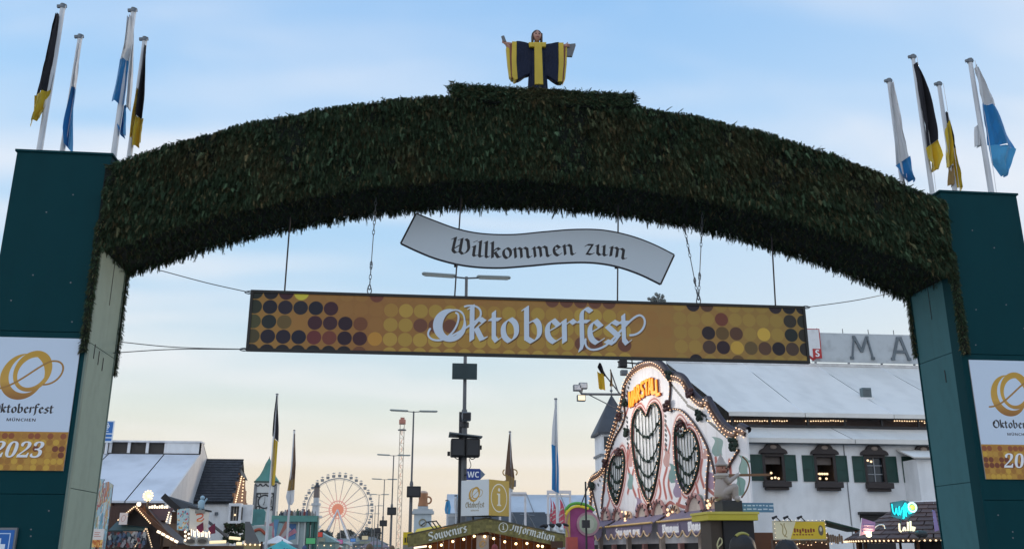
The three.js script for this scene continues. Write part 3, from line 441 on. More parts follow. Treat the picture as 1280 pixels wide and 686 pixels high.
{
  const s = 2.98, o = [0, 0], g = 'flags on top of the gate pillars';
  flag('black and yellow flag on the outermost tall pole, folded over to one side', [77.5, 9], 188, -0.35, 0.048, s, o, [['black', [[[214, 62], [222, 60]], [[190, 150], [216, 130]], [[160, 250], [205, 240]], [[132, 362], [191, 341]]]], ['yellow', [[[132, 362], [191, 341]], [[120, 425], [172, 392]], [[110, 472], [152, 440]]]]]);
  flag('narrow blue tipped flag on the shortest pole, behind the tall black and yellow flag', [99, 47], 190, -1.05, 0.044, s, o, [['white', [[[295, 168], [299, 166]], [[284, 250], [294, 245]], [[272, 332], [285, 335]]]], ['blue', [[[272, 332], [285, 335]], [[250, 430], [281, 420]], [[242, 490], [276, 500]], [[246, 545], [269, 573]]]]]);
  flag('white flag with two blue ends on the tall pole next to the fir arch', [166, 14], 192, -0.4, 0.048, s, o, [['white', [[[479, 70], [494, 68]], [[462, 170], [495, 160]], [[446, 222], [480, 234]]]], ['blue', [[[446, 222], [480, 234]], [[430, 300], [474, 310]], [[414, 384], [468, 396]]]], ['white', [[[484, 200], [496, 120]], [[476, 300], [492, 280]], [[470, 402], [481, 402]]], -0.02], ['blue', [[[446, 385], [470, 390]], [[438, 470], [468, 420]], [[450, 508], [462, 500]]], -0.03]]);
  flag('black and yellow flag on the short pole where the fir arch meets the pillar', [180, 50], 192, -1.0, 0.044, s, o, [['black', [[[541, 180], [545, 175]], [[522, 290], [544, 300]], [[513, 360], [542, 380]], [[506, 440], [538, 450]]]], ['yellow', [[[506, 440], [538, 450]], [[494, 510], [536, 500]], [[498, 552], [531, 546]]]], ['yellow', [[[512, 335], [517, 340]], [[500, 420], [508, 430]], [[488, 520], [497, 500]]], 0.05]]);
  const s2 = 3.118, o2 = [1040, 40];
  flag('mostly white flag with blue hem on the pole nearest the arch, above the fir', [1112, 102], 226, -1.0, 0.048, s2, o2, [['white', [[[215, 205], [229, 205]], [[222, 320], [250, 310]], [[231, 420], [275, 420]], [[237, 530], [297, 490]]]], ['blue', [[[237, 530], [297, 490]], [[255, 562], [310, 540]], [[290, 585], [321, 586]]]]]);
  flag('black flag with a yellow square end wrapped on its slim tall pole', [1142, 72], 239, -0.35, 0.042, s2, o2, [['black', [[[317, 130], [326, 128]], [[330, 200], [346, 195]], [[342, 300], [371, 280]], [[354, 400], [394, 370]], [[361, 458], [403, 428]]]], ['yellow', [[[361, 458], [403, 428]], [[370, 512], [421, 492]], [[385, 547], [404, 545]]]]]);
  flag('dark and yellow flag hanging on both sides of its short pole', [1174.5, 106], 240, -1.0, 0.046, s2, o2, [['yellow', [[[440, 380], [452, 350]], [[443, 460], [462, 440]], [[445, 535], [464, 520]]], 0.05], ['black', [[[449, 308], [453, 315]], [[460, 380], [475, 395]], [[468, 440], [492, 460]]], -0.05], ['yellow', [[[468, 440], [492, 460]], [[478, 520], [512, 545]], [[492, 590], [520, 624]]], -0.05], ['gold', [[[458, 520], [474, 530]], [[460, 595], [476, 605]]], 0.02]]);
  flag('widest white and blue flag, spread out on the outermost pole above the dark teal pillar', [1213.5, 77], 242, -0.35, 0.05, s2, o2, [['white', [[[552, 135], [563, 150]], [[564, 220], [600, 222]], [[578, 285], [633, 293]]]], ['blue', [[[578, 285], [633, 293]], [[588, 360], [676, 375]], [[606, 442], [716, 459]]]], ['lblue', [[[606, 442], [716, 459]], [[625, 510], [692, 530]], [[664, 562], [672, 569]]]], ['white', [[[573, 360], [585, 350]], [[572, 440], [592, 440]]], -0.05]]);
}

// ================================================================== carved monk figure on the arch
{
  const z = -0.3, P = (u, v) => { const p = atZ(u / 8.07 + 620, v / 8.07 + 30, z); return [p.x, p.y]; }, b = P(420, 640), base = V(b[0], 9.08, z);
  const t = thing('monk_statue', 'painted wooden monk figure in dark robe with yellow stripe, arms spread, on the arch', 'statue', base);
  const robeM = dull(0.01, 0.016, 0.04, { roughness: 0.45, map: withRepeat(grime, 0.5), bumpMap: withRepeat(streak, 0.5), bumpScale: 0.05 }), yel = mat(0.62, 0.45, 0.03, { roughness: 0.5 }), skin = mat(0.5, 0.27, 0.2, { roughness: 0.5 }), lining = mat(0.2, 0.06, 0.03), grey = mat(0.16, 0.17, 0.18);
  const cx = P(420, 300)[0];
  const lathe = new THREE.LatheGeometry([[0.0, 9.08], [0.175, 9.08], [0.165, 9.35], [0.15, 9.7], [0.145, 9.95], [0.13, 10.05], [0.075, 10.12], [0.0, 10.14]].map(([r, y]) => new THREE.Vector2(r, y)), 72); { const lp = lathe.attributes.position; for (let i = 0; i < lp.count; i++) { const x = lp.getX(i), q = lp.getZ(i), y = lp.getY(i), A = Math.atan2(q, x), m = 1 + 0.07 * Math.cos(A * 13 + y * 1.5) * smooth(10.1, 9.3, y); lp.setX(i, x * m); lp.setZ(i, q * m); } } lathe.computeVertexNormals(); lathe.scale(1, 1, 0.72).translate(cx, 0, z);
  const sl = (pts, d0, d1) => ext(new THREE.Shape(new THREE.SplineCurve(pts.map(([u, v]) => new THREE.Vector2(...P(u, v)))).getPoints(50)), z + d0, z + d1, 0.02);
  const pl = (pts, d0, d1, bv = 0.012) => ext(poly(pts.map(([u, v]) => P(u, v))), z + d0, z + d1, bv);
  put(t, 'robe', [lathe, sl([[345, 228], [290, 205], [195, 200], [190, 300], [196, 450], [205, 560], [235, 560], [285, 525], [330, 505], [370, 400], [370, 280], [345, 228]], -0.06, 0.06), sl([[480, 228], [550, 218], [640, 212], [640, 330], [630, 480], [630, 590], [580, 572], [530, 535], [480, 520], [455, 400], [460, 280], [480, 228]], -0.06, 0.06)], robeM);
  put(t, 'yellow_stripe', [pl([[385, 235], [445, 235], [460, 640], [388, 640]], 0.085, 0.135), pl([[330, 222], [492, 222], [488, 258], [336, 258]], 0.06, 0.12)], yel);
  put(t, 'cuff', [pl([[166, 200], [198, 202], [196, 400], [208, 570], [186, 580], [165, 545], [160, 350]], -0.075, 0.075), pl([[108, 246], [145, 215], [146, 400], [160, 560], [140, 535], [122, 400]], -0.07, 0.04)], yel);
  put(t, 'cuff', [pl([[632, 212], [670, 212], [672, 400], [656, 596], [626, 596], [634, 420]], -0.075, 0.075), pl([[690, 236], [708, 246], [706, 400], [690, 560], [672, 602], [678, 400]], -0.07, 0.04)], yel);
  for (const g of [pl([[140, 222], [168, 205], [166, 400], [178, 560], [158, 556], [146, 400]], -0.08, 0.06), pl([[668, 225], [694, 236], [686, 420], [672, 590], [660, 590], [672, 400]], -0.05, 0.05)]) put(t, 'sleeve_lining', g, lining);
  const [hx, hy] = P(411, 138), head = new THREE.SphereGeometry(1, 24, 18), hp = head.attributes.position;
  for (let i = 0; i < hp.count; i++) { let x = hp.getX(i), y = hp.getY(i), q = hp.getZ(i); const front = Math.max(0, q); if (y < 0) x *= 1 + y * 0.28; if (y > -0.25 && y < 0.15 && Math.abs(x) < 0.16) q += 0.2 * front * (1 - Math.abs(x) / 0.16) * (1 - Math.abs(y + 0.05) / 0.2); if (Math.abs(y - 0.12) < 0.14 && Math.abs(Math.abs(x) - 0.34) < 0.18) q -= 0.12 * front; hp.setXYZ(i, x, y, q); }
  head.scale(0.078, 0.112, 0.08).translate(hx, hy, z + 0.05); head.computeVertexNormals();
  const hd = put(t, 'head', [head, rod(V(hx, hy - 0.14, z), V(hx, hy - 0.06, z + 0.01), 0.045), sph(V(hx - 0.07, hy, z + 0.02), 0.016, 8, 6), sph(V(hx + 0.07, hy, z + 0.02), 0.016, 8, 6)], skin);
  const hair = new THREE.SphereGeometry(1, 22, 16, 0, 6.2832, 0, 1.5).scale(0.094, 0.13, 0.1).rotateX(-0.3).translate(hx, hy + 0.008, z + 0.03);
  put(hd, 'hair', [hair, box(hx - 0.095, hx - 0.062, hy - 0.12, hy + 0.05, z - 0.05, z + 0.085, 0.012), box(hx + 0.062, hx + 0.095, hy - 0.12, hy + 0.05, z - 0.05, z + 0.085, 0.012)], mat(0.05, 0.028, 0.018));
  for (const s of [-1, 1]) put(hd, 'eye', sph(V(hx + s * 0.028, hy + 0.014, z + 0.118), 0.013, 8, 6), M.black);
  put(hd, 'mouth', box(hx - 0.026, hx + 0.026, hy - 0.058, hy - 0.046, z + 0.108, z + 0.124, 0.004), mat(0.25, 0.04, 0.04));
  const hand = (u, v, s, up) => { const [x, y] = P(u, v), g = [new THREE.SphereGeometry(1, 12, 8).scale(0.032, 0.036, 0.02).translate(x, y, z + 0.04)]; for (let k = 0; k < 4; k++) { const fy = y + 0.024 - k * 0.016; g.push(rod(V(x + s * 0.02, fy, z + 0.05), V(x + s * (0.055 - Math.abs(k - 1.3) * 0.006), fy + up * 0.02, z + 0.055), 0.0085, 0.007, 7), rod(V(x + s * 0.055, fy + up * 0.02, z + 0.055), V(x + s * 0.06, fy + up * 0.03, z + 0.03), 0.0075, 0.006, 7)); } g.push(rod(V(x + s * 0.005, y + 0.02, z + 0.05), V(x + s * 0.03, y + 0.055, z + 0.06), 0.01, 0.007, 7)); return g; };
  const arm = (a, b2) => { const p = P(...a), q = P(...b2); return rod(V(p[0], p[1], z), V(q[0], q[1], z + 0.03), 0.045, 0.03, 12); };
  put(t, 'hand', [arm([170, 215], [112, 205]), arm([150, 260], [105, 215]), ...hand(96, 205, -1, 1)], skin);
  put(t, 'hand', [arm([660, 225], [698, 228]), ...hand(702, 228, 1, 0)], skin);
  const [mx, my] = P(74, 168); put(t, 'mug', [rod(V(mx + 0.02, my - 0.05, z + 0.04), V(mx - 0.015, my + 0.06, z + 0.04), 0.032, 0.03, 14)], grey);
  put(t, 'book', ext(poly([[712, 214], [796, 205], [800, 222], [766, 330], [708, 326]].map(([u, v]) => P(u, v))), z - 0.02, z + 0.03, 0.006), grey);
  put(t, 'plinth', box(cx - 0.16, cx + 0.16, 9.02, 9.085, z - 0.12, z + 0.12), M.wood);
}

// ================================================================== fairground facade with three hearts, on the right of the street
const font = await new FontLoader().loadAsync('fonts/droid/droid_sans_bold.typeface.json'), serif = await new FontLoader().loadAsync('fonts/droid/droid_serif_bold.typeface.json');
function text3(str, size, depth, f = font) { const g = new TextGeometry(str, { font: f, size, depth, curveSegments: 4, bevelEnabled: false }); g.computeBoundingBox(); return g; }
{
  const TH = Math.atan2(-0.9858, 0.1676), O = V(12.785, 0, -61.39), NX = V(-0.9858, 0, 0.1676), EX = V(0.1676, 0, 0.9858);
  const F = (u, v, off = 0) => { const d = ray(u, v), t = (off - EYE.clone().sub(O).dot(NX)) / d.dot(NX), p = d.multiplyScalar(t).add(EYE).sub(O); return [p.dot(EX), p.y]; };
  const FV = (u, v, off = 0) => { const [s, y] = F(u, v, off); return V(s, y, off); };
  const hallT = thing('heart_facade', 'ornate white show facade with three heart openings, bulbs and purple awning', 'facade', O, TH);
  const spl = (pts, n = 60, closed = false, off = 0) => new THREE.CatmullRomCurve3(pts.map(([u, v]) => FV(u, v, off)), closed, 'centripetal').getPoints(n);
  const outline = [[735, 662], [737, 640], [740, 612], [737, 601], [742, 594], [750, 589], [757, 579], [761.5, 553], [769, 531], [775.5, 507], [779, 490], [781, 478], [790, 463.5], [801, 454.5], [815, 450.5], [827, 456.5], [835, 466], [845, 468], [853, 472], [864, 489.5], [879, 501.5], [883, 497], [887, 505], [901.5, 527], [915, 538], [921, 537], [923, 532.5], [933, 537]];
  const oPts = spl(outline, 160), hearts = [
    [[774.5, 569], [778, 563], [781, 572], [780, 594], [776, 615], [771, 629], [765, 618], [761, 600], [763.5, 580], [769, 569]].map((p) => p),
    [[808.5, 520], [813, 508], [819.5, 504.5], [826, 515], [827, 542], [822.5, 590], [812, 626], [799, 598], [791, 552], [792.5, 522], [800, 510]],
    [[858.6, 538.5], [862, 537], [868, 542], [874, 560], [874.5, 578], [868, 602], [858.6, 615.5], [849, 599], [844.5, 560], [845, 536], [849.5, 525], [855, 530]]];
  const hPts = hearts.map((h) => spl(h, 64, true));
  const rightTop = oPts[oPts.length - 1], botY = 2.2, shape = poly([...oPts.map((p) => [p.x, p.y]), [rightTop.x, botY], [oPts[0].x, botY]]);
  for (const h of hPts) { const hole = new THREE.Path(); h.forEach((p, i) => (i ? hole.lineTo(p.x, p.y) : hole.moveTo(p.x, p.y))); shape.holes.push(hole); }
  const x0 = Math.min(...oPts.map((p) => p.x)) - 0.2, x1 = rightTop.x, y0 = botY, y1 = Math.max(...oPts.map((p) => p.y)) + 0.1, CW = 1600, S = CW / (x1 - x0), CH = Math.round((y1 - y0) * S);
  const C = (u, v) => { const [s, y] = F(u, v); return [(s - x0) * S, (y1 - y) * S]; };
  const tex = canvasTex(CW, CH, (x) => {
    x.fillStyle = '#f0eeee'; x.fillRect(0, 0, CW, CH); x.lineCap = x.lineJoin = 'round';
    const line = (pts, w, col) => { x.strokeStyle = col; x.lineWidth = w; x.beginPath(); new THREE.SplineCurve(pts.map(([u, v]) => new THREE.Vector2(...C(u, v)))).getPoints(40).forEach((p, i) => (i ? x.lineTo(p.x, p.y) : x.moveTo(p.x, p.y))); x.stroke(); };
    hPts.forEach((h, i) => { for (const [w, c] of [[84, '#ecd9d5'], [62, '#b8685e'], [42, '#ecd6d0'], [26, '#a5564c']]) { x.strokeStyle = c; x.lineWidth = w * (i === 0 ? 0.9 : 0.8); x.beginPath(); h.forEach((p, k) => { const X = (p.x - x0) * S, Yy = (y1 - p.y) * S; k ? x.lineTo(X, Yy) : x.moveTo(X, Yy); }); x.closePath(); x.stroke(); } });
    const flame = (u, v, h, w, col) => { const a = C(u, v), b = C(u, v + h), W2 = w * S * 0.2; x.fillStyle = col; x.beginPath(); x.moveTo(a[0], b[1]); x.bezierCurveTo(a[0] - W2 * 1.4, (a[1] + b[1]) / 2, a[0] + W2, a[1] + (b[1] - a[1]) * 0.4, a[0] - W2 * 0.4, a[1]); x.bezierCurveTo(a[0] + W2 * 2.4, a[1] + (b[1] - a[1]) * 0.3, a[0] + W2 * 0.6, (a[1] + b[1]) / 2, a[0] + W2, b[1]); x.closePath(); x.fill(); };
    const zig = (pts, w, c1, c2) => { line(pts, w * 1.5, c2); line(pts, w, c1); };
    // pink ribbons below and between the hearts, teal and violet plumes
    for (const p of [[[786, 556], [784, 578], [788, 598], [785, 616]], [[792, 588], [790, 604], [795, 620]], [[832, 556], [834, 582], [830, 602], [833, 622]], [[838, 590], [836, 606], [840, 622]], [[824, 600], [826, 615], [822, 630]], [[878, 575], [876, 592], [880, 608]], [[870, 604], [873, 618], [869, 630]], [[848, 606], [851, 620], [847, 632]], [[895, 572], [897, 592], [893, 610]], [[903, 578], [905, 598], [901, 612]], [[912, 576], [914, 596], [911, 612]], [[754, 592], [756, 610], [752, 624]], [[760, 612], [762, 624], [759, 634]], [[798, 612], [800, 626], [796, 636]]]) zig(p, 15, '#b8655c', '#e6c4bc');
    for (const [u, v, h, w, c] of [[838, 578, 26, 4, '#6f9490'], [786, 590, 22, 3.4, '#7f9f9a'], [893, 545, 26, 4.4, '#7d9f98'], [872, 616, 18, 3, '#8fa6a0'], [844, 598, 24, 4, '#9a86a0'], [796, 620, 26, 4, '#a08ca2'], [899, 578, 22, 4, '#74998f'], [884, 588, 24, 4, '#a78ba0'], [921, 594, 26, 4, '#6f988e'], [755, 584, 20, 3, '#8aa69e'], [831, 560, 24, 3.4, '#c79a92'], [786, 560, 24, 3, '#c79a92'], [905, 606, 22, 4, '#d8a090'], [880, 560, 14, 3, '#c79a92'], [926, 568, 26, 3.4, '#86a69a']]) flame(u, v, h, w, c);
    for (const p of [[[782, 520], [786, 505], [784, 490]], [[832, 530], [838, 545], [836, 565]], [[788, 560], [785, 575]], [[846, 630], [858, 634], [872, 630]], [[830, 636], [838, 628], [846, 634]], [[886, 612], [898, 620], [910, 614]], [[806, 632], [812, 640], [820, 632]]]) line(p, 14, '#b26c62');
    // rows of small dark lozenges that follow the gable
    x.fillStyle = '#3c4446';
    for (const [a, b, n] of [[[838, 479], [858, 503], 8], [[860, 507], [882, 520], 7], [[884, 525], [920, 556], 11], [[765, 560], [778, 516], 8], [[748, 606], [762, 570], 7], [[784, 522], [785, 560], 7], [[832, 520], [833, 562], 7], [[788, 474], [782, 500], 5]]) for (let k = 0; k <= n; k++) { const p = C(a[0] + (b[0] - a[0]) * k / n, a[1] + (b[1] - a[1]) * k / n); x.save(); x.translate(...p); x.rotate(0.5); x.fillRect(-11, -6, 22, 11); x.restore(); }
    for (let i = 0; i < 240; i++) { x.fillStyle = 'rgba(120,110,100,' + rr(0.02, 0.06) + ')'; x.fillRect(rnd() * CW, rnd() * CH, rr(4, 24), rr(40, 260)); }
  });
  put(hallT, 'front_panel', decalUV(ext(shape, -0.12, 0), x0, x1, y0, y1), printed(tex, { roughness: 0.5 }), { uv: true });
  const darkEdge = mat(0.035, 0.028, 0.04), cream = mat(0.6, 0.5, 0.42), pink = mat(0.5, 0.25, 0.22), leaf = mat(0.022, 0.04, 0.03, { roughness: 1 });
  const tubeOn = (pts, r, off = 0) => new THREE.TubeGeometry(new THREE.CatmullRomCurve3(pts.map((p) => V(p.x, p.y, p.z + off))), pts.length, r, 7);
  put(hallT, 'edge_moulding', tubeOn(oPts, 0.2, -0.15), darkEdge);
  put(hallT, 'gilt_moulding', tubeOn(oPts.map((p) => V(p.x, p.y - 0.28, 0.06)), 0.13), mat(0.2, 0.1, 0.06));
  bulbs(hallT, 'bulb', along(oPts.map((p) => V(p.x, p.y - 0.12, 0.2)), 0.34), 0.045, M.bulbShow);
  bulbs(hallT, 'bulb', along(oPts.map((p) => V(p.x + 0.05, p.y - 0.48, 0.16)), 0.34), 0.042, M.bulbShow);
  // the great curves that frame the hearts
  const arcs = [[[842, 511], [852, 513], [866, 527], [878, 546], [886, 566], [884, 596], [883, 630]], [[777, 533], [768, 548], [759, 575], [755, 605], [752, 636]], [[836, 468], [838, 485], [837, 505], [840, 514]], [[781, 480], [780, 505], [781, 520], [777, 533]], [[887, 566], [893, 590], [896, 612]], [[899, 610], [910, 585], [924, 562]], [[740, 612], [744, 630], [750, 655]], [[812, 626], [808, 640], [806, 655]], [[812, 626], [817, 640], [819, 652]]];
  for (const a of arcs) { const p = spl(a, 24, false, 0.08); put(hallT, 'frame_moulding', tubeOn(p, 0.075), mat(0.1, 0.055, 0.045)); if (a.length > 3 || a[0][1] > 560) bulbs(hallT, 'bulb', along(p.map((q) => V(q.x, q.y, q.z + 0.1)), 0.34), 0.034, M.bulbShow); }
  // heart openings: leafy border, bulbs, bright cloth behind bars, hanging swags
  const cloth2 = mat(0.86, 0.87, 0.86);
  hPts.forEach((h, i) => {
    const grp = put(hallT, 'heart_window', ext(poly(h.map((p) => [p.x, p.y])), -0.2, -0.13), cloth2);
    const closed = [...h.slice(0, -1), h[0]]; put(grp, 'leaf_border', new THREE.TubeGeometry(new THREE.CatmullRomCurve3(h.slice(0, -1).map((p) => V(p.x, p.y, 0.04)), true), 64, 0.085, 6, true), leaf);
    bulbs(grp, 'bulb', along(closed.map((p) => V(p.x, p.y, 0.16)), 0.32), 0.03, M.bulbShow);
    const xs = h.map((p) => p.x), a = Math.min(...xs), b = Math.max(...xs), n = i === 1 ? 9 : 8;
    const inside = (x, y) => { let c = false; for (let k = 0, j = h.length - 1; k < h.length; j = k++) if ((h[k].y > y) !== (h[j].y > y) && x < (h[j].x - h[k].x) * (y - h[k].y) / (h[j].y - h[k].y) + h[k].x) c = !c; return c; };
    const yr = (x) => { let lo = null, hi = null; for (let y = 3; y < 16; y += 0.05) if (inside(x, y)) { lo = lo ?? y; hi = y; } return lo === null ? null : [lo, hi]; };
    for (let k = 1; k < n; k++) { const x = a + (b - a) * k / n, r = yr(x); if (r) put(grp, 'bar', rod(V(x, r[0], -0.06), V(x, r[1], -0.06), 0.032, 0.032, 6), leaf); }
    const ys = h.map((p) => p.y), yb = Math.min(...ys), yt = Math.max(...ys);
    for (const f of [0.85, 0.66, 0.47, 0.28]) { const y = yb + (yt - yb) * f, w = []; for (let x = a; x <= b; x += 0.05) if (inside(x, y)) w.push(x); if (w.length < 4) continue; const p = w[0], q = w[w.length - 1], pts = []; for (let k = 0; k <= 14; k++) { const t = k / 14, X = p + (q - p) * t; pts.push(V(X, y - (q - p) * 0.42 * Math.sin(Math.PI * t) * (f > 0.7 ? 0.6 : 0.8), -0.02)); } put(grp, 'swag', [tubeOn(pts, 0.05), ...[0.14, 0.36, 0.5, 0.64, 0.86].map((t) => sph(pts[Math.round(t * 14)], 0.125, 8, 6))], leaf); }
  });
  // lettering and the crown over it
  const letters = [['M', 789.5, 507, 12], ['A', 795, 502, 12], ['R', 799.5, 498.5, 11], ['S', 804.5, 495, 10], ['T', 809.5, 492.5, 10], ['A', 814, 491, 11], ['L', 818.5, 491, 9], ['L', 823.5, 493, 9]];
  const lm = glow(1, 0.36, 0.02, 1.0), lb = mat(0.35, 0.06, 0.03);
  for (const [ch, u, v, w] of letters) { const [s, y] = F(u, v, 0.1), g = text3(ch, 1.05, 0.06), bb = g.boundingBox, k = (ch === 'M' ? 0.8 : 0.62) / (bb.max.x - bb.min.x); g.translate(-bb.min.x, 0, 0).scale(k, 1.12, 1); const back = g.clone().scale(1.12, 1.06, 1).translate(-0.04, -0.035, -0.02); const L = put(hallT, 'letter', g.translate(s - 0.31, y - 0.1, 0.14), lm); put(L, 'letter_backing', back.translate(s - 0.31, y - 0.1, 0.06), lb); }
  { const p = FV(820, 452, -0.2), top = FV(821, 376, -0.2); put(hallT, 'finial', [rod(p, top, 0.14, 0.06), ...[0.2, 0.4, 0.6, 0.8].flatMap((t) => { const c = p.clone().lerp(top, t); return [new THREE.TorusGeometry(0.95 - t * 0.35, 0.09, 6, 16).rotateX(1.2).translate(c.x, c.y, c.z), sph(c, 0.32, 10, 8)]; }), ], M.dark); put(hallT, 'finial_wreath', [...Array(60)].map(() => new THREE.IcosahedronGeometry(rr(0.06, 0.16), 0).translate(top.x + rr(-0.85, 0.85), top.y + rr(-0.3, 0.28), top.z + rr(-0.4, 0.4))), mat(0.2, 0.22, 0.21), { kind: 'stuff' }); }
  { const a = FV(838, 470, 0.05), b = FV(783, 503, 0.05); for (const p of [a, b, FV(864, 492, 0.1), FV(776, 520, 0.05), FV(784, 540, 0.1), FV(836, 507, 0.1), FV(875, 520, 0.1), FV(919, 556, 0.1), FV(852, 533, 0.2), FV(774, 566, 0.2), FV(758, 578, 0.1), FV(742, 608, 0.1), FV(885, 640, 0.3), FV(776, 655, 0.3)]) { const g = []; for (let k = 0; k < 14; k++) g.push(new THREE.IcosahedronGeometry(rr(0.08, 0.17), 1).translate(p.x + rr(-0.24, 0.24), p.y + rr(-0.3, 0.3), p.z + rr(0, 0.25))); put(hallT, 'flower_bunch', g, rnd() < 0.5 ? mat(0.07, 0.025, 0.025) : leaf, { kind: 'stuff' }); } }
  // row of little arches over the awning; lit ones have lamplight in their colour
  for (const [u, v, r, lit] of [[757, 650, 0.75], [772, 652, 0.8], [786, 652, 0.55, 1], [803, 650, 0.9], [824, 648, 1.0], [844, 647, 0.6, 1], [869, 645, 1.1], [893, 641, 0.7, 1]]) {
    const [s, y] = F(u, v, 0.35), g = new THREE.TorusGeometry(r, 0.13, 8, 16, Math.PI).scale(1, 1.15, 1).translate(s, y, 0.35), a = put(hallT, 'small_arch', g, lit ? mat(0.6, 0.4, 0.26) : pink);
    put(a, 'panel', ext(poly([...Array(13)].map((_, k) => [s + Math.cos(k / 12 * Math.PI) * r, y + 1.15 * Math.sin(k / 12 * Math.PI) * r])), 0.2, 0.3), cream);
    put(a, 'rib', [...Array(7)].map((_, k) => { const A = (k + 0.5) / 7 * Math.PI; return box(-0.045, 0.045, -0.1, 0.1, 0.3, 0.5).rotateZ(A - Math.PI / 2).translate(s + Math.cos(A) * r, y + 1.15 * Math.sin(A) * r, 0); }), darkEdge);
    if (lit) bulbs(a, 'bulb', [...Array(6)].map((_, k) => V(s + rr(-0.4, 0.4), y + rr(0, 0.7), 0.7)), 0.085, M.bulbShow);
  }
  // awning in three lengths, scalloped and lit
  const awn = mat(0.17, 0.14, 0.2, { roughness: 0.8 }), D = 1.4;
  for (const [ua, va, ub, vb, uc, vc, ud, vd, words] of [[719, 663, 752.5, 659, 752, 675, 719, 678.5, [[722, 665.5, 734, 675, 'Wiu']]], [757.5, 658.6, 815.5, 653, 815, 669.5, 758, 674.5, [[768, 660.5, 802, 670.5, 'Smui nunm mum']]], [822, 652.4, 884, 646.5, 891, 668.5, 823, 672.5, [[827, 655.5, 850, 668, 'Wmmuui'], [859, 652, 884, 666, 'Wnmnul']]]]) {
    const a = FV(ua, va, D), b = FV(ub, vb, D), c = FV(uc, vc, D), d = FV(ud, vd, D), n = Math.round((b.x - a.x) / 1.15), sh = new THREE.Shape(); sh.moveTo(a.x, a.y); sh.lineTo(b.x, b.y); sh.lineTo(c.x, c.y + 0.35);
    const low = [];
    for (let k = n; k > 0; k--) { const t0 = k / n, t1 = (k - 1) / n, p = d.clone().lerp(c, t0), q = d.clone().lerp(c, t1); for (let m = 1; m <= 6; m++) { const t = m / 6, x = p.x + (q.x - p.x) * t, y = p.y + (q.y - p.y) * t + 0.35 - 0.38 * Math.sin(Math.PI * t); sh.lineTo(x, y); low.push(V(x, y, D + 0.06)); } }
    sh.closePath();
    const aw = put(hallT, 'awning', [ext(sh, D - 0.04, D), slab([V(a.x, a.y, D - 0.04), V(b.x, b.y, D - 0.04), V(b.x, b.y + 0.7, 0.05), V(a.x, a.y + 0.7, 0.05)], 0.04)], awn);
    put(aw, 'trim', rod(V(a.x, a.y, D + 0.03), V(b.x, b.y, D + 0.03), 0.07), mat(0.65, 0.42, 0.15));
    put(aw, 'scallop_trim', new THREE.TubeGeometry(new THREE.CatmullRomCurve3(low, false, 'centripetal'), low.length * 2, 0.055, 5), mat(0.75, 0.52, 0.3)); bulbs(aw, 'bulb', along(low, 0.8), 0.03, M.bulb);
    for (const [u0, v0, u1, v1, str] of words) {
      const p = FV(u0, v0, D + 0.05), q = FV(u1, v1, D + 0.05), w = q.x - p.x, h = p.y - q.y, tx = canvasTex(256, 96, (x) => { x.fillStyle = '#746a80'; x.fillRect(0, 0, 256, 96); const nn = penWidth(str.replace(/[^a-zA-Z ]/g, ''), 0.06); penText(x, str.split('').filter((c2) => PEN[c2]).join(''), 12, 74, 50, { nib: 0.42, sx: 232 / (penWidth(str.split('').filter((c2) => PEN[c2]).join('')) * 50), color: '#fbf6f2' }); });
      put(aw, 'price_board', decalUV(box(p.x, q.x, q.y, p.y, D + 0.006, D + 0.05), p.x, q.x, q.y, p.y), printed(tx), { uv: true });
    }
  }
  // below the awning: dark bar front with posts
  put(hallT, 'bar_front', box(oPts[0].x, rightTop.x, 0, 2.2, -0.3, -0.1), M.dark);
  for (let k = 0; k <= 9; k++) { const x = oPts[0].x + 0.3 + (rightTop.x - oPts[0].x - 0.6) * k / 9; put(hallT, 'post', box(x - 0.16, x + 0.16, 0, k % 2 ? 3.2 : 2.2, 0.0, 0.3), k % 2 ? cream : pink); }
  put(hallT, 'rear_brace', [...Array(4)].map((_, k) => { const x = 3 + k * 4.5; return bar(V(x, 0.1, -2.4), V(x, 5.5, -0.4), 0.15, 0.15); }), M.galv);
  // boom arm and floodlights on the gable
  const w2 = (u, v, off) => { const p = FV(u, v, off); return O.clone().addScaledVector(EX, p.x).addScaledVector(NX, p.z).add(V(0, p.y, 0)); };
  const ar = w2(779, 493, 0), tip = at(727, 492.5, ar.clone().sub(EYE).dot(FWD)), fl = thing('floodlight_arm', 'thin boom arm with floodlights sticking out from the gable above the grey spire', 'floodlight', ar);
  put(fl, 'arm', [rod(ar, tip, 0.09), rod(w2(779, 515, 0), tip.clone().lerp(ar, 0.15), 0.04)], M.galv);
  for (const [du, dv] of [[-6, -8], [2, -11], [-1, 6]]) { const c = tip.clone().add(V(du * 0.055, -dv * 0.055, 0.1)); const f2 = put(fl, 'lamp_head', box(c.x - 0.32, c.x + 0.32, c.y - 0.24, c.y + 0.24, c.z - 0.2, c.z + 0.2, 0.05), M.galv); put(f2, 'lens', box(c.x - 0.26, c.x + 0.26, c.y - 0.18, c.y + 0.18, c.z + 0.205, c.z + 0.23), dv > 0 ? glow(1, 0.8, 0.5, 1.2) : M.white); put(f2, 'bracket', rod(c, tip, 0.05), M.galv); }
  for (const [off, tx, ty, k] of [[V(-0.3, -0.5, 0.9), 17, 6, 150], [V(-0.9, 0.5, 1.4), 20, 10, 150]]) { const s = new THREE.SpotLight(new THREE.Color(1, 0.9, 0.8), k * 0.55, 0, 1.25, 0.7, 2); s.position.copy(tip).add(off).addScaledVector(NX, 2.5).sub(fl.position); const w = O.clone().addScaledVector(EX, tx).add(V(0, ty, 0)); s.target.position.copy(w).sub(fl.position); s.castShadow = true; fl.add(s, s.target); }
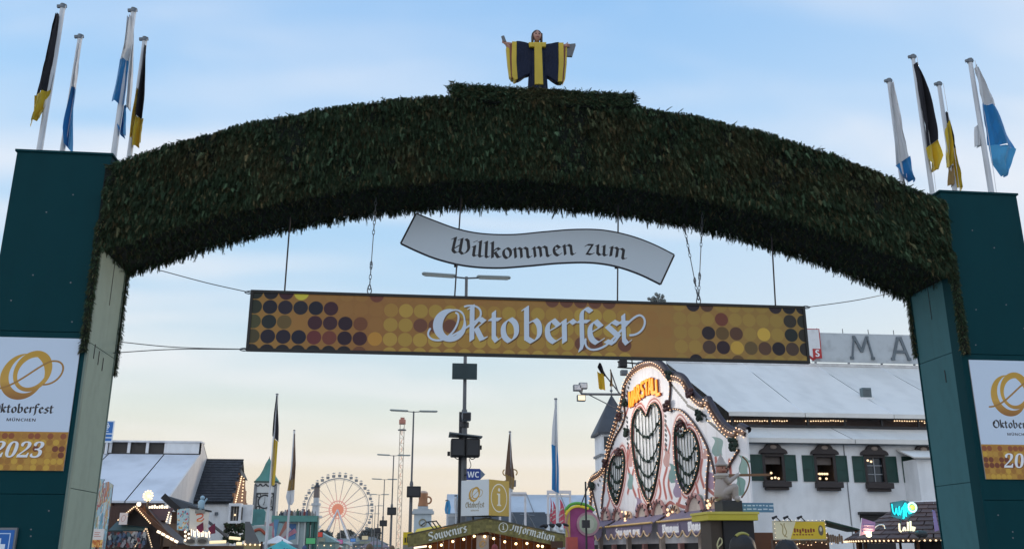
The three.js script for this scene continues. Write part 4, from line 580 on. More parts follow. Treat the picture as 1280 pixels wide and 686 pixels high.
  const lp = w2(778, 452, 0.2), sp2 = thing('spotlight_frame', 'black spotlight box and lamps on a frame at the top of the gable', 'floodlight', lp), ld = lp.clone().sub(EYE).dot(FWD), Q = (u, v) => at(u, v, ld);
  const bb0 = Q(774, 450), bb1 = Q(784, 459); put(sp2, 'box', box(bb0.x, bb1.x, bb1.y, bb0.y, lp.z - 0.4, lp.z + 0.2, 0.04), M.black);
  put(sp2, 'frame', [rod(Q(772, 452), Q(832, 458), 0.06), rod(Q(772, 459), Q(838, 464), 0.05), rod(Q(790, 450), Q(792, 466), 0.05), rod(Q(812, 452), Q(812, 462), 0.05), rod(Q(795, 466), Q(826, 488), 0.04), rod(Q(805, 448), Q(805, 470), 0.06)], M.black);
  for (const [u, v] of [[780, 466], [801, 456], [795, 463], [823, 455]]) { const c = Q(u, v); put(sp2, 'lamp_head', box(c.x - 0.26, c.x + 0.26, c.y - 0.2, c.y + 0.2, c.z - 0.2, c.z + 0.25, 0.05), M.galv); }
  // pair of small flags on the gable
  for (const [u0, v0, u1, v1, rows, lab] of [[775, 492, 748, 458, [['black', [[[165, 75], [180, 80]], [[150, 110], [200, 130]], [[175, 150], [240, 200]]]], ['yellow', [[[150, 140], [200, 160]], [[160, 260], [212, 275]]]]], 'black and yellow flag on a slanting stick on the gable, nearest the floodlights'], [774, 493, 763, 462, [['gold', [[[244, 120], [250, 125]], [[245, 180], [262, 200]], [[240, 240], [268, 250]]]]], 'small faded gold flag on a slanting stick close to the lit gable lettering']]) {
    const a = at(u0, v0, ld), b = at(u1, v1, ld), t = thing('small_flag', lab, 'flag', a); put(t, 'stick', rod(a, b, 0.05), M.galv);
    for (const [c, r] of rows) put(t, 'cloth', clothSheet(r.map((q) => q.map(([x, y]) => [x / 5.72 + 720, y / 5.72 + 440])), (u, v) => at(u, v, ld - 0.3), 0.15, 1), FL[c]);
  }
}

// ================================================================== white beer hall behind it
const ROOF = {};
{
  const z = -38.0, t = thing('beer_hall', 'long white beer hall with shuttered windows and pale membrane roof, right of the heart facade', 'hall', V(30, 0, z));
  const xl = 17.4, xr = 64, ZC = -40.4, E = atZ(1000, 553.5, z).y, y2 = atZ(1000, 534, ZC).y, y3 = atZ(1000, 521, ZC).y, zr = -50, yr = atZ(1040, 457.5, zr).y;
  Object.assign(ROOF, { y0: y3 + 0.1, z0: ZC + 0.5, y1: yr, z1: zr }); const P = (u, v) => atZ(u, v, z);
  // front wall in panels, with window openings
  const wins = [[953.5, 978.5, 568.5, 601.5], [1018, 1042.5, 569.5, 602.5], [1080.5, 1104.5, 570.5, 603.5]].map(([u0, u1, v0, v1]) => [P(u0, v0).x, P(u1, v0).x, P(u0, v1).y, P(u0, v0).y]);
  const seam = P(1059.5, 600).x, more = []; for (let k = 1; k < 7; k++) more.push(wins[2].map((q, i) => (i < 2 ? q + k * (wins[2][0] - wins[1][0]) : q)));
  const all = [...wins, ...more], doorBox = [P(1075, 650).x, P(1119, 650).x];
  const sect = [xl, seam, seam + 7.6, seam + 15.2, seam + 22.8, xr];
  for (let k = 0; k < 5; k++) { const a = sect[k], b = sect[k + 1] - 0.03, sh = poly([[a, 0], [b, 0], [b, E], [a, E]]); for (const w of all) if (w[0] > a && w[1] < b) { const p = new THREE.Path(); p.moveTo(w[0], w[2]); p.lineTo(w[1], w[2]); p.lineTo(w[1], w[3]); p.lineTo(w[0], w[3]); p.closePath(); sh.holes.push(p); } put(t, 'wall_panel', ext(sh, z - 0.25, z), M.whiteWall); }
  put(t, 'wall_seam', sect.slice(1, 5).map((s) => box(s - 0.045, s + 0.015, 0, E, z + 0.003, z + 0.03)), M.grey, { kind: 'stuff' });
  put(t, 'gutter', [rod(V(xl - 0.4, E + 0.02, z + 0.35), V(xr, E + 0.02, z + 0.35), 0.14)], M.galv);
  put(t, 'side_wall', [box(xl, xl + 0.25, 0, E, -62, z - 0.26), box(xr - 0.25, xr, 0, E, -62, z - 0.26), box(xl, xr, 0, E, -62, -61.7)], M.whiteWall);
  // lower roof strip in sheets, clerestory, upper roof in sheets
  const sheets = (y0, z0, y1, z1, xs, name) => { for (let k = 0; k < xs.length - 1; k++) { const b = xs[k + 1] - 0.05, rows = []; let a = xs[k]; for (let i = 0; i <= 8; i++) { const s = i / 8, r = []; a = xs[k] - (k === 0 && name === 'upper_roof_sheet' ? 0.9 * s : 0); for (let j = 0; j <= 8; j++) { const q = j / 8; r.push(V(a + (b - a) * q, y0 + (y1 - y0) * s - 0.22 * Math.sin(Math.PI * q) * Math.sin(Math.PI * s) + 0.02, z0 + (z1 - z0) * s)); } rows.push(r); } const g = quadsGeo(rows.reverse()); a = xs[k]; const lip = bar(V(a, y0 - 0.05, z0 + 0.02), V(b, y0 - 0.05, z0 + 0.02), 0.08, 0.26); put(t, name, [g, lip], M.tarp); } };
  sheets(E + 0.12, z + 0.5, y2, ZC - 0.1, [xl - 0.2, seam + 0.5, seam + 8, seam + 15.5, xr], 'lower_roof_sheet');
  const rx = [17.1, atZ(1008, 518, ZC + 0.6).x, atZ(1119, 518, ZC + 0.6).x, atZ(1119, 518, ZC + 0.6).x + 4.9, atZ(1119, 518, ZC + 0.6).x + 9.8, xr];
  sheets(y3 + 0.1, ZC + 0.5, yr, zr, rx, 'upper_roof_sheet');
  put(t, 'rear_roof', slab([V(16.3, yr, zr), V(xr, yr, zr), V(xr, E, -62), V(16.3, E, -62)], 0.1), M.tarp);
  for (const x of rx.slice(1, 5)) put(t, 'roof_rib', tube([V(x - 0.02, y3 + 0.14, ZC + 0.5), V(x - 0.02, (y3 + yr) / 2 + 0.06, (ZC + zr) / 2), V(x - 0.02, yr + 0.04, zr)], 0.045, 12, 5), M.white);
  put(t, 'ridge_cap', box(16.3, xr, yr - 0.04, yr + 0.16, zr - 0.2, zr + 0.15), M.white);
  put(t, 'clerestory_back', box(xl, xr, y2 - 0.4, y3 + 0.35, ZC - 0.6, ZC - 0.4), mat(0.05, 0.03, 0.025));
  put(t, 'clerestory_rail', [box(xl, xr, y2 - 0.06, y2 + 0.12, ZC - 0.06, ZC + 0.04), box(xl, xr, y3 - 0.1, y3 + 0.06, ZC - 0.06, ZC + 0.04)], M.dark);
  for (let x = xl; x < xr; x += 2.4) put(t, 'clerestory_post', box(x, x + 0.12, y2, y3, ZC - 0.1, ZC + 0.02), M.dark);
  const lights = []; for (const [a, b] of [[885, 985], [1008, 1058], [1119, 1160]]) for (let u = a; u < b; u += 3.1) lights.push(atZ(u, 526 + rr(-0.4, 0.4), ZC - 0.25)); for (let x = 30; x < xr - 1; x += 0.5) lights.push(V(x, (y2 + y3) / 2 + 0.1, ZC - 0.25));
  bulbs(t, 'bulb', lights, 0.045, M.bulb);
  // windows with pediment, sill box and shutters
  const brown = mat(0.032, 0.024, 0.024), shut = mat(0.006, 0.05, 0.04, { roughness: 0.55 });
  all.forEach((w, i) => {
    const [a, b, c, d] = w, cx = (a + b) / 2, f = put(t, 'window', [box(a - 0.06, a + 0.1, c, d, z - 0.05, z + 0.08), box(b - 0.1, b + 0.06, c, d, z - 0.05, z + 0.08), box(a - 0.06, b + 0.06, d - 0.08, d + 0.1, z - 0.05, z + 0.09), box(a - 0.06, b + 0.06, c - 0.06, c + 0.06, z - 0.05, z + 0.09)], brown);
    const sh = new THREE.Shape(); sh.moveTo(cx - 0.82, d + 0.1); sh.lineTo(cx + 0.82, d + 0.1); sh.quadraticCurveTo(cx + 0.78, d + 0.3, cx + 0.5, d + 0.36); sh.quadraticCurveTo(cx + 0.36, d + 0.66, cx, d + 0.68); sh.quadraticCurveTo(cx - 0.36, d + 0.66, cx - 0.5, d + 0.36); sh.quadraticCurveTo(cx - 0.78, d + 0.3, cx - 0.82, d + 0.1);
    const pd = put(f, 'pediment', ext(sh, z + 0.01, z + 0.22, 0.03), brown); put(f, 'crest', new THREE.SphereGeometry(0.16, 12, 6).scale(1.3, 0.8, 0.5).translate(cx, d + 0.44, z + 0.22), mat(0.3, 0.24, 0.2));
    put(f, 'sill_box', [box(a - 0.16, b + 0.22, c - 0.34, c - 0.02, z + 0.1, z + 0.5, 0.03), box(a - 0.05, b + 0.1, c - 0.5, c - 0.34, z + 0.05, z + 0.36, 0.03)], brown);
    for (const s of [-1, 1]) { const x0 = s < 0 ? a - 0.76 : b + 0.07, x1 = x0 + 0.69; put(f, 'shutter', [box(x0, x1, c + 0.03, d + 0.02, z + 0.01, z + 0.05), box(x0, x0 + 0.07, c + 0.03, d + 0.02, z + 0.052, z + 0.075), box(x1 - 0.07, x1, c + 0.03, d + 0.02, z + 0.052, z + 0.075), box(x0 + 0.07, x1 - 0.07, c + 0.03, c + 0.12, z + 0.052, z + 0.075), box(x0 + 0.07, x1 - 0.07, d - 0.07, d + 0.02, z + 0.052, z + 0.075), box(x0 + 0.07, x1 - 0.07, (c + d) / 2 - 0.04, (c + d) / 2 + 0.04, z + 0.052, z + 0.075)], shut); }
    if (i === 2 || i > 4) {
      put(f, 'pane', box(a + 0.1, b - 0.1, c + 0.06, d - 0.08, z - 0.14, z - 0.12), new THREE.MeshPhysicalMaterial({ color: 0x2a3640, roughness: 0.06, metalness: 0.4 }));
      put(f, 'glazing_bar', [box(cx - 0.03, cx + 0.03, c + 0.06, d - 0.08, z - 0.1, z - 0.06), ...[0.33, 0.66].map((q) => box(a + 0.1, b - 0.1, c + (d - c) * q - 0.025, c + (d - c) * q + 0.025, z - 0.115, z - 0.07))], mat(0.3, 0.32, 0.34)); bulbs(f, 'bulb', [V(a + 0.25, d - 0.22, z - 0.08), V(a + 0.45, d - 0.28, z - 0.08)], 0.07, M.bulb);
    } else {
      bulbs(f, 'bulb', i === 0 ? [V(cx + 0.05, c + 0.22, z - 0.5), V(cx + 0.3, c + 0.26, z - 0.6), V(cx + 0.42, c + 0.2, z - 0.4), V(cx + 0.2, c + 0.55, z - 0.9)] : [...Array(6)].map((_, k) => V(a + 0.22 + k * 0.15, c + 0.52, z - 0.6)).concat([V(cx - 0.18, c + 0.24, z - 0.4), V(cx + 0.26, c + 0.24, z - 0.5), V(cx - 0.1, d - 0.3, z - 0.9)]), 0.075, M.bulb);
      put(f, 'curtain', box(a + 0.1, b - 0.1, d - 0.5, d - 0.08, z - 0.22, z - 0.2), mat(0.12, 0.1, 0.09));
    }
    put(f, 'room', [box(a - 0.1, b + 0.1, c - 0.1, d + 0.1, z - 2.2, z - 2.1), box(a - 0.12, a - 0.1, c - 0.1, d + 0.1, z - 2.1, z - 0.26), box(b + 0.1, b + 0.12, c - 0.1, d + 0.1, z - 2.1, z - 0.26), box(a - 0.1, b + 0.1, d + 0.1, d + 0.12, z - 2.1, z - 0.26), box(a - 0.1, b + 0.1, c - 0.12, c - 0.1, z - 2.1, z - 0.26)], mat(0.04, 0.024, 0.018));
  });
  { const a = P(1075, 643), b = P(1116, 643); put(t, 'entrance', [box(a.x, b.x, 0, a.y, z + 0.003, z + 0.02), box(a.x - 0.1, b.x + 0.1, a.y, a.y + 0.14, z + 0.003, z + 0.3)], M.black); }
  { const a = P(1127, 566), b = P(1127, 600); put(t, 'side_annex', [box(a.x, a.x + 8, 0, a.y - 0.5, z + 0.01, z + 1.6)], M.whiteWall); put(t, 'annex_roof', slab([V(a.x - 0.3, a.y - 0.42, z + 1.9), V(a.x + 8.3, a.y - 0.42, z + 1.9), V(a.x + 8.3, a.y + 0.2, z + 0.05), V(a.x - 0.3, a.y + 0.2, z + 0.05)], 0.08), M.tarp); }
}
{
  // sign board on the ridge, with the shield beside it
  const z = -49.6, P = (u, v) => atZ(u, v, z), a = P(1004, 413), b = P(1140, 456), y0 = P(1070, 453).y, y1 = P(1070, 417).y, x0 = P(1014, 430).x, x1 = x0 + 17.5;
  const t = thing('roof_sign', 'pale grey name board with big grey capitals along the beer hall ridge', 'sign', V((x0 + x1) / 2, y0, z));
  put(t, 'board', box(x0, x1, y0, y1, z - 0.15, z), mat(0.5, 0.54, 0.56)); put(t, 'stand', [...Array(7)].map((_, k) => bar(V(x0 + 0.8 + k * 2.6, y0 - 0.5, z - 1.6), V(x0 + 0.8 + k * 2.6, y1 - 0.2, z - 0.2), 0.12, 0.12)), M.galv);
  const step = P(1125, 435).x - P(1077, 435).x, lx = P(1077, 435).x, yb = P(1077, 448.5).y, hgt = P(1077, 421).y - yb;
  const jug = { M: [[[-0.8, 0], [-0.5, 1]], [[-0.5, 1], [0, 0.32]], [[0, 0.32], [0.5, 1]], [[0.5, 1], [0.8, 0]], [[-0.95, 0.03], [-0.68, 0.03]], [[0.68, 0.03], [0.95, 0.03]], [[-0.62, 0.97], [-0.42, 0.97]], [[0.42, 0.97], [0.62, 0.97]]], A: [[[-0.62, 0], [-0.08, 1]], [[0.12, 1], [0.62, 0]], [[-0.2, 0.97], [0.24, 0.97]], [[-0.42, 0.36], [0.42, 0.36]], [[-0.78, 0.03], [-0.48, 0.03]], [[0.48, 0.03], [0.78, 0.03]]] };
  [...'MARSTALL'].forEach((ch, i) => { if (jug[ch]) { if (lx + i * step < x1 - 0.5) put(t, 'letter', jug[ch].map(([p, q], m) => bar(V(lx + i * step + p[0], yb + p[1] * hgt, z + 0.05 + m * 0.002), V(lx + i * step + q[0], yb + q[1] * hgt, z + 0.05 + m * 0.002), 0.1, 0.2)), mat(0.14, 0.17, 0.19)); return; } const g = text3(ch, 1, 0.08, serif), bb = g.boundingBox, w = (ch === 'M' ? 1.62 : 1.36); g.translate(-(bb.min.x + bb.max.x) / 2, 0, 0).scale(w / (bb.max.x - bb.min.x), hgt / (bb.max.y - bb.min.y), 1).translate(lx + i * step, yb, z + 0.003); if (lx + i * step < x1 - 0.5) put(t, 'letter', g, mat(0.14, 0.17, 0.19)); });
  put(t, 'spike', [...Array(9)].map((_, k) => rod(V(x0 + 0.6 + k * 2, y1, z - 0.05), V(x0 + 0.6 + k * 2, y1 + 0.35, z - 0.05), 0.03)), M.galv, { kind: 'stuff' });
  const s0 = P(1002, 411), s1 = P(1027.5, 451), cx = (s0.x + s1.x) / 2, W2 = (s1.x - s0.x) / 2, sh = (k) => { const s = new THREE.Shape(); s.moveTo(cx - W2 * k, s0.y - (1 - k) * 0.5); s.lineTo(cx + W2 * k, s0.y - (1 - k) * 0.5); s.lineTo(cx + W2 * k, s1.y + 0.9); s.quadraticCurveTo(cx + W2 * k * 0.9, s1.y + 0.3 + (1 - k), cx, s1.y + (1 - k) * 1.2); s.quadraticCurveTo(cx - W2 * k * 0.9, s1.y + 0.3 + (1 - k), cx - W2 * k, s1.y + 0.9); s.closePath(); return s; };
  const q = thing('shield_sign', 'red and white brewery shield with a letter S at the end of the roof sign', 'sign', V(cx, s1.y, z)); put(q, 'shield', ext(sh(1), z + 0.04, z + 0.16), M.red); put(q, 'field', ext(sh(0.86), z + 0.165, z + 0.2), mat(0.72, 0.73, 0.74));
  const br = P(1021.5, 446.5); put(q, 'red_corner', box(br.x - 0.36, br.x + 0.3, br.y - 0.12, br.y + 0.58, z + 0.205, z + 0.24), M.red); const g = text3('S', 0.5, 0.03); put(q, 'letter', g.translate(br.x - 0.22, br.y + 0.0, z + 0.243), M.white); 
  const vr = (zz) => atZ(1084.5, 496.5, zz).y - (ROOF.y0 + (ROOF.y1 - ROOF.y0) * (zz - ROOF.z0) / (ROOF.z1 - ROOF.z0)); let vz = ROOF.z0; while (vz > ROOF.z1 && vr(vz) > 0) vz -= 0.05; vz += 0.25; const v0 = atZ(1079.5, 496.5, vz), v1 = atZ(1089.5, 484.5, vz), vt = thing('roof_vent', 'small square grey vent box on the pale beer hall roof', 'vent', V((v0.x + v1.x) / 2, v0.y, vz)); put(vt, 'casing', box(v0.x, v1.x, v0.y, v1.y, vz - 0.4, vz, 0.03), mat(0.12, 0.17, 0.18)); put(vt, 'louvre', [0.2, 0.4, 0.6, 0.8].map((k) => box(v0.x + 0.06, v1.x - 0.06, v0.y + (v1.y - v0.y) * k - 0.02, v0.y + (v1.y - v0.y) * k + 0.02, vz + 0.003, vz + 0.04)), M.galv, { kind: 'stuff' }); put(vt, 'curb', box(v0.x - 0.1, v1.x + 0.1, v0.y - 0.5, v0.y - 0.01, vz - 0.5, vz + 0.1), M.white);
}
{
  // grey spire between the facade and the sky
  const D = 85, c = at(766, 543, D), ap = at(765, 493, D), h = 1.72, t = thing('spire_tower', 'square white turret with tall grey pointed roof left of the heart facade gable', 'tower', V(c.x, 0, c.z));
  put(t, 'shaft', box(c.x - h * 0.82, c.x + h * 0.82, 0, c.y, c.z - h * 0.82, c.z + h * 0.82), M.whiteWall);
  const rf = put(t, 'roof', [new THREE.ConeGeometry(h * 1.42, ap.y - c.y, 4, 1).rotateY(Math.PI / 4).translate(c.x, (ap.y + c.y) / 2, c.z), box(c.x - h, c.x + h, c.y - 0.16, c.y, c.z - h, c.z + h)], mat(0.06, 0.065, 0.075)); put(rf, 'finial', [rod(V(c.x, ap.y - 0.1, c.z), V(c.x, ap.y + 0.9, c.z), 0.05), sph(V(c.x, ap.y + 0.35, c.z), 0.14, 8, 6)], M.galv);
  for (const k of [0, 1, 2]) for (const yy of [1.2]) { const x = c.x - 0.9 + k * 0.9; const w = put(t, 'window', box(x - 0.26, x + 0.26, c.y - 1.5, c.y - 0.35, c.z + h * 0.82 + 0.003, c.z + h * 0.82 + 0.05), mat(0.05, 0.055, 0.06)); put(w, 'frame', [box(x - 0.34, x - 0.26, c.y - 1.5, c.y - 0.35, c.z + h * 0.82 + 0.003, c.z + h * 0.82 + 0.09), box(x + 0.26, x + 0.34, c.y - 1.5, c.y - 0.35, c.z + h * 0.82 + 0.003, c.z + h * 0.82 + 0.09)], M.white); }
  put(t, 'string_course', box(c.x - h * 0.9, c.x + h * 0.9, c.y - 2.1, c.y - 1.9, c.z - h * 0.9, c.z + h * 0.9), M.grey);
}
{
  // dark kiosk with a carved crossbow figure
  const z = -11, a = atZ(886, 648, z), b = atZ(946, 641, z), cy0 = atZ(886, 650.5, z).y, cy1 = atZ(886, 640, z).y, x0 = atZ(884, 645, z).x, x1 = atZ(946.5, 645, z).x, cx = (x0 + x1) / 2 + 0.12;
  const t = thing('dark_kiosk', 'narrow black kiosk with a yellow cornice, in front of the heart facade', 'kiosk', V(cx, 0, z));
  put(t, 'body', box(atZ(905, 660, z).x, atZ(943, 660, z).x, 0, cy0, z - 1.2, z), M.black); put(t, 'side_panel', box(x0 + 0.12, atZ(904.5, 660, z).x, 0, cy0, z - 1.0, z - 0.1), mat(0.07, 0.05, 0.035)); put(t, 'cornice', [box(x0, x1, cy0 + 0.003, cy1, z - 1.4, z + 0.1, 0.02)], mat(0.62, 0.52, 0.05)); put(t, 'cornice_lip', box(x0 - 0.03, x1 + 0.03, cy1 - 0.05, cy1 + 0.012, z - 1.42, z + 0.12), mat(0.66, 0.56, 0.1)); put(t, 'ornament', tube([[899, 690], [897, 680], [901, 672], [903, 678], [898, 684]].map(([u, v]) => atZ(u, v, z + 0.06)), 0.02, 20, 6), mat(0.6, 0.55, 0.3));
  const fz = z - 0.5, P = (u, v) => atZ(u / 5.44 + 840, v / 5.44 + 560, fz), plTop = P(385, 360).y, fx = P(350, 300).x;
  put(t, 'plinth', box(P(318, 400).x, P(452, 400).x, cy1 + 0.003, plTop, fz - 0.35, fz + 0.35, 0.02), M.dark);
  const f = thing('archer_statue', 'seated carved figure in pale ruffled costume and pointed hat aiming a wooden crossbow', 'statue', V(fx, plTop, fz));
  const pale = mat(0.42, 0.36, 0.32, { roughness: 0.55 }), woodF = mat(0.22, 0.11, 0.05), rim = mat(0.18, 0.04, 0.03), q = (u, v, dz = 0) => { const p = P(u, v); p.z += dz; return p; }, r = (px) => px / 5.44 / FOC * 26.5;
  put(f, 'torso', [new THREE.LatheGeometry([[0, 0], [r(62), 0], [r(70), r(40)], [r(62), r(95)], [r(50), r(140)], [r(34), r(165)], [0, r(170)]].map(([a2, b2]) => new THREE.Vector2(a2, b2)), 20).scale(0.85, 1, 0.8).translate(fx, plTop + r(2), fz)], pale);
  put(f, 'leg', [rod(q(345, 310, 0.1), q(405, 272, 0.25), r(34), r(26)), sph(q(405, 272, 0.25), r(27)), rod(q(405, 272, 0.25), q(415, 350, 0.25), r(26), r(18)), sph(q(420, 350, 0.32), r(20))], pale); put(f, 'leg', [rod(q(340, 315, -0.1), q(395, 320, -0.2), r(34), r(26)), sph(q(395, 320, -0.2), r(26)), rod(q(395, 320, -0.2), q(330, 345, -0.2), r(22), r(16))], pale);
  put(f, 'belt', new THREE.TorusGeometry(r(56), r(8), 8, 20).rotateX(Math.PI / 2).scale(0.9, 1, 0.8).translate(fx, q(0, 335).y, fz), rim);
  put(f, 'ruff', [0, 1].map((k) => new THREE.TorusGeometry(r(36 + k * 6), r(13), 8, 18).rotateX(Math.PI / 2).translate(fx, q(0, 196 - k * 12).y, fz)), mat(0.5, 0.44, 0.38));
  const hd = put(f, 'head', [new THREE.SphereGeometry(r(33), 18, 14).scale(1, 1.1, 1).translate(fx, q(0, 140).y, fz), sph(q(378, 142, 0.05), r(8), 8, 6)], mat(0.42, 0.2, 0.14)); put(hd, 'hat', [new THREE.ConeGeometry(r(38), r(80), 18).translate(fx - r(2), q(0, 72).y, fz), new THREE.TorusGeometry(r(36), r(9), 8, 18).rotateX(Math.PI / 2).translate(fx, q(0, 112).y, fz)], pale); put(hd, 'eye', [-1, 1].map((s) => sph(V(fx + s * r(13) + r(8), q(0, 134).y, fz + r(30)), r(5), 6, 5)), M.black); put(hd, 'mouth', box(fx - r(6), fx + r(18), q(0, 158).y - r(3), q(0, 158).y + r(3), fz + r(26), fz + r(33)), rim);
  for (const s of [-1, 1]) { const hand = q(s > 0 ? 430 : 395, s > 0 ? 188 : 190, 0.12 * s + 0.1), el = q(372, 232, 0.22 * s); put(f, 'arm', [rod(q(345 + s * 6, 205, 0.2 * s), el, r(20), r(17)), sph(el, r(17)), rod(el, hand, r(17), r(12)), sph(hand, r(12), 8, 6), ...[0, 1, 2, 3].map((k) => rod(hand.clone().add(V(r(3) * k - r(4), r(4), 0.02)), hand.clone().add(V(r(3) * k - r(3), r(12), -0.02)), r(3), r(2.5), 6))], pale); }
  put(f, 'crossbow_stock', [bar(q(372, 188, 0.15), q(655, 184, 0.15), 0.07, r(15)), bar(q(372, 190, 0.15), q(320, 200, 0.12), 0.08, r(26))], woodF); put(f, 'crossbow_bow', tube([q(468, 60, 0.15), q(500, 95, 0.15), q(516, 145, 0.15), q(518, 186, 0.15), q(514, 235, 0.15), q(495, 290, 0.15), q(462, 340, 0.15)], r(5), 30, 7), woodF); put(f, 'bowstring', [rod(q(468, 60, 0.15), q(440, 186, 0.15), r(1.6)), rod(q(462, 340, 0.15), q(440, 186, 0.15), r(1.6))], M.grey);
  // blue board behind
  const s0 = atZ(922, 640, z - 0.2), s1 = atZ(967, 628.5, z - 0.2), tx = canvasTex(256, 72, (x, w, h) => { x.fillStyle = '#5b87a0'; x.fillRect(0, 0, w, h); x.fillStyle = '#cfdde4'; for (const y of [14, 42]) { let X = 16; while (X < 236) { const l = 8 + hash(X, y, 2) * 26; x.fillRect(X, y + hash(X, y, 5) * 4, l, 10); X += l + 9; } } });
  const st = thing('blue_board_sign', 'small blue board with two lines of white writing beside the crossbow figure', 'sign', V((s0.x + s1.x) / 2, s0.y, z)); put(st, 'face', decalUV(new THREE.PlaneGeometry(s1.x - s0.x, s1.y - s0.y).translate((s0.x + s1.x) / 2, (s0.y + s1.y) / 2, z - 0.197), s0.x, s1.x, s0.y, s1.y), printed(tx), { uv: true }); put(st, 'board', box(s0.x, s1.x, s0.y, s1.y, z - 0.24, z - 0.2), M.dark); put(st, 'bracket', rod(V(s0.x + 0.1, s0.y + 0.05, z - 0.26), V(s0.x + 0.1, cy1, z - 0.26), 0.03), M.dark);
}
{
  // stall with the yellow sign board and little lamps
  const z = -20, x0 = atZ(968, 660, z).x, x1 = atZ(1032, 660, z).x, yT = atZ(1000, 652, z).y, yB = atZ(1000, 673.5, z).y, tx = canvasTex(512, 172, (x, w, h) => { x.fillStyle = '#e3c234'; x.fillRect(0, 0, w, h); x.fillStyle = '#efe6c0'; x.fillRect(0, 0, 150, h); x.beginPath(); x.moveTo(150, 0); x.lineTo(215, 0); x.lineTo(150, h); x.fill(); x.strokeStyle = '#b09a60'; x.lineWidth = 9; x.beginPath(); x.moveTo(60, 20); x.bezierCurveTo(120, 60, 30, 120, 120, 155); x.moveTo(100, 15); x.bezierCurveTo(80, 60, 150, 90, 90, 150); x.stroke(); x.fillStyle = '#8a3a1c'; for (let X = 190, k = 0; X < 400; X += 27, k++) { x.fillRect(X, 66 + (k % 3) * 5, 19, 42 - (k % 2) * 10); } for (let X = 180; X < 390; X += 30) x.fillRect(X, 124, 20, 12); x.fillStyle = '#6b6250'; x.beginPath(); x.ellipse(460, 86, 26, 52, 0, 0, 7); x.fill(); x.fillStyle = '#d8d0b0'; x.beginPath(); x.ellipse(460, 74, 13, 24, 0, 0, 7); x.fill(); });
  const t = thing('snack_stall', 'stall with a wide yellow and cream sign board lit by three small lamps', 'stall', V((x0 + x1) / 2, 0, z));
  put(t, 'sign_face', decalUV(new THREE.PlaneGeometry(x1 - x0 - 0.04, yT - yB).translate((x0 + x1) / 2, (yT + yB) / 2, z + 0.055), x0, x1, yB, yT), printed(tx), { uv: true }); put(t, 'sign_box', box(x0, x1, yB - 0.04, yT + 0.03, z - 0.15, z + 0.05), mat(0.6, 0.55, 0.4)); bulbs(t, 'bulb', along([V(x0, yB - 0.03, z + 0.07), V(x0, yT + 0.05, z + 0.07), V(x1, yT + 0.05, z + 0.07), V(x1, yB, z + 0.07)], 0.16), 0.014, M.bulbWhite);
  for (const u of [970, 984, 1001]) { const p = atZ(u, 651, z), q = p.clone().add(V(-0.12, 0.16, 0.3)); put(t, 'sign_lamp', [rod(V(p.x + 0.2, yT, z), q, 0.02), rod(q.clone().add(V(-0.12, -0.08, 0.03)), q.clone().add(V(0.06, 0.0, 0)), 0.055, 0.03)], M.black); }
  const xr = atZ(1078, 660, z).x, yr0 = atZ(1032, 650, z).y, yr1 = atZ(1078, 662, z).y; put(t, 'roof', [slab([V(x0 + 1.0, yT - 0.02, z - 0.16), V(x1 + 0.02, yr0, z - 0.16), V(x1, yr0, z - 1.2), V(x0 + 1.0, yT - 0.02, z - 1.2)], 0.06), slab([V(x1 + 0.03, yr0, z + 0.05), V(xr, yr1, z + 0.05), V(xr, yr1, z - 1.2), V(x1 + 0.03, yr0, z - 1.2)], 0.06)], M.greenDark); bulbs(t, 'bulb', along([V(x1, yr0 + 0.02, z + 0.1), V(xr, yr1 + 0.02, z + 0.1)], 0.12), 0.022, M.white);
  put(t, 'front', [box(x0, xr, 0, 1.1, z - 0.4, z), box(x0, x0 + 0.1, 1.1, yB, z - 0.4, z - 0.2), box(xr - 0.1, xr, 1.1, yr1, z - 0.4, z - 0.2)], M.wood); put(t, 'back', box(x0, xr, 0, yr1 - 0.05, z - 3, z - 2.9), M.wood); bulbs(t, 'bulb', [...Array(16)].map(() => V(rr(x0 + 0.6, xr - 0.4), rr(1.9, yB - 0.08), z - rr(0.6, 2))), 0.022, M.bulb);
  put(t, 'hanging_goods', [...Array(26)].map((_, k) => { const x = x0 + 0.7 + (xr - x0 - 1.2) * k / 26; return new THREE.CapsuleGeometry(0.04, 0.22, 3, 6).translate(x, 2.18 - hash(k, 1, 1) * 0.12, z - 0.5); }), mat(0.4, 0.28, 0.18), { kind: 'stuff' }); const l = new THREE.PointLight(0xffb46a, 1.5); l.position.set((x0 + xr) / 2, 2.1, z - 1.4); l.castShadow = true; t.add(l); l.position.sub(t.position);
}
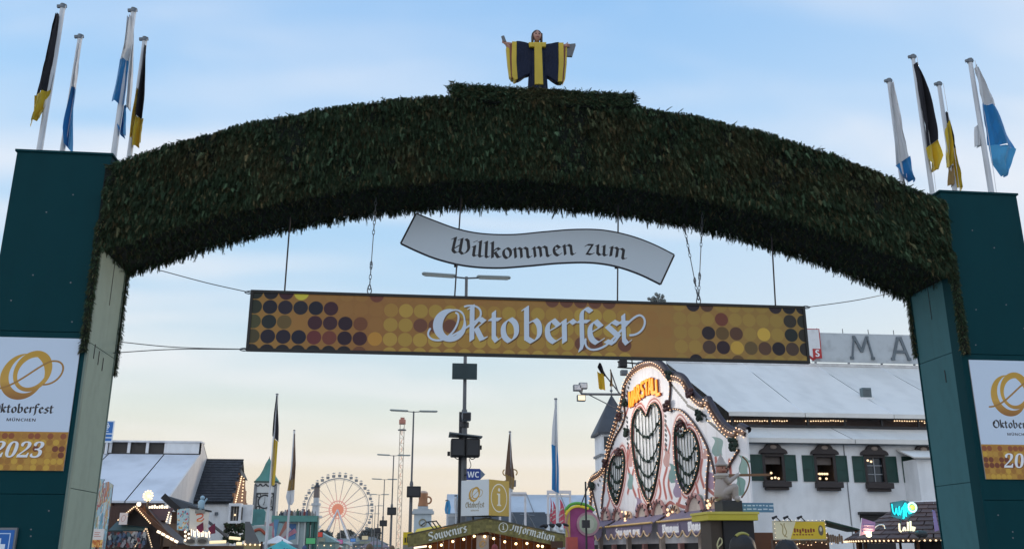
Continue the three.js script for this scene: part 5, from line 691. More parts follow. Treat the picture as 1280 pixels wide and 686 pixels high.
{
  // round stall with the turquoise light sign
  const z = -16, c = V(atZ(1172, 640, z - 2.6).x, 0, z - 2.6), R = 3.25, RT = 1.05, yE = atZ(1110, 680, z).y + 0.15, yA = atZ(1150, 627.5, z - 2).y, t = thing('waffle_stall', 'round stall with brown shingled roof, turquoise light sign and bulb lit eaves', 'stall', V(c.x, 0, c.z));
  put(t, 'roof_boarding', new THREE.CylinderGeometry(RT - 0.05, R - 0.05, yA - yE, 24, 1, false).translate(c.x, (yA + yE) / 2 - 0.06, c.z), M.wood);
  const shm = [mat(0.085, 0.05, 0.045), mat(0.065, 0.04, 0.038), mat(0.11, 0.065, 0.055)], NR = 9;
  for (let i = 0; i < NR; i++) { const f0 = i / NR, f1 = (i + 1.25) / NR, r0 = R + (RT - R) * f0, r1 = R + (RT - R) * Math.min(1, f1), n = 26; for (let k = 0; k < n; k++) { const a0 = (k + (i % 2) * 0.5) / n * 6.2832, a1 = a0 + 6.2832 / n * 0.94; if (Math.sin((a0 + a1) / 2) < -0.35) continue; const pt = (a, r2, f, l) => V(c.x + Math.cos(a) * r2, yE + (yA - yE) * f + l, c.z + Math.sin(a) * r2); put(t, 'shingle', slab([pt(a0, r0, f0, 0.045), pt(a1, r0, f0, 0.045), pt(a1, r1, Math.min(1, f1), 0.01), pt(a0, r1, Math.min(1, f1), 0.01)], 0.02), shm[Math.floor(hash(i, k, 4) * 3)]); } }
  put(t, 'top_trim', new THREE.TorusGeometry(RT, 0.05, 6, 40).rotateX(Math.PI / 2).translate(c.x, yA, c.z), M.white); const rim = []; for (let k = 0; k < 120; k++) { const a = k / 120 * 6.2832; rim.push(V(c.x + Math.cos(a) * (R + 0.03), yE - 0.03 - 0.0, c.z + Math.sin(a) * (R + 0.03))); } bulbs(t, 'bulb', rim, 0.036, M.bulb); put(t, 'eaves_rim', new THREE.TorusGeometry(R, 0.05, 6, 40).rotateX(Math.PI / 2).translate(c.x, yE, c.z), M.wood);
  put(t, 'counter', new THREE.CylinderGeometry(R - 0.35, R - 0.35, 1.1, 24).translate(c.x, 0.55, c.z), M.wood); for (let k = 0; k < 8; k++) { const a = k / 8 * 6.2832; put(t, 'post', rod(V(c.x + Math.cos(a) * (R - 0.4), 1.1, c.z + Math.sin(a) * (R - 0.4)), V(c.x + Math.cos(a) * (R - 0.4), yE, c.z + Math.sin(a) * (R - 0.4)), 0.05), M.wood); } put(t, 'core', new THREE.CylinderGeometry(0.9, 0.9, yE, 16).translate(c.x, yE / 2, c.z), M.dark);
  const P = (u, v) => atZ(u / 5.333 + 940, v / 5.333 + 610, z + 0.5), cyan = glow(0.02, 0.75, 0.85, 0.95), st = (a, r2 = 0.02) => tube(a.map(([u, v]) => P(u, v)), r2, a.length * 6, 6);
  const s = thing('light_sign', 'turquoise glowing script sign with a yellow spot, on the shingled stall roof', 'sign', P(1010, 190)); put(s, 'lit_letter', [st([[935, 105], [945, 160], [955, 175], [965, 130], [970, 165], [980, 180], [985, 120]])], cyan); put(s, 'lit_letter', [st([[992, 180], [1000, 140], [1012, 125], [1015, 175], [1018, 150]])], cyan); put(s, 'lit_letter', [st([[1012, 205], [1015, 120], [1028, 95], [1022, 150], [1018, 200]])], cyan); put(s, 'lit_letter', [st([[1032, 190], [1030, 130], [1040, 110], [1042, 160]]), st([[1048, 150], [1060, 135], [1050, 170], [1068, 165]])], cyan);
  const y = P(1072, 128); put(s, 'yellow_spot', new THREE.SphereGeometry(0.085, 12, 8).translate(y.x, y.y, y.z), glow(0.6, 0.85, 0.1, 1.2)); put(s, 'ring', new THREE.TorusGeometry(0.14, 0.03, 8, 20).translate(y.x, y.y, y.z), glow(0.5, 0.95, 0.9, 1.6)); put(s, 'backing', ext(poly([[930, 95], [1020, 80], [1090, 100], [1088, 175], [1020, 215], [940, 190]].map(([u, v]) => { const p = P(u, v); return [p.x, p.y]; })), z + 0.42, z + 0.46), mat(0.05, 0.09, 0.1)); put(s, 'strut', [rod(P(1000, 200), P(1000, 300), 0.03), rod(P(1060, 200), P(1060, 300), 0.03)].map((g) => g.translate(0, 0, -0.08)), M.dark);
  put(s, 'lower_letters', [st([[985, 235], [990, 285], [1000, 290]], 0.03), st([[1010, 285], [1020, 262], [1030, 285]], 0.03), st([[1042, 225], [1045, 285]], 0.03), st([[1060, 220], [1062, 285]], 0.03), st([[1075, 255], [1080, 285], [1090, 260]], 0.03)], glow(0.9, 0.8, 0.55, 1.1)); const l = new THREE.PointLight(0x40e0f0, 1.5); l.position.copy(P(1010, 150)).sub(s.position); l.position.z += 0.4; l.castShadow = true; s.add(l);
  // violet banner, white lamp
  const b = [[735, 200], [825, 228], [818, 285], [722, 318]].map(([u, v]) => P(u, v)), bt = thing('violet_banner', 'small violet cloth banner hanging beside the shingled stall roof', 'banner', b[3]); put(bt, 'cloth', slab(b, 0.02), mat(0.24, 0.15, 0.34)); put(bt, 'rod', rod(b[0], b[3], 0.02), M.white); put(bt, 'lettering', [[745, 248, 812], [742, 270, 806], [740, 288, 780]].map(([u0, v0, u1]) => bar(P(u0, v0).add(V(0, 0, 0.03)), P(u1, v0 + 4).add(V(0, 0, 0.03)), 0.01, 0.035)), mat(0.5, 0.4, 0.6));
  const b2 = [[1205, 145], [1222, 150], [1250, 280], [1222, 290]].map(([u, v]) => P(u, v)), bt2 = thing('violet_banner', 'narrow violet banner between the shingled stall roof and the gate pillar', 'banner', b2[3]); put(bt2, 'cloth', slab(b2, 0.02), mat(0.3, 0.2, 0.4));
  const lp = P(782, 312), lt = thing('stall_lamp', 'bright white lamp on a curved bracket under the violet banner', 'lamp', lp); put(lt, 'bulb', new THREE.SphereGeometry(0.085, 12, 10).scale(1.15, 0.95, 0.95).translate(lp.x, lp.y, lp.z), glow(1, 0.85, 0.62, 1.6)); put(lt, 'bracket', tube([lp.clone().add(V(0.06, 0.05, -0.03)), P(840, 250), P(880, 245), P(890, 270)], 0.018, 16, 6), M.white); const l2 = new THREE.PointLight(0xffd090, 1); l2.position.set(0, 0, 0.15); l2.castShadow = true; lt.add(l2);
  const gb = P(1110, 305), gd = thing('roof_spotlight', 'dark round spotlight lying on the shingled roof below the light sign', 'floodlight', gb); put(gd, 'housing', new THREE.CapsuleGeometry(0.11, 0.2, 6, 12).rotateZ(1.5).translate(gb.x, gb.y, gb.z + 0.2), M.dark); put(gd, 'bracket', rod(V(gb.x, gb.y - 0.2, gb.z), V(gb.x, gb.y, gb.z + 0.2), 0.03), M.dark);
}

// ================================================================== street lamps, loudspeakers, WC sign
{
  const lampM = mat(0.13, 0.14, 0.15, { metalness: 0.2, roughness: 0.55 }), spots = [[583, 346, 36], [517, 514, 70], [492, 569, 102], [480.5, 599, 135], [473.7, 618, 170], [469, 632, 206], [465.5, 642, 243]];
  const words = ['nearest and tallest double arm street lamp behind the long banner', 'second double arm street lamp, left of the nearest one and beside the thin ride tower', 'third double arm street lamp along the street, counted from the banner', 'fourth double arm street lamp down the street', 'fifth double arm street lamp down the street', 'sixth double arm street lamp, near the big wheel', 'last small double arm street lamp beside the big wheel'];
  const P0 = at(...spots[0]), t0 = thing('street_lamp', words[0], 'street lamp', V(P0.x, 0, P0.z), 0, 'street lamps in a row down the street'); const top = P0.y;
  const L = (x, y, z) => V(P0.x + x, y, P0.z + z);
  put(t0, 'pole', [rod(L(0, 0, 0), L(0, 6.8, 0), 0.13, 0.12, 12), rod(L(0, 6.8, 0), L(0, top, 0), 0.075, 0.06, 12), rod(L(0, 6.7, 0), L(0, 7.0, 0), 0.15, 0.1, 12)], lampM);
  put(t0, 'base', rod(L(0, 0, 0), L(0, 1.0, 0), 0.17, 0.16, 12), lampM);
  for (const s of [-1, 1]) { const a = put(t0, 'arm', rod(L(0, top - 0.06, 0), L(s * 0.55, top - 0.02, 0), 0.035), lampM); const h = put(t0, 'lamp_head', [new THREE.CapsuleGeometry(0.11, 1.2, 6, 12).rotateZ(Math.PI / 2).scale(1, 0.65, 1.25).rotateZ(s * -0.02 + (s < 0 ? -0.06 : 0.02)).translate(P0.x + s * 1.12, top + (s < 0 ? 0.05 : 0.02), P0.z)], mat(0.3, 0.34, 0.33)); put(h, 'diffuser', new THREE.CapsuleGeometry(0.09, 1.1, 6, 10).rotateZ(Math.PI / 2).scale(1, 0.6, 1.15).rotateZ(s < 0 ? -0.04 : 0.0).translate(P0.x + s * 1.12, top - 0.045 + (s < 0 ? 0.05 : 0.02), P0.z), mat(0.62, 0.64, 0.58)); }
  spots.forEach((s, i) => { if (!i) return; const p = at(...s), c = t0.clone(); c.name = numbered('street_lamp'); c.position.set(p.x, 0, p.z); c.scale.y = p.y / top; c.userData = { ...t0.userData, label: words[i] }; scene.add(c); });
  put(t0, 'collar', [rod(L(0, 6.3, 0), L(0, 6.5, 0), 0.19), rod(L(0, 5.5, 0), L(0, 5.6, 0), 0.18), rod(L(-0.16, 2.5, 0.02), L(-0.16, 6.9, 0.02), 0.05)], M.dark);
  const D = 36, Q = (u, v, dz = 0) => { const p = at(u, v, D); p.z = P0.z + dz; return p; };
  { const a = Q(564.5, 475.5, 0.2), b = Q(596, 455.5, 0.2), t = thing('notice_board', 'dark rectangular board turned away, high on the nearest lamp pole under the banner', 'board', V((a.x + b.x) / 2, a.y, a.z)); put(t, 'panel', box(a.x, b.x, a.y, b.y, a.z, a.z + 0.04, 0.012), mat(0.02, 0.045, 0.05)); put(t, 'clamp', [box(P0.x - 0.12, P0.x + 0.12, b.y - 0.2, b.y - 0.12, P0.z - 0.12, a.z - 0.003), box(P0.x - 0.12, P0.x + 0.12, a.y + 0.1, a.y + 0.18, P0.z - 0.12, a.z - 0.003)], M.galv); }
  { const a = Q(576.5, 527.5, 0.2), b = Q(588, 517, 0.2), t = thing('camera_box', 'small grey box camera on the nearest lamp pole above the big loudspeakers', 'camera', V((a.x + b.x) / 2, a.y, a.z)); put(t, 'housing', box(a.x, b.x, a.y, b.y, a.z, a.z + 0.3, 0.04), M.galv); put(t, 'front', box(a.x + 0.03, b.x - 0.03, a.y + 0.03, b.y - 0.05, a.z + 0.303, a.z + 0.33), M.black); put(t, 'bracket', rod(V(P0.x, a.y + 0.1, P0.z), V(P0.x + 0.05, a.y + 0.1, a.z), 0.04), M.dark); }
  { // big pair of horn loudspeakers under a little roof
    const a = Q(562, 573.5, 0.15), b = Q(600, 543, 0.15), t = thing('loudspeaker', 'big black loudspeaker pair under a small roof on the nearest lamp pole', 'loudspeaker', V(P0.x, a.y, P0.z));
    put(t, 'roof_plate', slab([V(a.x - 0.06, b.y - 0.1, a.z - 0.35), V(b.x + 0.06, b.y - 0.14, a.z - 0.35), V(b.x + 0.06, b.y - 0.16, a.z + 0.4), V(a.x - 0.06, b.y - 0.02, a.z + 0.4)], 0.05), mat(0.14, 0.16, 0.17));
    const mid = (a.x + b.x) / 2; for (const [x0, x1] of [[a.x + 0.02, mid - 0.004], [mid + 0.004, b.x - 0.02]]) { const c = put(t, 'cabinet', box(x0, x1, a.y + 0.05, b.y - 0.2, a.z - 0.25, a.z + 0.3, 0.05), M.black); put(c, 'grille', box(x0 + 0.06, x1 - 0.06, a.y + 0.1, b.y - 0.26, a.z + 0.303, a.z + 0.32), M.dark); put(c, 'handle', tube([V(x0 + 0.15, a.y + 0.045, a.z), V((x0 + x1) / 2, a.y - 0.03, a.z + 0.02), V(x1 - 0.15, a.y + 0.045, a.z)], 0.018, 12, 6), M.dark); }
    put(t, 'side_lug', [box(a.x - 0.1, a.x, a.y + 0.1, a.y + 0.25, a.z - 0.1, a.z + 0.1), box(b.x, b.x + 0.06, a.y + 0.35, a.y + 0.5, a.z - 0.1, a.z + 0.1)], M.black); put(t, 'cable', tube([Q(586, 574, 0.2), Q(588, 583, 0.25), Q(584, 588, 0.25), Q(580, 586, 0.15)], 0.015, 20, 6), M.dark);
  }
  const sw = [['black loudspeaker box on the pole of the second street lamp', 517, 615, 70, 17, 13], ['black loudspeaker box on the pole of the third street lamp', 489.5, 639, 102, 11, 9], ['black loudspeaker box on the pole of the fourth street lamp', 479, 654, 135, 9, 7], ['tiny dark loudspeaker box on the fifth street lamp pole', 472, 663, 170, 7, 6]];
  for (const [lab, u, v, D2, w, h] of sw) { const p = at(u, v, D2), k = D2 / FOC, t = thing('loudspeaker_box', lab, 'loudspeaker', V(p.x, p.y - h * k / 2, p.z), 0, 'loudspeaker boxes on the lamp poles'); put(t, 'cabinet', box(p.x - w * k / 2, p.x + w * k / 2, p.y - h * k / 2, p.y + h * k / 2, p.z + 0.15, p.z + 0.6, 0.06), M.black); put(t, 'grille', box(p.x - w * k * 0.4, p.x + w * k * 0.4, p.y - h * k * 0.38, p.y + h * k * 0.36, p.z + 0.603, p.z + 0.63), M.dark); }
  { const a = Q(582.5, 600.5, 0.25), b = Q(599, 586.5, 0.25), tip = Q(606, 593.5, 0.25), x0 = a.x, x1 = tip.x, tx = canvasTex(256, 144, (x, w, h) => { x.fillStyle = '#24418e'; x.fillRect(0, 0, w, h); x.fillStyle = '#6f7f92'; x.beginPath(); x.moveTo(w * 0.74, 0); x.lineTo(w, h / 2); x.lineTo(w * 0.74, h); x.fill(); x.fillStyle = '#24418e'; x.fillRect(0, 0, w * 0.72, h); x.fillStyle = '#f0f3f6'; x.font = 'bold 104px sans-serif'; x.textAlign = 'center'; x.fillText('WC', w * 0.36, h * 0.77); });
    const t = thing('toilet_sign', 'blue arrow shaped WC sign on the nearest lamp pole, above the white and gold cube', 'sign', V((x0 + x1) / 2, a.y, a.z)), sh = poly([[x0, a.y], [b.x, a.y], [tip.x, tip.y], [b.x, b.y], [x0, b.y]]); put(t, 'face', decalUV(new THREE.ShapeGeometry(sh).translate(0, 0, a.z + 0.053), x0, x1, a.y, b.y), printed(tx), { uv: true }); put(t, 'plate', ext(sh, a.z, a.z + 0.05), M.grey); put(t, 'bracket', rod(V(P0.x, a.y + 0.2, P0.z), V(P0.x + 0.1, a.y + 0.2, a.z), 0.03), M.dark); }
}

// ================================================================== souvenir and information booth with the cube sign
{
  const z = -18, P = (u, v) => { const p = atZ(u, v, z); return [p.x, p.y]; }, ap = P(608, 648.5), al = P(608, 664.5), lt = P(509.5, 669.5), lb = P(509.5, 684), rt = P(706.5, 669.5), rb = P(706.5, 684), cx = ap[0];
  const t = thing('souvenir_booth', 'wooden souvenir and information booth with a green gold gable board and warm bulbs', 'booth', V(cx, 0, z - 1.5));
  const x0 = lt[0], x1 = rt[0], y0 = lb[1], y1 = ap[1], S = 1800 / (x1 - x0), q = (u, v) => { const p = P(u, v); return [(p[0] - x0) * S, (y1 - p[1]) * S]; };
  const tx = canvasTex(1800, Math.ceil((y1 - y0) * S), (x, w, h) => {
    x.fillStyle = '#7d7440'; x.fillRect(0, 0, w, h); dots(x, w, h, 34, (k, r) => (hash(k, r, 1) < 0.4 ? '#6b6436' : hash(k, r, 2) < 0.3 ? '#8c8248' : '#787040'));
    const side = (str, ua, va, ub, vb, xh) => { const a = q(ua, va), b = q(ub, vb), ang = Math.atan2(b[1] - a[1], b[0] - a[0]), len = Math.hypot(b[0] - a[0], b[1] - a[1]), n = penWidth(str, 0.08); const dr = (dx, dy, c) => { x.save(); x.translate(a[0] + dx, a[1] + dy); x.rotate(ang); penText(x, str, 0, 0, xh, { nib: 0.25, gap: 0.08, sx: len / (n * xh), color: c }); x.restore(); }; dr(3, 4, 'rgba(40,36,16,.6)'); dr(0, 0, '#e2e4dc'); };
    side('Souvenirs', 536, 676, 584, 664.5, 62); side('Information', 637, 662.5, 693, 677, 62);
    const c = q(629, 659); x.strokeStyle = '#e2e4dc'; x.lineWidth = 8; x.beginPath(); x.arc(c[0], c[1], 50, 0, 7); x.stroke(); x.fillStyle = '#e2e4dc'; x.font = 'bold 78px serif'; x.textAlign = 'center'; x.fillText('i', c[0], c[1] + 27);
  });
  const sh = poly([lt, ap, rt, rb, al, lb]), zf = z + 0.05;
  put(t, 'gable_print', decalUV(new THREE.ShapeGeometry(sh).translate(0, 0, zf + 0.003), x0, x1, y0, y1), printed(tx, { roughness: 0.6 }), { uv: true }); put(t, 'gable_board', ext(sh, z - 0.05, zf), mat(0.12, 0.1, 0.04));
  put(t, 'end_cap', [box(x1 - 0.5, x1 - 0.1, rb[1] - 0.02, rb[1] + 0.2, zf + 0.004, zf + 0.1)], M.wood);
  const roofTop = mat(0.1, 0.09, 0.05); put(t, 'roof', [slab([V(x0, lt[1] + 0.01, z - 0.06), V(cx, ap[1] + 0.01, z - 0.06), V(cx, ap[1] + 0.01, z - 3.4), V(x0, lt[1] + 0.01, z - 3.4)], -0.05), slab([V(cx, ap[1] + 0.01, z - 0.06), V(x1, rt[1] + 0.01, z - 0.06), V(x1, rt[1] + 0.01, z - 3.4), V(cx, ap[1] + 0.01, z - 3.4)], -0.05)], roofTop);
  for (let k = 0; k < 24; k++) { const a = x0 + 0.25 + (x1 - x0 - 0.5) * k / 24, b = a + (x1 - x0 - 0.5) / 24 - 0.012, tt = Math.abs((a + b) / 2 - cx) / (x1 - cx); put(t, 'wall_plank', box(a, b, 0, ap[1] - 0.2 - tt * (ap[1] - rt[1]), z - 1.6, z - 1.56), k % 3 ? M.wood : mat(0.13, 0.06, 0.03, { map: WD })); }
  put(t, 'side_wall', [box(x0 + 0.2, x0 + 0.26, 0, lt[1] - 0.1, z - 3.2, z - 0.4), box(x1 - 0.26, x1 - 0.2, 0, rt[1] - 0.1, z - 3.2, z - 0.4)], M.wood); put(t, 'counter', [box(x0 + 0.3, x1 - 0.3, 0, 1.05, z - 0.5, z - 0.3), box(x0 + 0.2, x1 - 0.2, 1.053, 1.1, z - 0.6, z - 0.15)], M.wood); for (const x of [x0 + 0.25, cx, x1 - 0.25]) put(t, 'post', box(x - 0.06, x + 0.06, 1.1, x === cx ? 1.5 : 1.75, z - 0.32, z - 0.2), M.wood);
  const bp = [[283, 360], [352, 350], [423, 328], [490, 315], [555, 296], [620, 297], [675, 310], [743, 330], [812, 342], [880, 340], [948, 355], [975, 358]].map(([u, v]) => atZ(u / 4.923 + 480, v / 4.923 + 610, z - 0.14));
  for (const p of bp) { const b = put(t, 'bulb', new THREE.SphereGeometry(0.042, 12, 8).translate(p.x, p.y, p.z), glow(1, 0.68, 0.32, 5)); put(b, 'socket', rod(p.clone().add(V(0, 0.035, 0)), p.clone().add(V(0, 0.085, 0)), 0.02), M.black); }
  put(t, 'bulb_cable', tube(bp.map((p) => p.clone().add(V(0, 0.09, 0))), 0.01, 40, 5), M.black); bulbs(t, 'strip_bulb', [...Array(10)].map((_, k) => { const p = atZ(518 + k * 1.6, 684.5 - k * 0.2, z - 0.1); return p; }), 0.035, M.bulbWhite);
  { const a = atZ(595.5, 669, z - 0.2), b = atZ(611, 669, z - 0.2), tx2 = canvasTex(128, 256, (x, w, h) => { x.fillStyle = '#a89c94'; x.fillRect(0, 0, w, h); emblem(x, 64, 78, 34, '#c79a4a', '#9a7434'); x.fillStyle = '#5a5048'; x.fillRect(26, 140, 76, 8); }); const p = put(t, 'hanging_pennant', decalUV(new THREE.PlaneGeometry(b.x - a.x, 0.9).translate((a.x + b.x) / 2, a.y - 0.45, z - 0.2), a.x, b.x, a.y - 0.9, a.y), printed(tx2, { side: THREE.DoubleSide }), { uv: true }); }
  for (const [x, k] of [[-1.4, 1.6], [1.4, 1.6]]) { const l = new THREE.PointLight(0xffa850, k); l.position.set(x, 2.15, 1.0); l.castShadow = true; t.add(l); }
  // cube
  const cc = atZ(606.5, 623, -18.6), h = 0.59, cube = thing('cube_sign', 'white and gold cube sign with ring emblem and letter i standing on the booth roof', 'sign', V(cc.x, cc.y - h, cc.z), -0.72);
  const f1 = canvasTex(384, 384, (x, w, hh) => { x.fillStyle = '#d5dcdd'; x.fillRect(0, 0, w, hh); emblem(x, 190, 150, 84, '#c39a3e', '#b08a40'); penText(x, 'Oktoberfest', 62, 296, 40, { nib: 0.24, gap: 0.08, sx: 260 / (penWidth('Oktoberfest', 0.08) * 40), color: '#7a6a40' }); x.fillStyle = '#8a7a50'; x.font = 'bold 22px sans-serif'; x.textAlign = 'center'; x.fillText('MÜNCHEN', 192, 336); });
  const f2 = canvasTex(384, 384, (x, w, hh) => { x.fillStyle = '#c9a544'; x.fillRect(0, 0, w, hh); x.strokeStyle = '#efe9d6'; x.lineWidth = 13; x.beginPath(); x.ellipse(192, 192, 148, 148, 0, 0, 7); x.stroke(); x.fillStyle = '#efe9d6'; x.font = 'bold 250px serif'; x.textAlign = 'center'; x.fillText('i', 192, 278); });
  put(cube, 'box', box(-h + 0.004, h - 0.004, 0.003, 2 * h - 0.003, -h + 0.004, h - 0.004), mat(0.5, 0.5, 0.45));
  put(cube, 'emblem_face', decalUV(new THREE.PlaneGeometry(2 * h, 2 * h).translate(0, h, h), -h, h, 0, 2 * h), printed(f1), { uv: true }); put(cube, 'letter_face', new THREE.PlaneGeometry(2 * h, 2 * h).rotateY(Math.PI / 2).translate(h, h, 0), printed(f2), { uv: true }); put(cube, 'emblem_face', new THREE.PlaneGeometry(2 * h, 2 * h).rotateY(-Math.PI / 2).translate(-h, h, 0), printed(f1), { uv: true }); put(cube, 'letter_face', new THREE.PlaneGeometry(2 * h, 2 * h).rotateY(Math.PI).translate(0, h, -h), printed(f2), { uv: true });
  put(cube, 'leg', [rod(V(-0.45, -0.75, 0.1), V(-0.45, 0.003, 0.1), 0.04)], M.galv); put(cube, 'leg', [rod(V(0.3, -0.75, 0.1), V(0.3, 0.003, 0.1), 0.04)], M.galv);
  // cow head decorations on the booth's right roof end
  for (let k = 0; k < 3; k++) { const u = 684.5 + k * 8.5, p = atZ(u, 656 - k * 0.6 + 4, z - 1.2), r = 0.11, lab = ['first', 'second', 'third'][k] + ' black and white cow head ornament from the left on the booth roof end', c = thing('cow_head_ornament', lab, 'ornament', V(p.x, p.y - 0.2, p.z)); put(c, 'head', [new THREE.SphereGeometry(r, 14, 10).scale(0.85, 1.1, 1).translate(p.x, p.y, p.z), new THREE.SphereGeometry(r * 0.7, 12, 8).translate(p.x, p.y - 0.09, p.z + 0.09), rod(V(p.x, p.y - 0.45, p.z - 0.05), V(p.x, p.y, p.z - 0.05), 0.08)], M.white); put(c, 'ear', [-1, 1].map((s) => new THREE.SphereGeometry(0.09, 10, 6).scale(1.5, 0.55, 0.5).rotateZ(s * -0.3).translate(p.x + s * 0.16, p.y + 0.08, p.z)), M.black); put(c, 'patch', new THREE.SphereGeometry(r * 0.75, 10, 8).translate(p.x - 0.05, p.y + 0.06, p.z + 0.04), M.black); put(c, 'collar', new THREE.TorusGeometry(0.1, 0.03, 6, 14).rotateX(1.4).translate(p.x, p.y - 0.2, p.z), k === 1 ? mat(0.1, 0.4, 0.1) : M.white); }
}

// ================================================================== flags in the street
{
  const g = 'tall flagpoles along the street', s = 3.33, o = [300, 480];
  flag('tall black and yellow flag on the pole beside the clock tower', [346, 493], 0, -47, 0.09, s, o, [['black', [[[150, 50], [155, 44]], [[141, 130], [158, 120]], [[136, 190], [160, 180]], [[134, 217], [158, 240]]]], ['yellow', [[[142, 228], [157, 240]], [[133, 330], [150, 330]], [[126, 425], [142, 420]]]]], g, 0, 0.1);
  flag('brown and gold flag with a pale tip on the pole left of the big wheel', [367.5, 538], 0, -67, 0.09, s, o, [['brown', [[[223, 210], [228, 205]], [[213, 330], [231, 335]], [[203, 400], [228, 395]]]], ['gold', [[[203, 400], [228, 395]], [[195, 445], [226, 440]]]], ['white', [[[195, 445], [226, 440]], [[190, 470], [224, 490]], [[200, 503], [216, 503]]]]], g, 0, 0.1);
  flag('dark brown flag on the pole just right of the cube sign', [637.5, 540], 0, -46, 0.08, 2.79, [560, 440], [['brown', [[[212, 290], [217, 280]], [[204, 370], [224, 370]], [[199, 425], [232, 440]]]], ['gold', [[[199, 425], [232, 440]], [[206, 470], [228, 480]]]]], g, 0, 0.09);
  flag('white and blue flag on the pole between the cube sign and the heart facade', [694.8, 499], 0, -36, 0.085, 2.79, [560, 440], [['white', [[[373, 185], [379, 172]], [[364, 260], [381, 250]], [[361, 322], [382, 330]]]], ['blue', [[[361, 322], [382, 330]], [[363, 400], [385, 405]], [[361, 480], [385, 492]]]]], g, 0, 0.08);
  flag('small white and light blue flag on a stick, left of the cube sign', [559, 626], 0, -30, 0.035, 4.923, [480, 610], [['lblue', [[[380, 85], [402, 75]], [[372, 130], [410, 118]], [[376, 158], [406, 160]]]]], undefined, 0, 0.05);
  flag('small cream and blue flag on a stick, right behind the cube sign edge', [570, 620], 0, -31, 0.035, 4.923, [480, 610], [['white', [[[432, 62], [450, 52]], [[430, 110], [455, 105]], [[436, 150], [458, 152]]]], ['lblue', [[[450, 52], [468, 45]], [[455, 105], [470, 100]], [[458, 152], [468, 150]]]]], undefined, 0, 0.05);
}

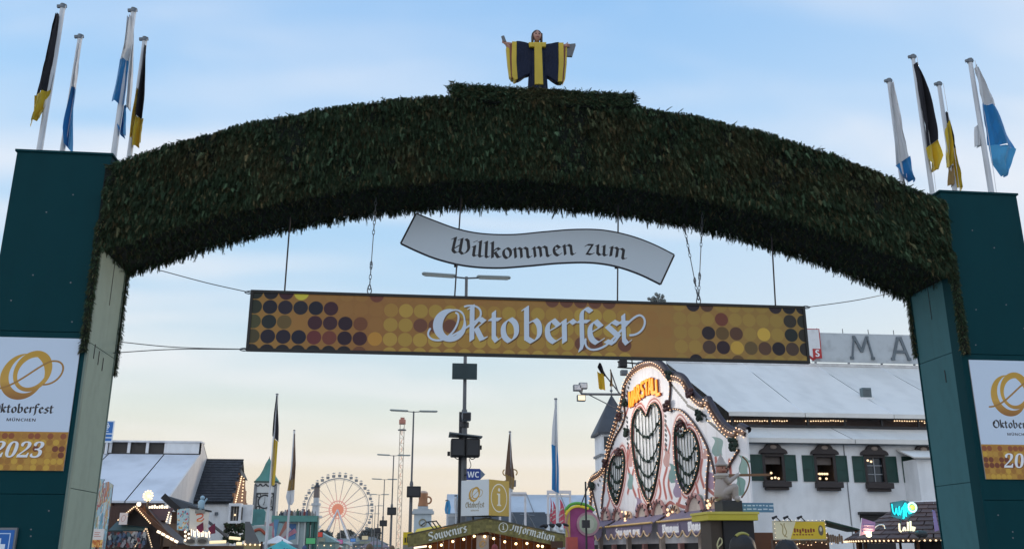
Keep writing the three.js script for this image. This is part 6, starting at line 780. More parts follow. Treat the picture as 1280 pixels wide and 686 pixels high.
// ================================================================== left side: beer tent, dark roofed house, stalls
{
  const xr = -17.5, xl = -46, yR = 9.45, zR = -58.4, yC = 8.6, zC = -57.6, yE = 4.8, zE = -49.2, tentTarp = mat(0.66, 0.69, 0.74, { roughness: 0.5, grimeMap: GR8 }), t = thing('beer_tent', 'big pale beer tent with a sloping membrane roof beside the left pillar', 'tent', V(-30, 0, -56));
  const xs = [xl]; const s1 = atZ(205.5, 568, zC).x, s0 = atZ(136, 568, zC).x; for (let x = s1 - Math.floor((s1 - xl) / (s1 - s0)) * (s1 - s0); x < s1 + 0.1; x += s1 - s0) xs.push(x); xs.push(xr);
  for (let k = 0; k < xs.length - 1; k++) { if (xs[k + 1] - xs[k] < 0.3) continue; const a = xs[k], b = xs[k + 1] - 0.09, rows = []; for (let i = 0; i <= 6; i++) { const r = []; for (let j = 0; j <= 6; j++) r.push(V(a + (b - a) * j / 6, yC + (yE - yC) * i / 6 - 0.12 * Math.sin(Math.PI * i / 6) * Math.sin(Math.PI * j / 6), zC + (zE - zC) * i / 6)); rows.push(r); } put(t, 'roof_sheet', [quadsGeo(rows), box(a, b, yE - 0.12, yE + 0.02, zE - 0.05, zE + 0.05)], tentTarp); }
   put(t, 'rear_roof', slab([V(xl, yR, zR), V(xr, yR, zR), V(xr, 4.8, -68), V(xl, 4.8, -68)], 0.08), M.tarp); put(t, 'ridge_cap', box(xl, xr + 0.05, yR, yR + 0.12, zR - 0.2, zC + 0.1), M.white);
  put(t, 'clerestory', box(xl, s1, yC, yR, zC - 0.35, zC - 0.3), mat(0.06, 0.055, 0.05)); put(t, 'clerestory_panel', box(s1 + 0.1, xr, yC + 0.02, yR, zC - 0.1, zC), M.whiteWall); for (let x = s1; x > xl; x -= (s1 - s0) / 3) put(t, 'clerestory_post', box(x - 0.1, x + 0.1, yC, yR, zC - 0.1, zC), M.white); put(t, 'clerestory_rail', [box(xl, xr, yC - 0.03, yC + 0.05, zC + 0.003, zC + 0.06)], M.dark);
  const g = []; { const s = new THREE.Shape(); const pts = [[zE, 0], [zE, yE], [zC, yC], [zC, yR], [zR, yR], [-68, 4.8], [-68, 0]]; pts.forEach(([zz, y], i) => (i ? s.lineTo(zz, y) : s.moveTo(zz, y))); s.closePath(); const e = new THREE.ExtrudeGeometry(s, { depth: 0.12, bevelEnabled: false }); e.applyMatrix4(new THREE.Matrix4().set(0, 0, 1, xr - 0.12, 0, 1, 0, 0, 1, 0, 0, 0, 0, 0, 0, 1)); const ix = e.toNonIndexed ? (e.index ? e.toNonIndexed() : e) : e, p = ix.attributes.position.array; for (let i = 0; i < p.length; i += 9) for (let k = 0; k < 3; k++) { const q = p[i + 3 + k]; p[i + 3 + k] = p[i + 6 + k]; p[i + 6 + k] = q; } ix.computeVertexNormals(); g.push(ix); }
  put(t, 'gable_wall', g, mat(0.68, 0.66, 0.64, { grimeMap: ST8 })); put(t, 'front_wall', box(xl, xr - 0.13, 0, yE - 0.13, zE - 0.35, zE - 0.2), mat(0.06, 0.03, 0.025)); for (let x = xr - 0.4; x > xl; x -= 3.1) put(t, 'front_post', box(x - 0.12, x + 0.12, 0, yE - 0.13, zE - 0.19, zE - 0.02), M.wood);
  const sp = atZ(131, 540, -57.2), st = thing('rooftop_sign', 'blue and white emblem sign on a post at the left tent ridge', 'sign', V(sp.x, yR, -57.2)), a = atZ(120, 553, -57.2), b = atZ(143, 526, -57.2), tx = canvasTex(128, 160, (x, w, h) => { x.fillStyle = '#dfe8ee'; x.fillRect(0, 0, w, h); x.fillStyle = '#2d6fb6'; x.fillRect(8, 8, w - 16, 84); x.fillRect(8, 100, w - 16, 20); x.fillRect(8, 128, w - 16, 20); x.strokeStyle = x.fillStyle = '#dfe8ee'; x.lineWidth = 7; for (let k = 0; k < 6; k++) { x.beginPath(); x.arc(64 + Math.cos(k * 1.047) * 15, 40 + Math.sin(k * 1.047) * 15, 9, 0, 7); x.stroke(); } x.fillRect(60, 50, 8, 36); x.fillRect(40, 74, 48, 6); });
  put(st, 'face', decalUV(new THREE.PlaneGeometry(b.x - a.x, b.y - a.y).translate((a.x + b.x) / 2, (a.y + b.y) / 2, -57.14), a.x, b.x, a.y, b.y), printed(tx), { uv: true }); put(st, 'panel', box(a.x, b.x, a.y, b.y, -57.25, -57.15), M.white); put(st, 'post', [rod(V(b.x - 0.4, yR - 0.9, -57.3), V(b.x - 0.4, b.y, -57.3), 0.1)], M.white);
}
{
  const zr = -60, ze = -56.8, R = atZ(298, 576, zr), L = atZ(250, 577.5, zr), eR = atZ(290, 628, ze), eL = atZ(238, 625, ze), t = thing('dark_roof_house', 'white house with a steep dark shingle roof and bulb lit wooden gable', 'house', V((eL.x + eR.x) / 2, 0, -59));
  const xa = eL.x - 0.6, xb = eR.x, yr = R.y, ye = eR.y, zb = -63.2, hip = 1.0;
  put(t, 'roof_boarding', [slab([V(xa, ye - 0.05, ze), V(xb, ye - 0.05, ze), V(xb, yr - 0.05, zr), V(xa, yr - 0.05, zr)], 0.1), slab([V(xb, ye - 0.05, zb), V(xa, ye - 0.05, zb), V(xa, yr - 0.05, zr), V(xb, yr - 0.05, zr)], 0.1)], M.dark);
  const tones = [mat(0.024, 0.027, 0.034), mat(0.032, 0.035, 0.043), mat(0.019, 0.021, 0.028)], NR = 16, NC = 15;
  for (let i = 0; i < NR; i++) for (let k = 0; k < NC; k++) { const f0 = i / NR, f1 = (i + 1.2) / NR, a = xa + (xb - xa) * (k + (i % 2) * 0.5) / (NC + 0.5), b = a + (xb - xa) / (NC + 0.5) * 0.96, q = (f, l) => [ye + (yr - ye) * Math.min(1, f) + l, ze + (zr - ze) * Math.min(1, f) + l * 0.6], [y0, z0] = q(f0, 0.09), [y1, z1] = q(f1, 0.045); put(t, 'shingle', slab([V(a, y0, z0), V(b, y0, z0), V(b, y1, z1), V(a, y1, z1)], 0.03), tones[Math.floor(hash(i, k, 7) * 3)]); }
  put(t, 'ridge_board', rod(V(xa, yr + 0.06, zr), V(xb, yr + 0.06, zr), 0.08), M.dark);
  put(t, 'wall', [box(xa + 0.3, xb - 0.1, 0, ye - 0.05, ze - 0.5, ze - 0.3), box(xa + 0.3, xa + 0.5, 0, ye, zb + 0.3, ze - 0.51)], M.whiteWall);
  for (let k = 0; k < 7; k++) { const z0 = ze - 0.35 - k * 0.88, mid = z0 - 0.42, top = Math.min(yr - hip, ye + (yr - ye) * (1 - Math.abs(mid - zr) / (ze - zr)) - 0.1); put(t, 'gable_plank', box(xb - 0.12, xb + 0.02, ye - 0.4, Math.max(ye, top), z0 - 0.84, z0), mat(0.3, 0.13, 0.05, { map: WD })); put(t, 'side_plank', box(xb - 0.14, xb - 0.04, 0, ye - 0.42, z0 - 0.84, z0), M.whiteWall); }
  bulbs(t, 'bulb', along([V(xb + 0.12, ye - 0.3, ze - 0.3), V(xb + 0.15, ye + (yr - ye) * 0.62, zr + (ze - zr) * 0.36)], 0.2).concat(along([V(xb + 0.12, ye - 0.3, zr), V(xb + 0.12, yr - hip - 0.2, zr)], 0.24)), 0.06, M.bulb);
  // bay window
  const bz = ze + 0.1, a = atZ(283.5, 654, bz), b = atZ(300.5, 630, bz), bd = atZ(300.5, 644, bz).x; put(t, 'side_pane', box(bd + 0.003, bd + 0.03, a.y + 0.25, b.y - 0.2, bz - 0.62, bz - 0.1), mat(0.06, 0.06, 0.06)); put(t, 'hip_roof', slab([atZ(297.5, 576, zr).add(V(0, 0.08, 0)), atZ(301, 594, zr + 1.4), atZ(309, 600, zr - 1.6), atZ(297.8, 576, zr).add(V(0, 0.08, -0.02))], 0.08), M.dark); put(t, 'bay', [box(a.x, bd, a.y, a.y + 0.18, bz - 0.7, bz), box(a.x, bd, b.y - 0.14, b.y + 0.06, bz - 0.7, bz), box(a.x, a.x + 0.16, a.y + 0.18, b.y - 0.14, bz - 0.7, bz), box(bd - 0.16, bd, a.y + 0.18, b.y - 0.14, bz - 0.7, bz), box(bd + 0.003, bd + 0.7, a.y, b.y, bz - 0.9, bz - 0.7)], M.white); const pn = put(t, 'window', box(a.x + 0.16, bd - 0.16, a.y + 0.18, b.y - 0.14, bz - 0.3, bz - 0.27), mat(0.05, 0.05, 0.05)); put(pn, 'glazing_bar', [0.33, 0.66].map((k) => box(a.x + 0.16 + (bd - a.x - 0.32) * k - 0.03, a.x + 0.16 + (bd - a.x - 0.32) * k + 0.03, a.y + 0.18, b.y - 0.14, bz - 0.27, bz - 0.2)), mat(0.4, 0.36, 0.3)); put(pn, 'light', sph(V((a.x + bd) / 2, a.y + 0.6, bz - 0.24), 0.07, 8, 6), M.bulb);
  put(t, 'wall_lamp', [rod(atZ(270, 640, ze - 0.2), atZ(270, 644, ze - 0.2), 0.12)], M.galv);
  const pz = bz, pb = atZ(293, 655, pz), plants = thing('window_plants', 'dark trailing plants hanging under the bay window of the dark roofed house', 'plant', V(pb.x, pb.y - 1.2, pz)), lv = [], lc = []; const leafG = new THREE.OctahedronGeometry(0.13, 0).scale(1, 1.6, 0.3); for (let k = 0; k < 260; k++) { lv.push(new THREE.Matrix4().compose(V(pb.x + rr(-0.75, 0.75), pb.y - Math.pow(rnd(), 1.5) * 1.25, pz - 0.35 + rr(-0.3, 0.4)), new THREE.Quaternion().setFromEuler(new THREE.Euler(rr(0, 6), rr(0, 6), rr(0, 6))), V(1, 1, 1))); lc.push(new THREE.Color(0.02 + rnd() * 0.02, 0.035 + rnd() * 0.025, 0.02)); } strew(plants, 'leaves', leafG, new THREE.MeshStandardMaterial({ roughness: 0.9 }), lv, lc); put(plants, 'trough', box(pb.x - 0.7, pb.x + 0.7, pb.y - 0.25, pb.y - 0.02, pz - 0.6, pz - 0.1), M.wood);
}
const STP = (u, v, z) => { const q = at(90 + u / 6.095, 590 + v / 6.095, 42); return z === undefined ? q : atZ(90 + u / 6.095, 590 + v / 6.095, z); };
{
  // painted show board next to the pillar
  const z = -25.5, c = [[118, 601], [140.5, 606], [131, 682], [107, 676]].map(([u, v]) => atZ(u, v, z)), x0 = c[3].x - 0.1, x1 = c[1].x, y0 = 0.9, y1 = c[0].y + 0.1, tx = canvasTex(320, 900, (x, w, h) => {
    x.fillStyle = '#a9c4cc'; x.fillRect(0, 0, w, h); const cs = ['#c9ddde', '#7fb0bd', '#b46a5e', '#d9cda6', '#5f9aae', '#c8a860', '#e0e2dc', '#8f9d86', '#b98f88']; for (let k = 0; k < 420; k++) { const X = rnd() * w, Yy = rnd() * h; x.strokeStyle = Yy < 190 && rnd() < 0.6 ? ['#b5574c', '#c98a62', '#d8c79a'][k % 3] : cs[Math.floor(rnd() * cs.length)]; x.globalAlpha = 0.8; x.lineWidth = rr(4, 16); x.lineCap = 'round'; x.beginPath(); x.moveTo(X, Yy); x.bezierCurveTo(X + rr(-30, 30), Yy + rr(10, 50), X + rr(-40, 40), Yy + rr(30, 90), X + rr(-30, 30), Yy + rr(50, 130)); x.stroke(); } x.globalAlpha = 1;
  });
  const t = thing('painted_show_board', 'tall pastel painted show board standing right beside the left gate pillar', 'board', V((x0 + x1) / 2, 0, z)); const sh = poly([[x0, 0], [x1, 0], [x1, y1 - 0.25], [x1 - 0.2, y1 - 0.12], [x1 - 0.42, y1 - 0.2], [x0 + 0.5, y1 - 0.03], [x0 + 0.2, y1], [x0, y1 - 0.1]]); put(t, 'painted_face', decalUV(new THREE.ShapeGeometry(sh).translate(0, 0, z + 0.003), x0, x1, 0, y1), printed(tx), { uv: true }); put(t, 'panel', ext(sh, z - 0.08, z), M.wood); put(t, 'prop', [bar(V(x0 + 0.3, 0.05, z - 1.4), V(x0 + 0.3, 3, z - 0.1), 0.08, 0.08), bar(V(x1 - 0.3, 0.05, z - 1.4), V(x1 - 0.3, 3, z - 0.1), 0.08, 0.08)], M.wood);
  const p0 = atZ(112, 684, z + 0.4), p1 = atZ(130, 661, z + 0.4), tx2 = canvasTex(160, 220, (x, w, h) => { x.fillStyle = '#e6ded6'; x.fillRect(0, 0, w, h); x.fillStyle = '#c98a7c'; for (const y of [40, 62, 84]) x.fillRect(36, y, 88 - (y % 3) * 12, 9); x.fillStyle = '#e0a050'; x.fillRect(0, 130, w, 90); for (let k = 0; k < 60; k++) { x.fillStyle = ['#d98a3a', '#f0c878', '#c46a34'][k % 3]; x.beginPath(); x.arc(rnd() * w, 140 + rnd() * 80, 12, 0, 7); x.fill(); } });
  const ps = thing('menu_poster', 'white and orange poster in front of the pastel painted show board', 'poster', V((p0.x + p1.x) / 2, 0, z + 0.4)); put(ps, 'print', decalUV(new THREE.PlaneGeometry(p1.x - p0.x, p1.y - p0.y).translate((p0.x + p1.x) / 2, (p0.y + p1.y) / 2, z + 0.433), p0.x, p1.x, p0.y, p1.y), printed(tx2), { uv: true }); put(ps, 'board', box(p0.x, p1.x, p0.y, p1.y, z + 0.39, z + 0.43), M.white); put(ps, 'post', box((p0.x + p1.x) / 2 - 0.04, (p0.x + p1.x) / 2 + 0.04, 0, p0.y, z + 0.36, z + 0.39), M.wood);
}
{
  // brown gabled stall outlined with bulbs
  const z = -30, P = (u, v, dz = 0) => STP(u, v, z + dz), t = thing('gabled_stall', 'brown wooden stall with a steep gable outlined in bulbs below the left tent roof', 'stall', V(P(470, 400).x, 0, z - 1.5));
  const ap = P(478, 262), l = P(345, 370), r = P(790, 540), rB = P(640, 440);
  put(t, 'barge_board', [bar(ap, l, 0.1, 0.14), bar(ap, r, 0.1, 0.2), bar(P(530, 260, -0.3), P(700, 460, -0.3), 0.1, 0.22)], M.wood); put(t, 'roof', [slab([l, ap, ap.clone().add(V(0, 0, -2.6)), l.clone().add(V(0, 0, -2.6))], 0.08), slab([ap, r, r.clone().add(V(0, 0, -2.6)), ap.clone().add(V(0, 0, -2.6))], 0.08)], mat(0.05, 0.025, 0.02));
  bulbs(t, 'bulb', along([l, ap].map((p) => p.clone().add(V(0, 0, 0.09))), 0.09).concat(along([ap, P(600, 400)].map((p) => p.clone().add(V(0, 0.03, 0.09))), 0.1)), 0.032, M.bulb); for (let k = 0; k < 5; k++) { const a = P(645 + k * 33, 450 + k * 18, 0.1), b = P(670 + k * 33, 462 + k * 18, 0.1); put(t, 'light_tube', rod(a, b, 0.055), M.bulbWhite); } { const p = P(505, 245, 0.1); put(t, 'apex_light', sph(p, 0.1, 10, 8), M.bulbWhite); }
  put(t, 'gable_wall', ext(poly([P(350, 372), P(478, 268), P(640, 430), P(640, 600), P(350, 600)].map((p) => [p.x, p.y])), z - 0.5, z - 0.4), mat(0.025, 0.016, 0.014)); put(t, 'side_wall', [box(P(350, 0).x, P(700, 0).x, 0, 1.9, z - 2.4, z - 2.3), box(P(350, 0).x, P(700, 0).x, 0, 1.0, z - 0.4, z - 0.2)], M.wood);
  put(t, 'leg_frame', [rod(P(560, 425, 0.2), P(470, 580, 0.2), 0.035), rod(P(560, 425, 0.2), P(605, 580, 0.2), 0.035)], mat(0.4, 0.33, 0.24)); bulbs(t, 'bulb', along([P(560, 425, 0.26), P(475, 570, 0.26)], 0.1).concat(along([P(565, 425, 0.26), P(605, 570, 0.26)], 0.1)), 0.022, M.bulb);
  // plank front behind it
  for (let k = 0; k < 9; k++) { const a = P(290 + k * 22, 258, -1.5), b = P(311 + k * 22, 258, -1.5); put(t, 'front_plank', box(a.x, b.x, 1.4, a.y - 0.02 * (k % 2), z - 1.56, z - 1.5), mat(0.075, 0.035, 0.025, { map: WD })); }
  const aw = [[290, 375], [555, 400], [560, 450], [270, 452]].map(([u, v]) => P(u, v, 0.1)); put(t, 'awning', slab([aw[0].clone().add(V(0, 0, -1)), aw[1].clone().add(V(0, 0, -1)), aw[2], aw[3]], 0.05), mat(0.03, 0.07, 0.075)); const bd = [P(385, 450, 0.2), P(492, 482, 0.2)]; put(t, 'shelf_board', box(bd[0].x, bd[1].x, bd[1].y, bd[0].y, z + 0.15, z + 0.2), mat(0.3, 0.17, 0.11));
  const pa = P(352, 400, 0.15), pb = P(424, 310, 0.15), ps = thing('small_white_poster', 'small pale poster with a faint red drawing under the bulb outlined gable', 'poster', V((pa.x + pb.x) / 2, pa.y, z + 0.15)), tx = canvasTex(96, 128, (x, w, h) => { x.fillStyle = '#e4d8d2'; x.fillRect(0, 0, w, h); x.strokeStyle = '#c08a80'; x.lineWidth = 5; x.beginPath(); x.ellipse(48, 60, 22, 34, 0.3, 0, 7); x.stroke(); }); put(ps, 'print', decalUV(new THREE.PlaneGeometry(pb.x - pa.x, pb.y - pa.y).translate((pa.x + pb.x) / 2, (pa.y + pb.y) / 2, z + 0.173), pa.x, pb.x, pa.y, pb.y), printed(tx), { uv: true }); put(ps, 'board', box(pa.x, pb.x, pa.y, pb.y, z + 0.13, z + 0.17), M.white);
  // round flower light
  const s = P(577, 180, 0.1), sl = thing('flower_light', 'round glowing flower shaped lamp on top of the brown stalls', 'lamp', s.clone().add(V(0, -0.35, 0))); put(sl, 'face', new THREE.CylinderGeometry(0.17, 0.17, 0.06, 20).rotateX(Math.PI / 2).translate(s.x, s.y, s.z), glow(1, 0.72, 0.4, 0.55)); for (let k = 0; k < 11; k++) { const a = k / 11 * 6.2832; put(sl, 'petal_lamp', sph(V(s.x + Math.cos(a) * 0.2, s.y + Math.sin(a) * 0.22, s.z + 0.02), 0.045, 8, 6), glow(1, 0.82, 0.55, 1.0)); } put(sl, 'post', rod(s.clone().add(V(0, -0.55, -0.05)), s.clone().add(V(0, -0.1, -0.05)), 0.05), M.dark); const lp = new THREE.PointLight(0xffc880, 2); lp.position.set(0, 0.35, 0.3); lp.castShadow = true; sl.add(lp);
  // flat roofed stall behind with a row of lit letters
  const z2 = -32, Q = (u, v) => STP(u, v, z2), k2 = thing('lit_letter_stall', 'dark brown stall roof crowned by a short row of lit letters', 'stall', V(Q(655, 330).x, 0, z2)), a = Q(580, 280), b = Q(735, 380); put(k2, 'roof_face', slab([V(a.x, a.y, z2 - 0.6), V(b.x, a.y, z2 - 0.6), V(b.x - 0.12, b.y, z2), V(a.x + 0.1, b.y, z2)], 0.1), mat(0.075, 0.028, 0.025)); for (let k = 0; k < 8; k++) { const p = Q(588 + k * 19, 268); put(k2, 'lit_letter', box(p.x - 0.04, p.x + 0.035, p.y - 0.05, p.y + 0.05 + 0.03 * (k % 3), z2 - 0.02, z2 + 0.02), M.bulbWhite); } put(k2, 'walls', [box(a.x + 0.1, b.x - 0.1, 0, b.y, z2 - 2.5, z2 - 2.4), box(a.x + 0.1, b.x - 0.1, 0, 1.0, z2 - 0.2, z2 - 0.1), box(a.x + 0.15, a.x + 0.25, 1.0, b.y, z2 - 0.2, z2 - 0.1), box(b.x - 0.3, b.x - 0.2, 1.0, b.y, z2 - 0.2, z2 - 0.1)], mat(0.2, 0.12, 0.07)); bulbs(k2, 'bulb', along([Q(742, 300), Q(718, 380)].map((p) => p.add(V(0, 0, 0.1))), 0.1).concat(along([Q(755, 330), Q(745, 390)].map((p) => p.add(V(0, 0, 0.1))), 0.1)), 0.04, M.bulbWhite);
  const q1 = Q(560, 240), pillar = put(k2, 'chimney', box(q1.x - 0.3, Q(580, 240).x, b.y, q1.y + 0.05, z2 - 0.8, z2 - 0.2), mat(0.07, 0.03, 0.025));
  // small dark gable roof to the right
  const g3 = thing('dark_gable_stall', 'small stall with a dark grey gable roof in front of the white tent gable', 'stall', V(STP(800, 300, -36).x, 0, -38)), G = (u, v, dz = 0) => STP(u, v, -36 + dz); put(g3, 'roof', [slab([G(695, 178), G(905, 240), G(905, 240, -2), G(695, 178, -2)], 0.1), slab([G(695, 178, 0.05), G(905, 240, 0.05), G(1000, 290, 0.6), G(800, 285, 0.6)], 0.05)], mat(0.04, 0.042, 0.045)); put(g3, 'barge_board', bar(G(690, 180, 0.7), G(810, 290, 0.7), 0.12, 0.3), M.black); put(g3, 'wall', box(G(740, 0).x, G(900, 0).x, 0, G(0, 290).y, -37.5, -37.3), M.wood);
}
{
  // painted wagon stall: two pictures, lit letters, oval signs, maroon flags
  const z = -27.4, P = (u, v, dz = 0) => STP(u, v, z + dz), t = thing('painted_wagon_stall', 'wagon stall with colourful picture panels, lit letters and two oval signs', 'stall', V(P(930, 400).x, 0, z));
  const pic = (c, w, h, draw, name) => { const xs = c.map((p) => p.x), ys = c.map((p) => p.y), x0 = Math.min(...xs), x1 = Math.max(...xs), y0 = Math.min(...ys), y1 = Math.max(...ys), zz = c[0].z; const sh = poly(c.map((p) => [p.x, p.y])); const o = put(t, name, ext(sh, zz - 0.06, zz), M.white); put(o, 'print', decalUV(new THREE.ShapeGeometry(sh).translate(0, 0, zz + 0.004), x0, x1, y0, y1), printed(canvasTex(w, h, draw)), { uv: true }); };
  pic([P(798, 282), P(890, 275), P(880, 450), P(795, 440)], 160, 280, (x, w, h) => { x.fillStyle = '#b9d0d2'; x.fillRect(0, 0, w, h); for (let k = 0; k < 50; k++) { x.fillStyle = ['#d99a4a', '#c75a6a', '#7fb6b0', '#e6dcc0', '#5f8fae'][k % 5]; x.beginPath(); x.ellipse(rnd() * w, rnd() * h, rr(6, 24), rr(5, 14), rnd() * 3, 0, 7); x.fill(); } }, 'picture_panel');
  pic([P(892, 272, 0.2), P(1045, 300, 0.2), P(1028, 440, 0.2), P(888, 440, 0.2)], 220, 220, (x, w, h) => { x.fillStyle = '#ddd6c8'; x.fillRect(0, 0, w, h); x.strokeStyle = '#d9603a'; x.lineWidth = 14; x.beginPath(); x.moveTo(80, 70); x.bezierCurveTo(160, 40, 180, 90, 110, 110); x.bezierCurveTo(60, 130, 150, 150, 165, 105); x.stroke(); x.fillStyle = '#e39a4c'; x.fillRect(90, 125, 60, 14); }, 'picture_panel');
  for (const [u0, v0] of [[945, 415], [1035, 425]]) { const fp = [P(u0, v0, 0.35), P(u0 + 52, v0 - 35, 0.35), P(u0 + 55, v0 + 40, 0.35), P(u0 + 8, v0 + 50, 0.35)], f = thing('maroon_flag', u0 < 1000 ? 'maroon cloth flag in front of the white picture with the orange swirl' : 'smaller maroon cloth flag at the end of the row of lit letters', 'flag', fp[3]); put(f, 'cloth', slab(fp, 0.02), mat(0.16, 0.008, 0.04)); put(f, 'stick', rod(fp[0], P(u0 + 14, v0 + 90, 0.35), 0.02), M.white); }
  for (let k = 0; k < 10; k++) { const u = 905 + k * 15, v = 470 + (k < 4 ? -8 : 4) + (k % 3) * 5; put(t, 'lit_letter', [rod(P(u, v - 26, 0.4), P(u + (k % 2 ? 5 : 0), v + 22, 0.4), 0.018), ...(k % 2 ? [rod(P(u, v - 6, 0.4), P(u + 10, v - 14, 0.4), 0.018)] : [])], M.bulbWhite); }
  for (const u of [900, 990]) { const p = P(u, 525, 0.4), ov = put(t, 'oval_sign', new THREE.CylinderGeometry(1, 1, 0.08, 28).rotateX(Math.PI / 2).scale(0.27, 0.15, 1).translate(p.x, p.y, p.z), mat(0.36, 0.33, 0.28)); put(ov, 'rim', new THREE.TorusGeometry(1, 0.09, 8, 32).scale(0.27, 0.16, 0.27).translate(p.x, p.y, p.z + 0.05), mat(0.6, 0.56, 0.48)); put(ov, 'centre', new THREE.CylinderGeometry(1, 1, 0.05, 24).rotateX(Math.PI / 2).scale(0.17, 0.085, 1).translate(p.x, p.y, p.z + 0.06), mat(0.1, 0.085, 0.07)); }
  for (let k = 0; k < 5; k++) { const p = P(860 + (k % 2) * 26, 455 + k * 16, 0.45); put(t, 'glow_bulb', sph(p, 0.05, 8, 6), M.bulbWhite); }
  for (const [u0, v0, u1, v1] of [[1045, 535, 1170, 530], [1195, 500, 1280, 508], [1250, 545, 1290, 545]]) { const a = P(u0, v0, 0.3), b = P(u1, v1, 0.3); put(t, 'light_strip', rod(a, b, 0.065), glow(1, 0.82, 0.5, 0.9)); }
  put(t, 'wagon_body', [box(P(800, 0).x, P(1280, 0).x, 0.5, P(0, 560).y, z - 2.4, z - 0.1)], M.wood); put(t, 'canopy', slab([P(1030, 360, -0.2), P(1180, 480, -0.2), P(1180, 490, -2), P(1030, 370, -2)], 0.08), mat(0.1, 0.1, 0.105)); put(t, 'roof_edge', bar(P(880, 265, 0.2), P(1060, 300, 0.2), 0.08, 0.07), M.dark);
  put(t, 'wheel', [-1, 1].flatMap((s) => [new THREE.CylinderGeometry(0.4, 0.4, 0.16, 20).rotateX(Math.PI / 2).translate(P(1000, 0).x + s * 1.6, 0.4, z - 0.4)]), M.black);
  const f = P(982, 250, 0.1), bt = thing('blue_figure', 'small pale blue carved figure standing on the wagon stall roof', 'figure', V(f.x, P(0, 282).y, f.z)), pb = mat(0.32, 0.47, 0.55); put(bt, 'body', [new THREE.LatheGeometry([[0, 0], [0.16, 0], [0.12, 0.16], [0.15, 0.32], [0.07, 0.42], [0, 0.44]].map(([a, b]) => new THREE.Vector2(a, b)), 14).translate(f.x, P(0, 285).y, f.z), sph(V(f.x + 0.02, P(0, 285).y + 0.5, f.z), 0.095, 12, 8), rod(V(f.x + 0.1, P(0, 285).y + 0.3, f.z), V(f.x + 0.22, P(0, 285).y + 0.48, f.z), 0.045, 0.035)], pb); put(bt, 'base', box(f.x - 0.2, f.x + 0.2, P(0, 310).y, P(0, 285).y, f.z - 0.15, f.z + 0.15), mat(0.3, 0.28, 0.24));
  // hanging goods along the lower edge of the frame
  const g = [], cols = [[0.22, 0.05, 0.05], [0.1, 0.14, 0.22], [0.5, 0.48, 0.44], [0.05, 0.06, 0.08], [0.35, 0.33, 0.34], [0.08, 0.14, 0.16]]; cols.forEach((c, j) => { const gg = []; for (let k = 0; k < 26; k++) { const p = P(240 + rnd() * 320, 470 + rnd() * 95, -1.2 + rnd() * 0.6), q = box(-0.05, 0.05, -0.09, 0.09, -0.02, 0.02).rotateZ(rr(-0.7, 0.7)); gg.push(q.translate(p.x, p.y, p.z)); } g.push([gg, c]); }); const hg = thing('hanging_souvenirs', 'jumble of small coloured souvenirs hanging below the brown gabled stall', 'souvenirs', V(P(400, 520).x, P(400, 520).y, z - 1)); hg.userData.kind = 'stuff'; g.forEach(([gg, c]) => put(hg, 'souvenir', gg, mat(...c), { kind: 'stuff' }));
}
{
  // slanted grey awning and teal board behind, in front of the clock tower
  const z = -44, P = (u, v, dz = 0) => atZ(u, v, z + dz), t = thing('grey_awning_stall', 'stall with a steep grey awning between the bay window and the teal board', 'stall', V(P(312, 680).x, 0, z)); put(t, 'awning', slab([P(306, 652), P(312, 652), P(326, 682), P(306, 682)], 0.08), mat(0.13, 0.135, 0.14)); put(t, 'valance', box(P(296, 0).x, P(327, 0).x, P(0, 688).y, P(0, 680).y, z + 0.05, z + 0.1), mat(0.3, 0.25, 0.12)); bulbs(t, 'bulb', along([P(297, 680, 0.2), P(326, 681, 0.2)], 0.28), 0.06, M.bulb); put(t, 'post', [rod(V(P(300, 0).x, 0, z), P(300, 682), 0.06), rod(V(P(324, 0).x, 0, z), P(324, 682), 0.06)], M.wood);
  const z2 = -70, a = atZ(310, 657, z2), b = atZ(329, 636, z2), c = atZ(331, 640, z2), t2 = thing('teal_board', 'plain teal board in front of the clock tower foot', 'board', V((a.x + b.x) / 2, 0, z2)); put(t2, 'panel', ext(poly([[a.x, a.y], [c.x, a.y + 0.1], [c.x + 0.05, c.y], [b.x, b.y], [a.x + 0.1, b.y - 0.05]]), z2 - 0.15, z2), mat(0.09, 0.27, 0.26)); put(t2, 'picture', box(a.x - 0.1, c.x + 0.7, a.y - 1.3, a.y - 0.02, z2 - 0.1, z2 + 0.02), mat(0.42, 0.52, 0.5)); put(t2, 'swirl', tube([V(a.x + 0.4, a.y - 0.5, z2 + 0.04), V(a.x + 1.0, a.y - 0.3, z2 + 0.04), V(a.x + 1.5, a.y - 0.7, z2 + 0.04)], 0.14, 14, 6), mat(0.45, 0.1, 0.05)); put(t2, 'post', [box(a.x, a.x + 0.2, 0, a.y - 1.3, z2 - 0.1, z2), box(c.x - 0.2, c.x, 0, a.y - 1.3, z2 - 0.1, z2)], M.wood);
}

